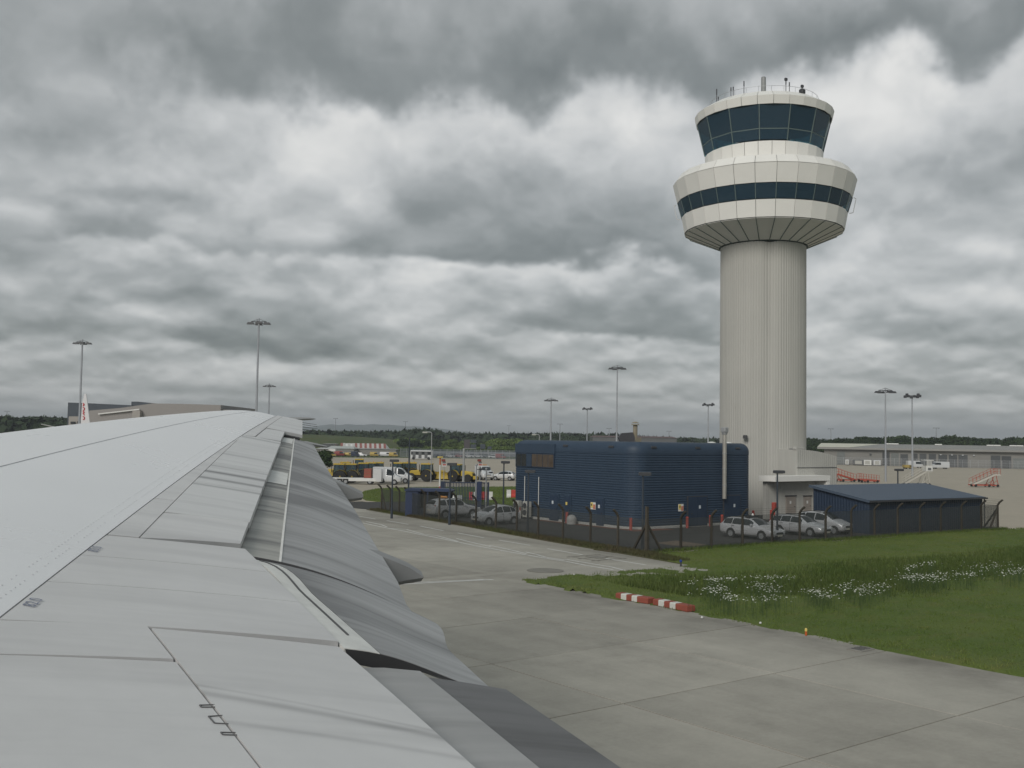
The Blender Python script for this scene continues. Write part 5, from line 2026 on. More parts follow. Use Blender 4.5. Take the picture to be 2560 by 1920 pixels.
def build_car(name, kind, paint, label, loc, rz, cat='car', group=None, extras=()):
    C = CARS[kind]
    root = thing(name, label, cat, (loc[0], loc[1], 0), rz, group)
    body = car_body(kind, paint).build('body', paint, root, smooth=38)
    sub = body.modifiers.new('s', 'SUBSURF')
    sub.levels = sub.render_levels = 1
    e = .012
    # side windows
    for (xa, xb) in C['side']:
        for sg in (1, -1):
            P = []
            for x in np.linspace(xa, xb, 5):
                zs, w, zb, wr, zt = interp_st(kind, x)
                y0, z0 = w * .955 + e, zb + .03
                y1, z1 = wr + e + .012, zt - .11
                P.append([(x, sg * (y0 + (y1 - y0) * t + .02 * math.sin(math.pi * t)), z0 + (z1 - z0) * t) for t in (0, .35, .7, 1)])
            MB().grid(P, flip=sg > 0).build('side_window', M_cglass, root)
    for nm, rg, pad in (('windscreen', C['ws'], .03), ('rear_window', C['rw'], -.03)):
        if rg is None:
            continue
        P = []
        for x in np.linspace(rg[0], rg[1], 7):
            zs, w, zb, wr, zt = interp_st(kind, x)
            P.append([(x + (.012 if nm == 'windscreen' else -.012), y * wr * .90, zt + .012 - .05 * abs(y) ** 3) for y in np.linspace(-1, 1, 7)])
        MB().grid(P, flip=nm != 'windscreen').build(nm, M_cglass, root, smooth=60)
    # wheels and arches
    key = (C['r'])
    if key not in WH:
        WH[key] = make_wheel(C['r'])
    wm, rm, dm = WH[key]
    for x in (C['fx'], C['fx'] - C['wb']):
        zs, w, zb, wr, zt = interp_st(kind, x)
        for sg in (1, -1):
            MB().cyl((x, sg * (w - .22), C['r'] + .02), (x, sg * (w + .004), C['r'] + .02), C['r'] + .055, n=22).build('wheel_arch', M_plast, root)
            wo = inst(wm, 'wheel', root, (x, sg * (w - .085), C['r']), 0 if sg > 0 else math.pi)
            inst(rm, 'rim', wo, (0, .006, 0))
            inst(dm, 'wheel_disc', wo)
    x0 = C['L'] / 2
    zs, w, zb, wr, zt = interp_st(kind, x0 - .12)
    for sg in (1, -1):
        MB().rbox((x0 - .13, sg * w * .72, zb + .01), (.16, w * .36, .16), .04).build('headlight', M_lamp, root)
        zr = interp_st(kind, -x0 + .25)
        if kind != 'van':
            MB().rbox((-x0 + .17, sg * zr[1] * .80, zr[2] - .12), (.14, .20, .30), .03).build('tail_light', M_tail, root)
        xm = C['side'][0][0] - .02
        zm = interp_st(kind, xm)
        MB().rbox((xm, sg * (zm[1] + .09), zm[2] + .10), (.12, .20, .13), .03).build('wing_mirror', paint, root)
    MB().rbox((x0 - .035, 0, zb - .12), (.06, w * 1.0, .14), .02).build('grille', M_plast, root)
    MB().box((x0 + .012, 0, zb - .27), (.02, .52, .11)).build('number_plate', M_plate, root)
    MB().rbox((x0 - .06, 0, zs + .10), (.10, w * 1.35, .12), .03).build('lower_grille', M_plast, root)
    if kind != 'van':
        MB().box((-x0 - .012, 0, zb - .05), (.02, .52, .11)).build('number_plate', M_plate, root)
    # door shut lines
    for sg in (1, -1):
        mb = MB()
        for xx in [C['side'][0][1] - .03] + ([C['side'][1][1] - .03] if len(C['side']) > 1 else []):
            s_ = interp_st(kind, xx)
            mb.box((xx, sg * (s_[1] + .0), (s_[0] + s_[2]) / 2 + .05), (.014, .02, (s_[2] - s_[0]) * .8))
        for xx in [C['side'][0][1] + .12] + ([C['side'][1][1] + .12] if len(C['side']) > 1 else []):
            s_ = interp_st(kind, xx)
            mb.box((xx, sg * (s_[1] + .01), s_[2] - .10), (.16, .03, .03))
        mb.build('door_lines', M_plast, root)
    if 'rails' in extras:
        for sg in (1, -1):
            mb = MB()
            zz_ = [interp_st(kind, x) for x in (.2, -.6, -1.6)]
            mb.tube([(x, sg * (q[3] - .03), q[4] + .01) for x, q in zip((.2, -.6, -1.6), zz_)], .022, 6)
            mb.build('roof_rail', M_plast, root)
    if 'bar' in extras:
        zt2 = interp_st(kind, 0)[4]
        MB().rbox((-.05, 0, zt2 + .07), (.30, 1.15, .10), .03).build('light_bar', M_plast, root)
        MB().cyl((-.05, .1, zt2 + .1), (-.05, .1, zt2 + .28), .09, .03, 10).build('beacon', M_white, root)
    if 'amber' in extras:
        zt2 = interp_st(kind, -.9)[4]
        MB().rbox((-1.0, 0, zt2 + .08), (.26, 1.1, .14), .05).build('light_bar', M_amber, root)
        MB().cyl((-.1, -.2, interp_st(kind, -.1)[4]), (-.1, -.2, interp_st(kind, -.1)[4] + .24), .09, .02, 10).build('beacon', M_white, root)
    return root


G5 = 'silver cars parked inside the compound'
HC = -math.pi / 2 + R(3)
build_car('estate_car', 'estate', M_silver, 'silver estate car with dark roof bar and white beacon, nearest the fence corner', (58.35, 47.05), HC, 'car', G5, ('bar', 'rails'))
build_car('estate_car', 'estate', M_silver, 'silver estate car parked between the beacon car and the people carrier', (63.75, 47.0), HC, 'car', G5, ('rails',))
build_car('people_carrier', 'mpv', M_silver, 'silver tall people carrier parked against the blue shed wall', (66.75, 47.25), HC + R(3), 'car', G5, ('rails',))
build_car('sport_utility_car', 'suv', M_silver, 'silver high-riding car with amber light bar, tail towards the blue hut', (49.95, 71.7), R(-3), 'car', G5, ('amber',))
build_car('hatchback', 'hatch', M_silver, 'small silver hatchback facing left beside the cooling units', (49.25, 64.9), math.pi + R(0), 'car', G5)

# ------------------------------------------------------------------ white vans by the tractors
def cargo_box(root, x0, x1, z0, z1, w, m, name='box_body'):
    MB().rbox(((x0 + x1) / 2, 0, (z0 + z1) / 2), (x1 - x0, w, z1 - z0), .05).build(name, m, root)


RIGHTW = -HEAD      # heading that points to image right
pt = at(963, 1211)
van1 = build_car('flatbed_truck', 'van', M_cwhite, 'white flatbed truck with long low deck in front of the yellow tractors', (pt[0], pt[1] + .9), RIGHTW, 'truck')
MB().rbox((-5.0, 0, .62), (8.6, 2.05, .42), .04).build('deck', M_white, van1)
MB().rbox((-.55, 0, 1.25), (1.15, 2.0, 1.75), .04).build('headboard', M_cwhite, van1)
wmv, rmv, dmv = WH[CARS['van']['r']]
for x in (-5.0, -5.85):
    for sg in (1, -1):
        wo = inst(wmv, 'wheel', van1, (x, sg * .95, .34), 0 if sg > 0 else math.pi)
        inst(rmv, 'rim', wo, (0, .006, 0))
    MB().box((x, 0, .5), (.80, 2.09, .46)).build('wheel_arch', M_plast, van1)
cr_ = thing('red_crate', 'red-brown crate standing on the white truck deck', 'crate', tuple((Matrix.Rotation(RIGHTW, 3, 'Z') @ Vector((-2.0, .2, 0)) + Vector((pt[0], pt[1] + .9, .84)))), RIGHTW)
MB().rbox((0, 0, .66), (1.0, 1.4, 1.32), .03).build('crate_body', mat('rust_red', (.26, .085, .055), .7), cr_)
mb = MB()
for zz_ in (.2, .66, 1.1):
    mb.box((0, -.71, zz_), (1.0, .03, .06))
mb.build('crate_battens', M_redp, cr_)
p2 = at(994, 1208)
van2 = build_car('delivery_van', 'van', M_cwhite, 'white high-roofed van parked just behind the flatbed truck cab', (p2[0], p2[1] + 1.2), RIGHTW, 'van')
cargo_box(van2, -2.9, .34, .35, 2.30, 1.96, M_cwhite)
for sg in (1, -1):
    MB().box((-1.7, sg * .99, 1.3), (.02, .02, 1.6)).build('door_line', M_plast, van2)
p3 = at(1231, 1200)
van3 = build_car('tipper_truck', 'van', M_cwhite, 'white cab truck facing the camera right of the tractors', (p3[0], p3[1] + 2.6), -HEAD - R(70), 'truck')
MB().rbox((-1.6, 0, .95), (3.6, 2.0, .5), .04).build('load_bed', M_cgrey, van3)
MB().rbox((.35, 0, 2.38), (.25, 1.0, .12), .03).build('light_bar', M_amber, van3)
p4 = at(1205, 1200)
ks = thing('tool_locker', 'tall white locker box left of the cab truck', 'locker', (p4[0], p4[1] + 1.5, 0), -HEAD)
MB().rbox((0, 0, 1.15), (.62, .7, 2.3), .03).build('cabinet', M_cwhite, ks)
MB().box((.0, -.36, 1.5), (.02, .02, 1.2)).build('door_line', M_plast, ks)
MB().rbox((0, 0, 2.40), (.40, .4, .2), .05).build('top_lamp', M_dkmetal, ks)
MB().rbox((0, -.1, .22), (.9, .9, .44), .04).build('base', M_plast, ks)
p5 = at(1270, 1201)
build_car('parked_car', 'hatch', M_cwhite, 'small white car half hidden by the blue building edge', (p5[0], p5[1] + 1.0), -HEAD + R(160), 'car')

# ------------------------------------------------------------------ yellow airport tractors
M_ty = mat('tractor_yellow', (.44, .315, .045), .45, noise=(2, .15), rnd=.06)
M_tdk = mat('tractor_chassis', (.035, .034, .03), .7)
M_tgl = mat_glass('cab_glass', (.45, .55, .52), .55)
twr = MB().lathe([(.44, -.26), (.80, -.26), (.88, -.18), (.88, .18), (.80, .26), (.44, .26)], 20)
twr.v = [(x, z, y) for x, y, z in twr.v]
twr = twr.mesh('rear_wheel', M_tyre, 40)
twf = MB().lathe([(.32, -.2), (.56, -.2), (.62, -.14), (.62, .14), (.56, .2), (.32, .2)], 18)
twf.v = [(x, z, y) for x, y, z in twf.v]
twf = twf.mesh('front_wheel', M_tyre, 40)
hbr = MB().cyl((0, .16, 0), (0, .245, 0), .46, .40, 18).cyl((0, .24, 0), (0, .27, 0), .14, .1, 10).mesh('hub', M_ty)
hbf = MB().cyl((0, .12, 0), (0, .19, 0), .34, .28, 16).mesh('hub', M_ty)


def make_tractor(label, loc, rz):
    t = thing('tractor', label, 'tractor', (loc[0], loc[1], 0), rz, 'yellow tractors parked in a row')
    mb = MB()
    mb.loft([[(.55, -.46, .95), (2.55, -.38, .95), (2.55, .38, .95), (.55, .46, .95)], [(.55, -.46, 1.55), (2.45, -.36, 1.45), (2.45, .36, 1.45), (.55, .46, 1.55)], [(.6, -.34, 1.75), (2.2, -.26, 1.62), (2.2, .26, 1.62), (.6, .34, 1.75)]])
    mb.build('bonnet', M_ty, t, smooth=30)
    MB().rbox((2.56, 0, 1.18), (.06, .62, .42), .02).build('grille', M_tdk, t)
    MB().rbox((.85, 0, .72), (3.2, .62, .5), .05).build('chassis', M_tdk, t)
    for sg in (1, -1):
        wo = inst(twr, 'rear_wheel', t, (-.55, sg * .88, .88), 0 if sg > 0 else math.pi)
        inst(hbr, 'hub', wo)
        wo = inst(twf, 'front_wheel', t, (1.95, sg * .82, .62), 0 if sg > 0 else math.pi)
        inst(hbf, 'hub', wo)
        mb = MB()
        P = [[(-.55 + 1.0 * math.cos(a), sg * (.55 + .55 * j), .88 + 1.0 * math.sin(a) * (1 - .04 * j)) for j in (0, 1)] for a in np.linspace(R(15), R(165), 9)]
        mb.grid(P, flip=sg < 0)
        mb.grid([[(p[0] * 1, p[1], p[2] - .05) for p in r] for r in P], flip=sg > 0)
        mb.build('mudguard', M_ty, t, smooth=40)
        MB().grid([[(-1.05 + .02, sg * .74, 1.5), (-.95, sg * .70, 2.55)], [(.45, sg * .74, 1.25), (.30, sg * .70, 2.55)]]).build('side_glass', M_tgl, t)
    mb = MB()
    for sg in (1, -1):
        mb.bar((-1.08, sg * .76, 1.4), (-.98, sg * .72, 2.58), .08).bar((.48, sg * .76, 1.2), (.33, sg * .72, 2.58), .08).bar((-.35, sg * .77, 1.3), (-.35, sg * .73, 2.58), .05)
    mb.build('cab_pillars', M_tdk, t)
    MB().grid([[(.47, -.72, 1.65), (.47, .72, 1.65)], [(.34, -.70, 2.56), (.34, .70, 2.56)]]).build('windscreen', M_tgl, t)
    MB().grid([[(-1.07, -.72, 1.6), (-1.07, .72, 1.6)], [(-.99, -.70, 2.56), (-.99, .70, 2.56)]]).build('rear_glass', M_tgl, t)
    MB().rbox((-.33, 0, 2.66), (1.62, 1.60, .18), .06).build('cab_roof', M_ty, t)
    MB().rbox((-.35, 0, 1.35), (1.3, 1.35, .45), .05).build('cab_floor', M_tdk, t)
    MB().rbox((-.55, 0, 1.75), (.35, .5, .6), .06).build('seat', M_tdk, t)
    MB().cyl((.72, .52, 1.5), (.72, .52, 2.55), .055, n=8).build('exhaust', M_tdk, t)
    MB().cyl((-.7, .4, 2.74), (-.7, .4, 2.92), .07, .04, 8).build('beacon', M_amber, t)
    MB().rbox((2.85, 0, .75), (.55, .7, .5), .05).build('front_weight', M_ty, t)
    return t


LFT = math.pi - HEAD
tr = make_tractor('yellow tractor with big yellow-hubbed rear wheel at the wing edge', (0, 0), 0)
spec = [((872, 1206), R(182), 'yellow tractor with the big yellow hub in full view, left end of the row'), ((842, 1206), R(183), 'yellow tractor half hidden by the wing flap, outermost left'), ((858, 1199), R(182), 'yellow tractor squeezed behind the two leftmost tractors'),
        ((903, 1202), R(184), 'yellow tractor behind the rear of the white truck deck'), ((922, 1200), R(184), 'yellow tractor behind the middle of the white truck deck'), ((941, 1199), R(184), 'yellow tractor behind the red crate'),
        ((893, 1186), R(186), 'yellow tractor standing taller behind the left row'), ((988, 1200), R(183), 'yellow tractor above the white truck cab'), ((1007, 1199), R(183), 'yellow tractor above the gap between truck and van'), ((1024, 1199), R(184), 'yellow tractor behind the white van roof'),
        ((1062, 1203), R(165), 'yellow tractor standing alone right of the white van'), ((1148, 1205), R(-28), 'yellow tractor facing right at the right end of the row')]
for k, (q, hd_, lab) in enumerate(spec):
    p = at(*q)
    if k == 0:
        tr.location = (p[0], p[1], 0)
        tr.rotation_euler = (0, 0, -HEAD + hd_)
        tr['label'] = lab
    else:
        dup(tr, (p[0], p[1], 0), -HEAD + hd_, lab)
# loader plough between the last two tractors
p = at(1102, 1203)
pl_ = thing('snow_plough', 'yellow snow plough implement between the last two tractors', 'snow plough', (p[0], p[1], 0), -HEAD)
mb = MB()
mb.loft([[(-1.9, -.3 + .25 * math.cos(a), .95 + .6 * math.sin(a)) for a in np.linspace(-1.4, 1.4, 7)] + [(-1.9, -.36 + .25 * math.cos(a), .95 + .6 * math.sin(a)) for a in np.linspace(1.4, -1.4, 7)],
         [(1.6, -.3 + .25 * math.cos(a), .85 + .5 * math.sin(a)) for a in np.linspace(-1.4, 1.4, 7)] + [(1.6, -.36 + .25 * math.cos(a), .85 + .5 * math.sin(a)) for a in np.linspace(1.4, -1.4, 7)]])
mb.build('blade', M_ty, pl_)
MB().bar((-1.6, .2, .25), (1.4, .2, .25), .18).bar((0, .2, .3), (0, 1.6, .6), .2).bar((-1, .2, .9), (0, 1.4, .6), .12).build('push_frame', M_tdk, pl_)
MB().rbox((.1, 1.2, 1.2), (1.0, .8, .9), .06).build('ballast', M_ty, pl_)
p = at(1170, 1203)
pk = thing('implement_rack', 'dark low implement frame beside the right-hand tractor', 'implement', (p[0], p[1] + 1, 0), -HEAD)
MB().bar((-1.5, 0, .5), (1.8, 0, .5), .25).bar((-1.5, .9, .5), (1.8, .9, .5), .25).build('frame', M_tdk, pk)
mb = MB()
for k in range(5):
    mb.rbox((-1.3 + .7 * k, .45, .8), (.5, .8, .5), .08)
mb.build('rollers', M_tdk, pk)

# ------------------------------------------------------------------ passenger stairs on the right apron
M_stred = mat('stairs_red', (.38, .085, .055), .5)
M_cream = mat('stairs_cream', (.50, .48, .43), .55)


def stairs(label, px0, px1, ybase, ytop, m, m2, flip, group, cab=False, name='boarding_stairs'):
    """mobile stairs: px0 the low end, px1 the high end"""
    p0 = at((px0 + px1) / 2, ybase)
    D = p0[0] * math.sin(HEAD) + p0[1] * math.cos(HEAD)
    a_, b_ = at_depth(px0, ybase, D), at_depth(px1, ybase, D)
    L = float(np.linalg.norm(np.array(b_[:2]) - np.array(a_[:2])))
    H = at_depth(px1, ytop, D)[2]
    r = thing(name, label, 'boarding stairs', (a_[0], a_[1], 0), -HEAD + (math.pi if flip else 0), group)
    w = .75
    pf = L * .80
    hz_ = H - (1.0 if not cab else 1.9)
    mb = MB()
    for s in (-w, w):
        mb.bar((.1, s, .35), (pf, s, hz_), .10, .26)
        mb.bar((pf, s, hz_), (L, s, hz_), .10, .2)
    mb.build('stringers', m2, r)
    mb = MB()
    n = 14
    for k in range(n):
        t = (k + .5) / n
        mb.box((.1 + (pf - .1) * t, 0, .35 + (hz_ - .35) * t), ((pf - .1) / n * .9, 2 * w, .05))
    mb.box(((pf + L) / 2, 0, hz_ + .08), (L - pf, 2 * w, .06))
    mb.build('treads', m2, r)
    mb = MB()
    for s in (-w, w):
        mb.bar((.1, s, 1.3), (pf, s, hz_ + 1.0), .05)
        mb.bar((.1, s, .85), (pf, s, hz_ + .55), .035)
        mb.bar((pf, s, hz_ + 1.0), (L, s, hz_ + 1.0), .05)
        mb.bar((pf, s, hz_ + .55), (L, s, hz_ + .55), .035)
        for k in range(7):
            t = k / 6
            x = .1 + (pf - .1) * t
            z = .35 + (hz_ - .35) * t
            mb.bar((x, s, z), (x, s, z + .95), .04)
        for x in (pf, (pf + L) / 2, L):
            mb.bar((x, s, hz_), (x, s, hz_ + 1.0), .05)
    mb.build('handrails', m, r)
    if cab:
        mb = MB()
        mb.rbox(((pf + L) / 2, 0, hz_ + .45), (L - pf + .2, 2 * w + .1, .9), .05)
        mb.build('platform_cab', M_white, r)
        mb = MB()
        for k in range(6):
            mb.box((pf + (L - pf) * (k + .5) / 6, -w - .02, hz_ + 1.35), (.06, .05, .95))
        mb.box(((pf + L) / 2, 0, hz_ + 1.86), (L - pf + .5, 2 * w + .3, .10))
        mb.build('canopy', M_white, r)
        MB().box(((pf + L) / 2, -w - .07, hz_ + .42), ((L - pf) * .6, .02, .38)).build('logo_patch', M_cgrey, r)
    mb = MB()
    for s in (-w, w):
        mb.bar((.0, s, .30), (L * .95, s, .30), .14, .2)
        mb.bar((L * .62, s, .35), (L * .80, s, hz_), .09)
        mb.bar((L * .92, s, .35), (L * .84, s, hz_), .09)
        mb.bar((L * .62, s, .35), (L * .9, s, hz_ * .55), .06)
    mb.build('undercarriage', m, r)
    for x in (.12 * L, .9 * L, .6 * L):
        for s in (-w, w):
            MB().cyl((x, s - .1, .22), (x, s + .1, .22), .22, n=12).build('wheel', M_tyre, r)
    return r


GS = 'boarding stairs standing on the apron'
stairs('red boarding stairs sloping down right, half hidden by the tower entrance block', 2139, 2082, 1204, 1171, M_stred, M_stred, True, GS)
stairs('low red conveyor ramp sloping down to the right of the taller red stairs', 2196, 2146, 1206, 1184, M_stred, M_stred, True, GS, name='conveyor_ramp')
stairs('white boarding stairs with glazed platform rising behind the shed roof', 2258, 2326, 1214, 1150, M_cream, M_cream, False, GS, cab=True)
stairs('red-railed boarding stairs standing alone at the far right', 2426, 2496, 1217, 1172, M_stred, M_cream, False, GS)
# ------------------------------------------------------------------ tall floodlight masts
M_mast = mat('mast_galvanised', (.34, .36, .39), .5, metal=.2)


def mast(label, px, ytop, H, style, dark=False, ptop=None):
    yh = 1097 + .0157 * (px - 1280)
    D = (H - EYE) * F / (yh - ytop)
    p = at_depth(px, yh + 40, D)
    k = D / F
    r0 = float(np.clip((3.4 if px < 650 else 2.5) * k, .10, .30))
    t = thing('floodlight_mast', label, 'floodlight mast', (p[0], p[1], 0), -HEAD, 'tall floodlight masts across the airfield')
    MB().cyl((0, 0, -.1), (0, 0, H), r0, r0 * .58, 10).build('pole', M_mast, t)
    if style == 'cross':
        mb = MB()
        for a in (0, math.pi / 2):
            mb.bar((-1.3 * math.cos(a), -1.3 * math.sin(a), H - .55), (1.3 * math.cos(a), 1.3 * math.sin(a), H - .55), .12)
        mb.bar((-1.3, 0, H - .55), (0, 0, H - .1), .06).bar((1.3, 0, H - .55), (0, 0, H - .1), .06)
        mb.build('head_frame', M_dkmetal, t)
        lm = MB().loft([[(-.62, -.35, -.18), (.62, -.35, -.18), (.62, .35, -.18), (-.62, .35, -.18)], [(-.42, -.3, .16), (.42, -.3, .16), (.42, .3, .16), (-.42, .3, .16)]]).mesh('floodlight', M_dkmetal)
        for x, y in ((-1.35, 0), (1.35, 0), (.35, -1.3), (-.3, 1.3)):
            inst(lm, 'floodlight', t, (x, y, H - .82))
    elif style == 'cluster':
        mb = MB()
        mb.bar((-1.6, 0, H), (1.6, 0, H), .12).bar((-1.2, .5, H + .3), (1.2, .5, H + .3), .1)
        mb.build('head_frame', M_dkmetal, t)
        lm = MB().rbox((0, 0, 0), (.62, .34, .56), .08).mesh('floodlight', M_dkmetal)
        for x, z in ((-1.6, 0), (-.9, .12), (-.25, -.1), (.45, .1), (1.1, -.02), (1.6, .18), (-1.2, .42), (1.25, .46)):
            inst(lm, 'floodlight', t, (x, -.2, H + z))
    else:
        MB().bar((-1.3, 0, H), (1.3, 0, H), .14).rbox((-1.2, 0, H - .05), (.7, .5, .22), .04).rbox((1.2, 0, H - .05), (.7, .5, .22), .04).build('head_frame', M_dkmetal, t)
    return t


mast('floodlight mast rising behind the wing beside the white tail fin', 196, 848, 26, 'cross')
mast('tallest floodlight mast, rising over the wing tip', 638, 795, 26, 'cross')
mast('slim distant floodlight mast just right of the tallest one', 669, 959, 22, 'cross')
mast('floodlight mast standing highest behind the blue building roof', 1541, 912, 23, 'cross')
mast('floodlight mast with two spread lamps left of the highest roofline mast', 1376, 994, 18, 'cross')
mast('short floodlight mast with clustered lamps behind the blue roof middle', 1467, 1023, 18, 'cluster')
mast('floodlight mast with clustered lamps between blue roof and tower', 1770, 1013, 18, 'cluster')
mast('floodlight mast with pale spread lamps, left of the right-hand pair', 2214, 969, 17.2, 'cross')
mast('floodlight mast with clustered lamps, right of the right-hand pair', 2281, 992, 17.2, 'cluster')
mast('slender faint mast in front of the cargo shed doors', 2341, 1070, 15, 'tee')
mast('slender faint mast directly right of the tower shaft', 2077, 1072, 15, 'tee')
mast('white slender mast near the striped shed left end', 837, 1046, 18, 'tee')
mast('white slender mast in front of the far green trees', 1012, 1054, 17, 'tee')
mast('flat topped mast left of the blue building edge', 1271, 1064, 18, 'tee')
mast('thin far mast between the striped shed halves', 928, 1073, 15, 'tee')
mast('faint mast on the far left skyline', 14, 1028, 18, 'tee')
mast('thin mast over the blue roof, right of the two-lamp mast', 1399, 1060, 15, 'tee')
mast('thin mast left of the dark roof extract', 1522, 1071, 14, 'tee')
mast('faint mast right of the dark roof extract', 1672, 1078, 13, 'tee')
# street lamps with a curved arm
for px, ytop, ybase, lab in ((1077, 1080, 1208, 'grey street lamp with hooked arm above the tractors'), (1347, 1086, 1190, 'grey street lamp just above the blue roof left end')):
    p = at(px, ybase)
    D = p[0] * math.sin(HEAD) + p[1] * math.cos(HEAD)
    h = at_depth(px, ytop, D)[2]
    t = thing('street_lamp', lab, 'street lamp', (p[0], p[1], 0), -HEAD, 'hooked street lamps')
    MB().tube([(0, 0, 0), (0, 0, h * .6), (0, 0, h - .2), (-.15, 0, h - .03), (-.8, 0, h)], .06, 8).build('pole', M_metal, t)
    MB().rbox((-1.0, 0, h - .06), (.75, .26, .20), .05).build('lamp_head', M_unit, t)
p = at(1158, 1216)
D = p[0] * math.sin(HEAD) + p[1] * math.cos(HEAD)
t = thing('support_column', 'thick grey column under the dark gantry board', 'column', (p[0], p[1], 0), -HEAD)
MB().cyl((0, 0, 0), (0, 0, at_depth(1158, 1121, D)[2]), .17, .15, 10).build('pole', M_metal, t)

# ------------------------------------------------------------------ big terminal building on the left
M_dkclad = mat('slate_cladding', (.055, .068, .085), .5, noise=(.1, .1))
M_tan = mat('stone_cladding', (.27, .255, .245), .6, noise=(.06, .08))
M_tan2 = mat('pale_stone_cladding', (.33, .31, .285), .6, noise=(.06, .08))
D0 = 250.0


def vw(px, py, D):
    p = at_depth(px, py, D)
    return Vector((p[0], p[1], p[2]))


ter = thing('terminal_building', 'long stone-grey terminal block with dark slate upper boxes behind the wing', 'building', tuple(at_depth(370, 1150, D0)[:2]) + (0,))
tb = ter.location.copy()


def slab_poly(name, pxs, D, depth, m, ground=True):
    """wall with a given skyline (pixel corners at distance D), carried down to the ground, with real depth"""
    top = [vw(x, y, D) for x, y in pxs]
    fwd = Vector((math.sin(HEAD), math.cos(HEAD), 0)) * depth
    mb = MB()
    n = len(top)
    fr = [tuple(p - tb) for p in top]
    bt = [(p[0] - tb[0], p[1] - tb[1], -.2) for p in top]
    frb = [tuple(p + fwd - tb) for p in top]
    btb = [(p[0] + fwd[0] - tb[0], p[1] + fwd[1] - tb[1], -.2) for p in top]
    mb.loft([bt, fr, frb, btb], closed=False, cap=False)
    mb.add([bt[0], fr[0], frb[0], btb[0]], [(0, 1, 2, 3)])
    mb.add([bt[-1], fr[-1], frb[-1], btb[-1]], [(3, 2, 1, 0)])
    return mb.build(name, m, ter)


slab_poly('slate_box', [(170, 1006), (219, 1008), (327, 1013), (330, 1013.4)], D0 + 8, 26, M_dkclad)
slab_poly('slate_box', [(328.5, 1004), (345, 1004), (392, 1009)], D0 + 9, 30, M_dkclad)
slab_poly('stone_wall', [(223, 1026.5), (300, 1020), (381, 1008.5), (470, 1010), (552, 1012.5)], D0, 34, M_tan)
slab_poly('low_wing', [(550, 1023.2), (578, 1024.5), (584, 1027)], D0 + 1, 30, M_tan)
slab_poly('low_roof', [(551, 1022.2), (579, 1023.4)], D0 + 3, 10, M_dkclad)
slab_poly('pale_base', [(172, 1041), (206, 1041)], D0 + 6.5, 3, M_tan2)
slab_poly('lift_tower', [(331, 1026), (350, 1026)], D0 - 1.5, 3, M_tan2)
for x0, x1, y0, y1 in ((177, 188, 1054, 1060), (194, 203, 1053, 1059), (336, 340, 1044, 1051), (400, 403, 1040, 1043), (412, 417, 1040, 1043), (420, 430, 1040, 1043)):
    a_, b_ = vw(x0, y0, D0 - 1.8 if x0 > 300 else D0 + 6.2), vw(x1, y1, D0 - 1.8 if x0 > 300 else D0 + 6.2)
    if x0 > 390:
        a_, b_ = vw(x0, y0, D0 - .3), vw(x1, y1, D0 - .3)
    wq = MB().box((0, 0, 0), ((Vector((a_[0], a_[1], 0)) - Vector((b_[0], b_[1], 0))).length, .3, a_[2] - b_[2]), -HEAD).build('window', M_win, ter, loc=tuple((a_ + b_) / 2 - tb))
mb = MB()
mb.bar(tuple(vw(246, 1035, D0 - .5) - tb), tuple(vw(349, 1023.2, D0 - .5) - tb), .35, .28)
mb.build('pale_canopy_edge', M_white, ter)
a_ = vw(528, 1033, D0 - 2)
o = MB().rbox((0, 0, a_[2] - 1.2), (1.2, .8, 1.6), .2, -HEAD).cyl((0, 0, 0), (0, 0, a_[2] - 1.6), .12, n=8).build('red_beacon_sign', mat('bright_red', (.55, .05, .035), .5), None, loc=(a_[0], a_[1], 0))
thing('', 'small bright red sign showing above the wing before the terminal', 'sign', obj=o)

# ------------------------------------------------------------------ parked airliner: white fin with red script, wing tip
D1 = 190.0
jet = thing('parked_airliner', 'white airliner behind the wing, showing its fin with red lettering', 'airliner', tuple(at_depth(215, 1150, D1)[:2]) + (0,))
jb = jet.location.copy()
M_jet = mat('airliner_white', (.68, .68, .70), .35, noise=(.3, .04))
M_script = mat('red_script', (.50, .06, .07), .5)
fin = [(206, 1006), (212, 985), (216, 985), (219, 1008), (226, 1066), (202, 1068)]
mb = MB()
pts = [vw(x, y, D1) - jb for x, y in fin]
dv = Vector((math.sin(HEAD), math.cos(HEAD), 0)) * .14
mb.loft([[tuple(p - dv) for p in pts], [tuple(p + dv) for p in pts]])
mb.build('tail_fin', M_jet, jet)
mb = MB()
for k, (y0, y1, sh) in enumerate(((1008, 1015, 0), (1018, 1026, 1), (1028, 1038, 2), (1041, 1049, 1))):
    e_ = .16
    cx = 209.0 + .006 * (y0 - 1000)
    q = lambda x, y: tuple(vw(x, y, D1 - .16) - jb)
    if sh == 0:
        mb.bar(q(cx - 1.8, y1), q(cx + 2.2, (y0 + y1) / 2), e_).bar(q(cx + 2.2, (y0 + y1) / 2), q(cx - 1.8, y0), e_).bar(q(cx, y0 + 2), q(cx + .3, y1 - 2), e_)
    elif sh == 1:
        mb.bar(q(cx - 1.8, y0), q(cx + 2.0, y0 + 2), e_).bar(q(cx + 2.0, y0 + 2), q(cx + 1.8, y1 - 1), e_).bar(q(cx + 1.8, y1 - 1), q(cx - 1.8, y1), e_)
    else:
        mb.bar(q(cx - 2, y0), q(cx + 2.2, y0 + 3), e_).bar(q(cx + 2.2, y0 + 3), q(cx - 1.6, y0 + 5), e_).bar(q(cx - 1.6, y0 + 5), q(cx + 2.2, y1), e_)
mb.build('fin_lettering', M_script, jet)
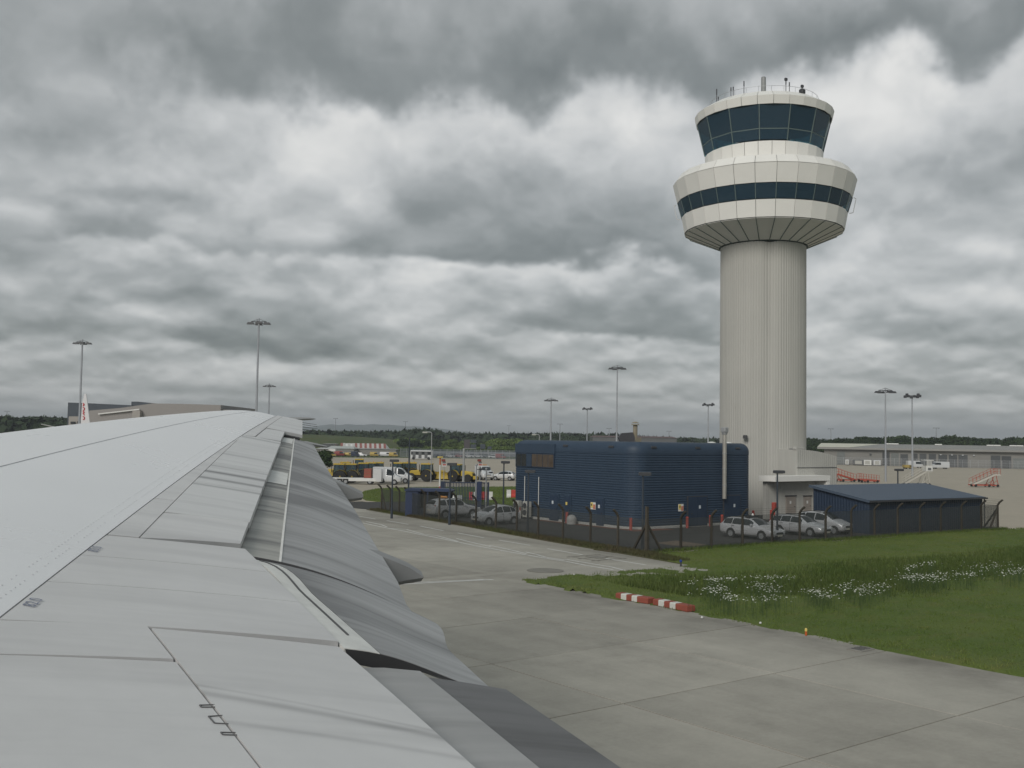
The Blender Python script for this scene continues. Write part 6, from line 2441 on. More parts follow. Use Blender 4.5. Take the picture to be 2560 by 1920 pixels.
# fuselage, pointing away and hidden by the near wing; tailplane and far wing tip stay in view at left
f0 = vw(214, 1085, D1) - jb
mb = MB()
ring = lambda y, r, z: [(r * math.cos(a), y, z + r * math.sin(a)) for a in np.linspace(0, 2 * math.pi, 17)[:-1]]
mb.loft([ring(-2.0, .3, 4.6), ring(0, .9, 4.4), ring(5, 1.7, 3.9), ring(12, 1.95, 3.6), ring(30, 1.95, 3.6), ring(34, 1.4, 3.4), ring(36, .3, 3.1)])
mb.build('fuselage', M_jet, jet, smooth=60)
a_, b_ = vw(104, 1060.5, D1 + 4) - jb, vw(170, 1076, D1 + 8) - jb
mb = MB()
mb.loft([[tuple(a_ + Vector((0, d, z))) for d, z in ((-.5, 0), (0, .06), (.6, 0), (0, -.06))], [tuple(b_ + Vector((0, d, z))) for d, z in ((-1.8, 0), (0, .2), (2.2, 0), (0, -.2))]])
mb.build('wing', M_jet, jet)
mb = MB()
for x in (-1.6, 1.6):
    mb.cyl((x, 20, 0), (x, 20, 2.6), .2, n=8).cyl((x - .2, 20, .5), (x + .2, 20, .5), .5, n=14)
mb.cyl((0, 32, 0), (0, 32, 2.6), .15, n=8)
mb.build('landing_gear', M_dkmetal, jet)

# ------------------------------------------------------------------ cargo shed on the right
ca, cb = at(2060, 1160.5)[:2], at(2640, 1174)[:2]
cv = cb - ca
CLn = float(np.linalg.norm(cv))
crg = thing('cargo_shed', 'long low grey cargo shed with row of doors at the right skyline', 'building', (ca[0], ca[1], 0), math.atan2(cv[1], cv[0]))
tx = lambda px: float((lambda d: np.linalg.solve(np.array([[d[0], -cv[0]], [d[1], -cv[1]]]), ca)[1])(ray(px, 1150))) * CLn
Dm = 330.0
EV = 5.3
M_cwall = mat('grey_render', (.23, .225, .21), .7, noise=(.15, .2))
M_croof = mat('grey_sheet_roof', (.27, .265, .25), .6, noise=(.1, .12))
MB().box((CLn / 2, 10.1, EV / 2 - .1), (CLn, 20, EV)).build('front_wall', M_cwall, crg)
mb = MB()
mb.loft([[(-2, -1.4, EV - .3), (CLn + 2, -1.4, EV - .3), (CLn + 2, 21, EV - .3), (-2, 21, EV - .3)], [(-2, -1.4, EV + .25), (CLn + 2, -1.4, EV + .25), (CLn + 2, 21, EV + .25), (-2, 21, EV + .25)], [(-2, 9.5, 6.9), (CLn + 2, 9.5, 6.9), (CLn + 2, 10.5, 6.9), (-2, 10.5, 6.9)]])
mb.build('roof', M_croof, crg)
mb = MB()
x0, x1, x2 = -2, tx(2125), tx(2197)
mb.add([(x0, -1.3, EV + .29), (x1, -1.3, EV + .29), (x2, 8.8, 6.82), (x0, 9.0, 6.86)], [(0, 1, 2, 3)])
mb.add([(x0, -1.3, EV + .33), (x1, -1.3, EV + .33), (x2, 8.8, 6.86), (x0, 9.0, 6.90)], [(0, 1, 2, 3)])
mb.build('pale_roof_bay', mat('cream_sheet', (.58, .57, .47), .5), crg)
M_shut = mat('dark_shutter', (.060, .066, .070), .5, noise=(.4, .3), rnd=.25)
M_shut2 = mat('grey_shutter', (.17, .185, .18), .5, rnd=.15)
zt_ = lambda q: EYE + (1113.5 - q) * Dm / F * .98
for x0, x1, y0, m_ in ((2093, 2112, 1133, M_shut2), (2206, 2224, 1133, M_shut), (2228, 2247, 1135, M_shut2), (2251, 2270, 1137, M_shut), (2284, 2294, 1135, M_shut), (2299, 2316, 1135, M_shut), (2322, 2340, 1135, M_shut), (2346, 2368, 1136, M_shut), (2372, 2393, 1136, M_shut), (2396, 2419, 1136, M_shut),
                       (2477, 2501, 1136, M_shut), (2504, 2528, 1137, M_shut), (2533, 2575, 1142, M_shut2), (2174, 2179, 1137, M_shut)):
    a_, b_ = tx(x0), tx(x1)
    z1 = zt_(y0)
    z0 = zt_(1142) if x0 == 2174 else 0
    MB().box(((a_ + b_) / 2, .02, (z0 + z1) / 2), (b_ - a_, .2, z1 - z0)).build('shutter_door', m_, crg)
for px in (2352, 2380, 2407, 2435):
    MB().rbox((tx(px), -.3, zt_(1136.5)), (.5, .4, .3), .05).build('wall_lamp', M_lamp, crg)
for px in (2218, 2234, 2345, 2478, 2495, 2537, 2553):
    MB().rbox((tx(px), 9.0, 7.0), (2.2, 1.5, .35), .1).build('roof_light', M_white, crg)
# fence line and pallets in front of it
pf_ = thing('apron_fence', 'grey mesh fence along the foot of the cargo shed', 'fence', (ca[0], ca[1], 0), math.atan2(cv[1], cv[0]))
mb = MB()
fpm = MB().cyl((0, 0, 0), (0, 0, 2.4), .06, n=6).mesh('fence_post', M_metal)
for k in range(36):
    inst(fpm, 'fence_post', pf_, (2 + k * 2.2, -3, 0))
for zz_ in (.1, .8, 1.6, 2.4):
    mb.bar((2, -3, zz_), (79, -3, zz_), .04)
for k in range(360):
    mb.bar((2 + k * .214, -3, .1), (2 + k * .214, -3, 2.4), .035)
mb.build('mesh_wires', M_metal, pf_)
for k, (px, w, m_) in enumerate(((2122, 1.2, M_cwhite), (2150, 3.5, M_cgrey), (2172, 2.5, M_white), (2196, 2.2, M_cwhite))):
    cg = thing('cargo_container', ['small pale freight container at the left of the cargo shed', 'wide grey freight container by the cargo shed wall', 'white freight container left of the first dark shutter', 'pale freight container touching the first dark shutter'][k], 'container', tuple((Vector((ca[0], ca[1], 0)) + Matrix.Rotation(math.atan2(cv[1], cv[0]), 3, 'Z') @ Vector((tx(px), -5, 0)))), math.atan2(cv[1], cv[0]), 'freight containers at the cargo shed')
    MB().rbox((0, 0, .95), (w, 1.6, 1.6), .1).build('box', m_, cg)
    MB().box((0, 0, .08), (w, 1.6, .14)).build('base', M_plast, cg)
    MB().box((0, -.81, .95), (w * .6, .04, 1.1)).build('curtain', M_unit, cg)

# ------------------------------------------------------------------ simple distant vehicles
def far_vehicle(name, label, cat, px, py, L, H, m, rz=0.0, cabf=.5, group='vehicles along the far apron edge', dy=0):
    p = at(px, py)
    L, H = L * .82, H * .85
    t = thing(name, label, cat, (p[0], p[1], 0), -HEAD + rz, group)
    w = .85
    mb = MB()
    s = lambda x0, x1, z, ww: [(x0, -ww, z), (x1, -ww, z), (x1, ww, z), (x0, ww, z)]
    if cat in ('car',):
        mb.loft([s(-L / 2, L / 2, .3, w), s(-L / 2, L / 2, H * .42, w), s(-L / 2 + .05, L / 2 - .1, H * .58, w * .97)])
        mb.loft([s(-L * .40, L * .22, H * .56, w * .92), s(-L * .30, L * .06, H, w * .72)])
        mb.build('body', m, t)
        MB().loft([s(-L * .375, L * .20, H * .62, w * .925), s(-L * .315, L * .085, H * .93, w * .78)]).build('windows', M_cglass, t)
    else:
        mb.loft([s(-L / 2, L / 2, .35, w + .1), s(-L / 2, L / 2, H * .5, w + .1), s(-L / 2, L * .40, H * .55, w + .1), s(-L / 2, L * .30, H, w)])
        mb.build('body', m, t)
        MB().loft([s(L * .02, L * .395, H * .57, w + .115), s(L * .02, L * .325, H * .90, w + .02)]).build('windows', M_cglass, t)
    for x in (-L * .3, L * .32):
        for sg in (1, -1):
            MB().cyl((x, sg * w * .8, .32), (x, sg * (w + .04), .32), .32, n=10).build('wheel', M_tyre, t)
    return t


G_ = 'vehicles along the far apron edge'
far_vehicle('baggage_tug', 'yellow-brown tug under the white conveyor ramp', 'tug', 826, 1142, 4.4, 1.9, M_cyel, .1)
far_vehicle('red_van', 'red van at the left of the far vehicle row', 'van', 849, 1141, 4.0, 2.1, M_cred, .0)
far_vehicle('baggage_tug', 'yellow tug right of the far red van', 'tug', 872, 1141, 5.2, 1.5, M_cyel, .0)
far_vehicle('dark_van', 'dark blue van left of a white car, far apron', 'van', 888, 1143, 3.4, 2.2, M_cblue, .1)
far_vehicle('parked_car', 'white car beside the dark blue van, far apron', 'car', 902, 1142, 5.0, 1.55, M_cwhite, .0)
far_vehicle('baggage_tug', 'small yellow tug standing alone in the far row', 'tug', 936, 1142, 3.4, 1.9, M_cyel, .0)
far_vehicle('white_van', 'white van left of the last yellow tug, far apron', 'van', 966, 1142, 5.2, 1.9, M_cwhite, .0)
far_vehicle('baggage_tug', 'yellow tug at the foot of the far white mast', 'tug', 984, 1143, 3.6, 1.9, M_cyel, .0)
far_vehicle('parked_car', 'white car at the right of the far row', 'car', 1236, 1146, 5.0, 1.6, M_cwhite, .0)
far_vehicle('red_truck', 'red vehicle beside the far right white car', 'truck', 1251, 1147, 4.2, 2.0, M_cred, .0)
far_vehicle('white_van', 'white van in front of the cargo shed shutters', 'van', 2350, 1172, 5.8, 2.4, M_cwhite, math.pi)
far_vehicle('white_truck', 'white van behind the glazed stairs platform', 'van', 2286, 1170, 5.2, 2.5, M_cwhite, 0)
far_vehicle('baggage_tug', 'orange tug left of the glazed stairs platform', 'tug', 2270, 1172, 3.2, 1.3, M_cyel, 0)
# airport bus
p = at(1054, 1149)
bus = thing('airport_bus', 'white single deck bus with dark windows on the far apron', 'bus', (p[0], p[1], 0), -HEAD)
MB().rbox((0, 0, 1.55), (6.6, 2.3, 2.5), .12).build('body', M_cwhite, bus)
MB().box((0, -1.16, 1.95), (6.2, .03, 1.0)).build('window_band', M_cglass, bus)
for x in (-2.2, -.4, 1.4):
    MB().box((x, -1.165, 1.35), (.9, .03, 1.9)).build('door', M_cgrey, bus)
mb = MB()
for x in (-2.4, 2.2):
    mb.cyl((x, -1.18, .42), (x, 1.18, .42), .42, n=12)
mb.build('wheels', M_tyre, bus)
# a long line of parked cars seen through the far fence
paints = [M_cgrey, M_cblue, M_cgrey, M_silver, M_cblue, M_cred, M_cgrey, M_cwhite, M_cblue, M_silver, M_cgrey, M_cgrey]
cp = None
labs = ['dark car directly right of the far bus', 'second dark car right of the far bus', 'third car right of the far bus', 'silver car in the far line left of the gantry', 'blue car far left of the grey column', 'red car in the far line before the column', 'grey car just left of the grey column',
        'white car just right of the grey column', 'blue car second right of the grey column', 'silver car midway along the far line', 'grey car in the far line under the gantry', 'last grey car of the far line before the white one']
for k in range(12):
    far_vehicle('parked_car', labs[k], 'car', 1090 + k * 11.6, 1144 + .3 * (k % 2), 4.0, 1.5, paints[k], 0, group='line of cars behind the far fence')
# second, farther rows of cars: a mass too small to tell apart
mb = MB()
for row in range(3):
    for k in range(34):
        p = at_depth(1050 + k * 7.6 + rng.uniform(-2, 2), 1120, 385 + row * 12)
        mb.rbox((p[0], p[1], .75), (3.6, 1.7, 1.3), .35, -HEAD + rng.uniform(-.2, .2))
o = mb.build('far_car_park', mat('mixed_car_tones', (.16, .165, .175), .35, noise=(.35, 1.0)), kind='stuff')
thing('', 'rows of small parked cars in the distant car park', 'cars', obj=o)
# far mesh fence
ff = thing('far_fence', 'pale grey mesh fence along the far apron edge', 'fence', (0, 0, 0))
mb = MB()
a_, b_ = at_depth(1000, 1140, 352), at_depth(1420, 1140, 330)
L_ = np.array(b_[:2]) - np.array(a_[:2])
n_ = 24
fpm2 = MB().cyl((0, 0, 0), (0, 0, 2.9), .06, n=6).mesh('fence_post', M_metal)
for k in range(n_ + 1):
    q = np.array(a_[:2]) + L_ * k / n_
    inst(fpm2, 'fence_post', ff, (q[0], q[1], 0))
for k in range(500):
    q = np.array(a_[:2]) + L_ * k / 500
    mb.bar((q[0], q[1], 0), (q[0], q[1], 2.8), .03)
for zz_ in (.1, 1.0, 1.9, 2.8):
    mb.bar((a_[0], a_[1], zz_), (b_[0], b_[1], zz_), .05)
mb.build('mesh_wires', mat('pale_wire', (.25, .28, .31), .5), ff)

# white conveyor ramp behind the flap, low sheds with striped roof
p0, p1 = at_depth(800, 1140, 300), at_depth(828, 1122, 300)
t = thing('conveyor_ramp', 'white raised conveyor ramp emerging behind the wing flap', 'conveyor', (p0[0], p0[1], 0), -HEAD)
w_ = float(np.linalg.norm(np.array(p1[:2]) - np.array(p0[:2])))
mb = MB()
mb.loft([[(-1.6, -.8, p0[2] - .5), (-1.6, .8, p0[2] - .5), (-1.6, .8, p0[2]), (-1.6, -.8, p0[2])], [(w_, -.8, p1[2] - .55), (w_, .8, p1[2] - .55), (w_, .8, p1[2] + .1), (w_, -.8, p1[2] + .1)]])
mb.build('belt_housing', M_white, t)
MB().rbox((w_ + .6, 0, p1[2] - .35), (1.5, 1.7, .7), .05).build('loading_head', M_white, t)
mb = MB()
for x in (-.5, 1.5):
    mb.bar((x, -.7, 0), (x + .4, -.7, p0[2] - .2), .12).bar((x, .7, 0), (x + .4, .7, p0[2] - .2), .12)
mb.box((.7, 0, .35), (4, 1.7, .4))
mb.build('undercarriage', M_tdk, t)


def low_shed(name, label, x0, x1, ytop, yeave, D, m_wall, m_roof, depth=9, cat='shed'):
    a_, b_ = at_depth(x0, ytop, D), at_depth(x1, ytop, D)
    W_ = float(np.linalg.norm(np.array(b_[:2]) - np.array(a_[:2])))
    t = thing(name, label, cat, (a_[0], a_[1], 0), -HEAD)
    ze = at_depth(x0, yeave, D)[2]
    zt = max(at_depth(x0, ytop, D)[2], ze + .1)
    MB().box((W_ / 2, depth / 2, ze / 2), (W_, depth, ze)).build('wall', m_wall, t)
    MB().loft([[(-.3, -.3, ze), (W_ + .3, -.3, ze), (W_ + .3, depth + .3, ze), (-.3, depth + .3, ze)], [(.8, depth * .4, zt), (W_ - .8, depth * .4, zt), (W_ - .8, depth * .6, zt), (.8, depth * .6, zt)]]).build('roof', m_roof, t)
    return t, W_, ze, zt


low_shed('flat_roofed_store', 'dark low store with pale roof edge left of the striped shed', 806, 838, 1108.5, 1110, 395, M_cgrey, M_croof)
low_shed('pitched_store', 'small store with pale pitched roof in front of the striped shed', 818, 885, 1115, 1121, 372, M_cwall, mat('pale_sheet', (.42, .44, .42), .5))
low_shed('white_roofed_store', 'white roofed low store at the wing flap edge', 790, 822, 1119.5, 1121.5, 360, M_cwall, M_white)
low_shed('grey_store', 'long grey store below the right half of striped roof', 888, 990, 1120.5, 1122.5, 380, M_cwall, M_croof)
st, W_, ze, zt = low_shed('striped_shed', 'far shed with red and white striped roof', 852, 966, 1108.5, 1120, 400, M_cwall, M_white, 8)
M_dullred, M_dullwhite = mat('faded_roof_red', (.27, .10, .085), .7), mat('faded_roof_white', (.46, .45, .43), .7)
n_ = 19
for k in range(n_):
    if k in (2, 4):
        continue
    m_ = M_dullred if k % 2 == 0 else M_dullwhite
    xa, xb = W_ * k / n_, W_ * (k + 1) / n_
    lean = .6
    MB().add([(xa, -.45, ze + .02), (xb, -.45, ze + .02), (xb - lean, depth_ if False else 3.1, zt + .06), (xa - lean, 3.1, zt + .06), (xa, -.45, ze + .10), (xb, -.45, ze + .10), (xb - lean, 3.1, zt + .14), (xa - lean, 3.1, zt + .14)],
             [(4, 5, 6, 7), (0, 1, 5, 4), (1, 2, 6, 5), (3, 0, 4, 7)]).build('roof_stripe', m_, st)
low_shed('brown_roofed_hall', 'distant hall with long purple-brown roof over the blue roofline', 1482, 1692, 1088.5, 1092, 350, M_cgrey, mat('purple_brown_tiles', (.13, .085, .085), .7), 14, 'building')
# dark gantry board and small dark kiosks near the green trees
for x0, x1, y0, y1, D, lab in ((1160, 1191, 1099, 1121, 372, 'dark two-part display gantry in front of far trees'), (1201, 1213, 1110, 1122, 374, 'small dark kiosk right of the dark gantry'), (1219, 1229, 1116, 1123, 374, 'little dark cabin right of the kiosk')):
    a_, b_ = at_depth(x0, y0, D), at_depth(x1, y1, D)
    W_ = float(np.linalg.norm(np.array(b_[:2]) - np.array(a_[:2])))
    t = thing('display_gantry' if x0 == 1160 else 'kiosk', lab, 'gantry' if x0 == 1160 else 'kiosk', (a_[0], a_[1], 0), -HEAD)
    if x0 == 1160:
        MB().rbox((W_ * .24, 0, (a_[2] + b_[2]) / 2), (W_ * .48, .6, a_[2] - b_[2]), .04).build('board', mat('brown_grey_board', (.075, .065, .07), .6), t)
        MB().rbox((W_ * .76, 0, a_[2] - .55), (W_ * .46, .6, 1.1), .04).build('board', M_dkclad, t)
        MB().rbox((W_ * .76, 0, b_[2] + .75), (W_ * .46, .6, 1.3), .04).build('board', M_dkclad, t)
        MB().box((W_ / 2, .1, b_[2] - .1), (W_, .9, .16)).build('walkway', M_metal, t)
    else:
        MB().rbox((W_ / 2, 0, (a_[2] + b_[2]) / 2), (W_, 1.5, a_[2] - b_[2]), .05).build('cabin', M_dkclad, t)
    mb = MB()
    for x in (.1, W_ - .1):
        mb.bar((x, .1, 0), (x, .1, b_[2]), .16)
    mb.build('legs', M_metal, t)

# ------------------------------------------------------------------ trees, woods, hills
def mat_leaf(name, a, c):
    m, g, b = custom(name)
    P = g.n('ShaderNodeNewGeometry').outputs['Position']
    n1 = g.noise(P, .28, 5, .6)
    n2 = g.noise(P, 1.6, 4, .7)
    oi = g.n('ShaderNodeObjectInfo').outputs['Random']
    f = g.math('ADD', g.math('MULTIPLY', n1, .7), g.math('MULTIPLY', n2, .3))
    col = g.mix(g.ramp(f, [(.36, 0.0), (.64, 1.0)]), a, c)
    col = g.vmath('MULTIPLY', col, g_comb(g, g.math('MULTIPLY_ADD', oi, .5, .75)))
    g.t.links.new(col, b.inputs['Base Color'])
    b.inputs['Roughness'].default_value = .75
    b.inputs['Specular IOR Level'].default_value = .15
    return m


M_leafd = mat_leaf('dark_foliage', (.018, .034, .014), (.042, .064, .022))
M_leafg = mat_leaf('fresh_foliage', (.070, .115, .028), (.150, .200, .055))
M_wood = mat_leaf('woodland_foliage', (.024, .042, .020), (.048, .070, .030))
M_bark = mat('bark', (.07, .058, .045), .9)


def crown_mesh(name, m, lobes, leaf, per):
    """leaf clumps scattered through the volume of several lobes"""
    vs, fs = [], []
    for (cx, cy, cz, rx, rz) in lobes:
        n = int(per * rx * rx * rz)
        for _ in range(n):
            d = rng.normal(size=3)
            d /= np.linalg.norm(d)
            rad = rng.uniform(.55, 1.03)
            p = np.array([cx + d[0] * rx * rad, cy + d[1] * rx * rad, cz + d[2] * rz * rad])
            u = rng.normal(size=3)
            u /= np.linalg.norm(u)
            w = np.cross(u, d + .6 * rng.normal(size=3))
            w /= np.linalg.norm(w) + 1e-6
            s1, s2 = leaf * rng.uniform(.6, 1.3), leaf * rng.uniform(.5, 1.0)
            o = len(vs)
            vs += [tuple(p - u * s1 - w * s2 * .3), tuple(p + w * s2 - u * s1 * .2), tuple(p + u * s1 + w * s2 * .2), tuple(p - w * s2 + u * s1 * .1)]
            fs.append((o, o + 1, o + 2, o + 3))
    mb = MB()
    mb.v, mb.f = vs, fs
    return mb.mesh(name, m)


def rand_lobes(H, W, n, tall=1.0):
    L = [(0, 0, H * .62, W * .42, H * .33)]
    for _ in range(n):
        a = rng.uniform(0, 2 * math.pi)
        r = W * rng.uniform(.18, .42)
        L.append((r * math.cos(a), r * math.sin(a), H * rng.uniform(.38, .84), W * rng.uniform(.16, .28), H * rng.uniform(.10, .18) * tall))
    return L


def trunk_mesh(H):
    mb = MB()
    mb.cyl((0, 0, -.3), (0, 0, H * .45), .028 * H, .018 * H, 8)
    for k in range(5):
        a = k * 1.3
        mb.cyl((0, 0, H * (.28 + .05 * k)), (H * .2 * math.cos(a), H * .2 * math.sin(a), H * (.50 + .06 * k)), .012 * H, .004 * H, 6)
    return mb.mesh('trunk', M_bark)


tk = trunk_mesh(8.0)
dk = [crown_mesh('crown', M_leafd, rand_lobes(8, 7.5, 9), .38, 34) for _ in range(5)]
fg = [crown_mesh('crown', M_leafg, rand_lobes(8, 7.5, 9), .38, 30) for _ in range(4)]


def tree(px, ytop, D, crowns, label, group, wide=1.0):
    p = at_depth(px, ytop, D)
    h = max(2.5, p[2])
    t = thing('broadleaf_tree', label, 'tree', (p[0], p[1], 0), rng.uniform(0, 6.28), group)
    s = h / 7.9
    cr_ = crowns[int(rng.integers(len(crowns)))]
    inst(cr_, 'crown', t, scale=(s * wide, s * wide, s))
    inst(tk, 'trunk', t, scale=(s, s, s))


# skyline of trees behind the cargo shed (profile read along the horizon)
prof = [(2026, 1098), (2044, 1101), (2062, 1097), (2080, 1100), (2096, 1098), (2112, 1096), (2128, 1097), (2146, 1095), (2164, 1092), (2182, 1093), (2198, 1096), (2216, 1094), (2232, 1092), (2250, 1092), (2266, 1095), (2284, 1095), (2300, 1093), (2316, 1096), (2334, 1093), (2352, 1096),
        (2370, 1092), (2386, 1089), (2402, 1094), (2418, 1092), (2436, 1096), (2454, 1096), (2466, 1097), (2486, 1096), (2502, 1100), (2524, 1094), (2542, 1093), (2560, 1096), (2580, 1094)]
ORD = ['first', 'second', 'third', 'fourth', 'fifth', 'sixth', 'seventh', 'eighth', 'ninth', 'tenth']


def ordered_labels(pxs, kind, refs):
    """name each tree by the nearest landmark on its left and its place counted from there"""
    out, cnt = {}, {}
    for i in sorted(range(len(pxs)), key=lambda i: pxs[i]):
        r = [q for q in refs if q[0] <= pxs[i]][-1]
        cnt[r[1]] = cnt.get(r[1], 0) + 1
        out[i] = '%s %s to the right of %s' % (ORD[cnt[r[1]] - 1], kind, r[1])
    return [out[i] for i in range(len(pxs))]


R1 = [(0, 'the tower shaft'), (2077, 'the faint mast beside the tower'), (2150, 'the low red ramp'), (2214, 'the pale-lamp mast'), (2281, 'the clustered-lamp mast'), (2341, 'the slender shed-door mast'), (2426, 'the far right stairs foot'), (2496, 'the far right stairs top')]
TREE_L = ordered_labels([q[0] for q in prof], 'dark skyline tree', R1)
for k, (px, yt) in enumerate(prof):
    tree(px + rng.uniform(-3, 3), yt - 3.0, 425 + rng.uniform(-12, 25), dk, TREE_L[k], 'skyline trees behind the cargo shed', rng.uniform(.75, 1.05))
bx_ = [2030 + k * 19 + rng.uniform(-5, 5) for k in range(30)]
BUSH_L = ordered_labels(bx_, 'low dark bush', R1)
for k in range(30):
    tree(bx_[k], 1104 + rng.uniform(-2, 2), 400 + rng.uniform(-6, 6), dk, BUSH_L[k], 'low bushes behind the cargo shed', 1.35)
# fresh green trees beyond the car park
R2 = [(0, 'the striped shed'), (1012, 'the white far mast'), (1055, 'the tall dark pole'), (1108, 'the left stacked signs'), (1160, 'the dark gantry'), (1201, 'the dark kiosk'), (1271, 'the flat topped mast')]
gx_ = [1000 + k * 12.2 + rng.uniform(-4, 4) for k in range(26)]
FRESH_L = ordered_labels(gx_, 'fresh green tree', R2)
for k in range(26):
    px = gx_[k]
    yt = np.interp(px, [1000, 1040, 1080, 1110, 1140, 1160, 1200, 1240, 1280, 1330], [1094, 1096, 1097, 1102, 1096, 1104, 1108, 1096, 1097, 1094]) + rng.uniform(-2, 4)
    tree(px, yt, 470 + rng.uniform(-10, 40), fg if rng.random() < .75 else dk, FRESH_L[k], 'green trees beyond the far car park', 1.25)
lx_ = [975 + k * 21 + rng.uniform(-6, 6) for k in range(16)]
LOW_L = ordered_labels(lx_, 'low light green bush', R2)
for k in range(16):
    tree(lx_[k], 1116 + rng.uniform(-3, 3), 420 + rng.uniform(-8, 8), fg, LOW_L[k], 'bushes at the far car park', 1.5)
# small dark bush at the flap edge
p = at(806, 1186)
t = thing('bush', 'dark green bush showing past the flap edge before the tractors', 'bush', (p[0] - .4, p[1], 0))
inst(dk[0], 'crown', t, scale=(.62, .62, .55))
inst(tk, 'trunk', t, scale=(.4, .4, .4))


def woods(name, label, pts, D0, D1, m, rad, n, base=0.0):
    """dense wood: lumpy crowns on gently rising ground; pts = skyline (px, y) seen at D1"""
    ico = []
    mb = MB()
    xs_ = [q[0] for q in pts]
    ysk = [q[1] for q in pts]
    for _ in range(n):
        u = rng.random()
        D = D0 + (D1 - D0) * u
        px = rng.uniform(xs_[0], xs_[-1])
        yt = np.interp(px, xs_, ysk) + (1 - u) * 10 * rng.random()
        p = at_depth(px, yt + rng.uniform(-.8, 1.2), D)
        r = rad * rng.uniform(.7, 1.3)
        # lumpy blob of leaf-clump faces
        c = np.array([p[0], p[1], p[2] - r])
        K = 26
        for k in range(K):
            d = rng.normal(size=3)
            d[2] = abs(d[2]) * 1.1 - .25
            d /= np.linalg.norm(d)
            q = c + d * r * rng.uniform(.8, 1.08) * np.array([1.15, 1.15, 1.0])
            e1 = np.cross(d, [0.3, .2, 1]) + .5 * rng.normal(size=3)
            e1 /= np.linalg.norm(e1)
            e2 = np.cross(d, e1)
            s = r * .42 * rng.uniform(.7, 1.3)
            mb.add([q - e1 * s, q + e2 * s * .8, q + e1 * s, q - e2 * s * .8], [(0, 1, 2, 3)])
        mb.add([c + np.array([r * .9 * math.cos(a), r * .9 * math.sin(a), -c[2]]) for a in (0, 1.26, 2.51, 3.77, 5.03)] + [c + np.array([0, 0, r * .75])], [(k, (k + 1) % 5, 5) for k in range(5)])
    o = mb.build(name, m, kind='stuff')
    thing('', label, 'woodland', obj=o)


woods('far_wood', 'dark wooded ridge running across the middle distance', [(560, 1079), (700, 1078), (800, 1079), (900, 1080), (1000, 1079), (1040, 1074), (1080, 1074), (1110, 1083), (1180, 1085), (1290, 1085), (1400, 1084), (1560, 1088), (1640, 1094), (1720, 1097), (1800, 1098), (1880, 1100)], 560, 840, M_wood, 5.0, 1500)
woods('left_wood', 'wooded ridge on the left skyline beyond the wing', [(-60, 1040), (0, 1042), (30, 1045), (60, 1046), (90, 1045), (120, 1046), (170, 1048), (230, 1052)], 430, 560, M_wood, 4.0, 420)
# ground rising under the wood so nothing floats
mb = MB()
rows = []
for D, k in ((540, 0.0), (700, .55), (900, .9), (1200, .7), (1500, 0.0)):
    row = []
    for px, yt in [(-200, 1044), (0, 1046), (170, 1052), (560, 1083), (800, 1083), (1040, 1080), (1110, 1087), (1290, 1089), (1560, 1092), (1720, 1101), (1900, 1105), (2700, 1108)]:
        p = at_depth(px, yt, 860)
        z = max(.5, (p[2] - 4) * k)
        q = at_depth(px, yt, D)
        row.append((q[0], q[1], z - (.9 if k == 0 else 0)))
    rows.append(row)
mb.grid(rows)
mb.build('wooded_slope', M_field, smooth=60, kind='structure')
# grassy embankment behind the striped shed
mb = MB()
rows = []
for D, zf in ((455, 0.0), (500, .75), (520, 1.0), (545, .0)):
    row = []
    for px, yt in ((560, 1084), (700, 1085), (790, 1086.5), (860, 1090), (960, 1096), (1010, 1103)):
        p = at_depth(px, yt, 520)
        q = at_depth(px, yt, D)
        row.append((q[0], q[1], max(-.3, p[2] * zf - (.3 if zf == 0 else 0))))
    rows.append(row)
mb.grid(rows)
mb.build('grass_embankment', M_field, smooth=60, kind='structure')
# blue far hills
mb = MB()
rows = []
for D, k in ((4200, 0), (4700, .6), (5200, 1.0), (5800, .8), (6500, 0)):
    row = []
    for px in np.arange(300, 1500, 12):
        yt = float(np.interp(px, [300, 600, 700, 780, 830, 870, 930, 960, 1010, 1060, 1120, 1200, 1500], [1086, 1078, 1073, 1066, 1061.5, 1061, 1061.5, 1061, 1065, 1067, 1074, 1084, 1094]))
        p = at_depth(px, yt, 5200)
        q = at_depth(px, yt, D)
        row.append((q[0], q[1], max(-2, p[2] * k * (1 + .02 * math.sin(px * .11) + .02 * rng.normal()))))
    rows.append(row)
mb.grid(rows)
mb.build('hills', mat('hill_woods', (.040, .062, .036), .9, noise=(.01, .5)), smooth=70, kind='structure')

# ------------------------------------------------------------------ small things on the near grass
def striped_block(label, pa, pb):
    a_, b_ = at(*pa), at(*pb)
    v_ = np.array(b_[:2]) - np.array(a_[:2])
    L_ = float(np.linalg.norm(v_))
    r = thing('striped_barrier', label, 'barrier', (a_[0], a_[1], .02), math.atan2(v_[1], v_[0]), 'red and white barrier blocks on the grass')
    cuts_ = [0, .165, .335, .50, .665, 1.0]
    for k in range(5):
        x0, x1 = L_ * cuts_[k], L_ * cuts_[k + 1]
        red = k % 2 == 0
        pad = .03
        mb = MB()
        e0, e1 = (pad if k == 0 else 0), (pad if k == 4 else 0)
        lo = [(x0, 0, 0), (x1, 0, 0), (x1, .42, 0), (x0, .42, 0)]
        md = [(x0, 0, .20), (x1, 0, .20), (x1, .42, .20), (x0, .42, .20)]
        tp = [(x0 + e0, .03, .235), (x1 - e1, .03, .235), (x1 - e1, .39, .235), (x0 + e0, .39, .235)]
        mb.loft([lo, md, tp])
        mb.build('red_band' if red else 'white_band', M_blockr if red else M_blockw, r)
    return r


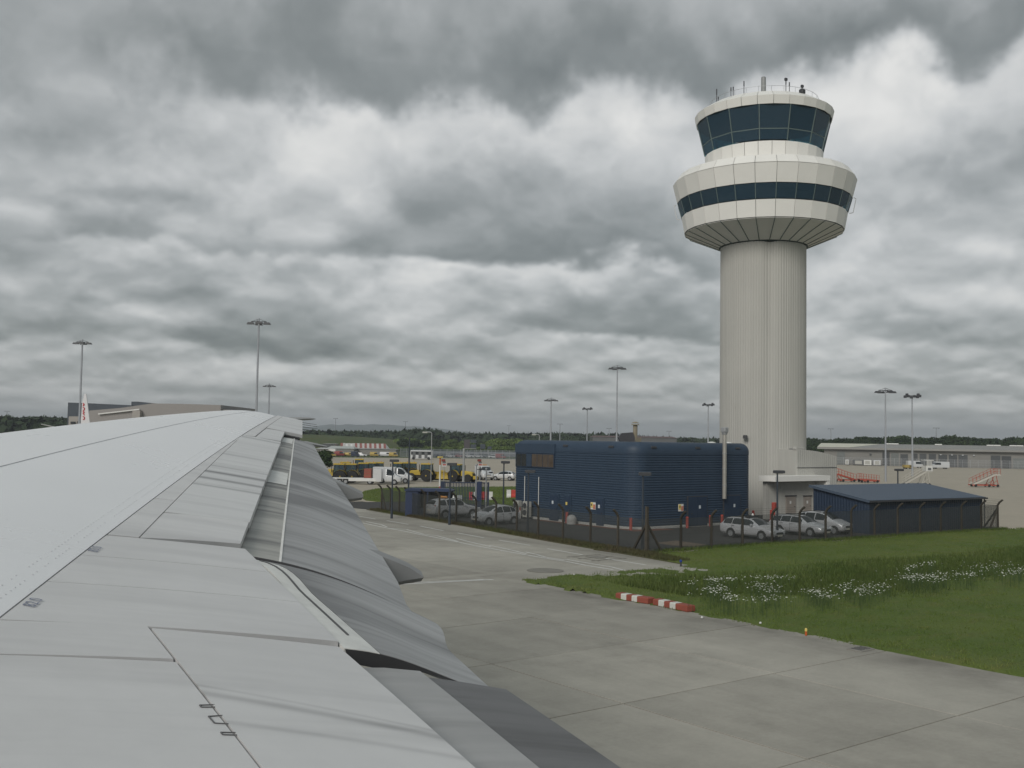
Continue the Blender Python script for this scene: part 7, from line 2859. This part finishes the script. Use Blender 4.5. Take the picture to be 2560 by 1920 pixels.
M_blockr = mat('weathered_red', (.27, .072, .048), .65, noise=(4, .25))
M_blockw = mat('weathered_white', (.58, .58, .54), .65, noise=(4, .15))
striped_block('red and white striped barrier block, left of the pair on the grass', (1539, 1497), (1620, 1511))
striped_block('red and white striped barrier block, right of the pair on the grass', (1632, 1512.5), (1718, 1531))
p = at(2015, 1590)
t = thing('edge_marker', 'small orange edge marker with yellow top in the grass', 'marker', (p[0], p[1], .02))
MB().cyl((0, 0, 0), (0, 0, .15), .04, .035, 10).build('stem', mat('orange_marker', (.50, .10, .02), .5), t)
MB().cyl((0, 0, .15), (0, 0, .20), .045, .045, 10).sphere((0, 0, .21), .045, 10, 6).build('cap', M_yel, t)
p = at(1702, 1416)
t = thing('edge_light', 'small blue taxiway edge light at the grass tip', 'edge light', (p[0], p[1], .0))
MB().cyl((0, 0, 0), (0, 0, .22), .05, n=8).build('stem', M_dkmetal, t)
MB().sphere((0, 0, .28), .08, 10, 6).build('lens', mat('blue_lens', (.02, .05, .25), .2), t)
p = at(2152, 1624)
t = thing('drain_cover', 'pale concrete drain cover where grass meets taxiway', 'drain cover', (p[0], p[1], .0))
MB().rbox((0, 0, .0), (.8, .55, .08), .02).build('frame', mat('stained_concrete', (.22, .21, .19), .8), t)
mb = MB()
for k in range(4):
    mb.box((-.24 + .16 * k, 0, .043), (.06, .38, .01))
mb.build('slots', M_iron, t)
for k, q in enumerate(((1755, 1548), (1901, 1562), (1435, 1440))):
    p = at(*q)
    o = MB().rbox((0, 0, .05), (.10, .08, .06), .02, .5).build('litter_scrap', M_white, None, loc=(p[0], p[1], .03))
    thing('', ['white scrap at the taxiway edge right of the striped blocks', 'pale scrap in the grass left of the orange marker', 'tiny white scrap in the grass by the road edge'][k], 'litter', obj=o)

# ------------------------------------------------------------------ air
HAZE = True
if HAZE:
    c = view(0, 3200)
    hz = MB().box((c[0], c[1], 49.0), (9000, 6800, 102.0), -HEAD).build('haze', None, kind='stuff')
    m = bpy.data.materials.new('haze_air')
    m.use_nodes = True
    t = m.node_tree
    t.nodes.clear()
    out = t.nodes.new('ShaderNodeOutputMaterial')
    vol = t.nodes.new('ShaderNodeVolumePrincipled')
    vol.inputs['Color'].default_value = (.82, .88, .95, 1)
    vol.inputs['Density'].default_value = .00026
    vol.inputs['Anisotropy'].default_value = .1
    t.links.new(vol.outputs[0], out.inputs['Volume'])
    hz.data.materials.append(m)
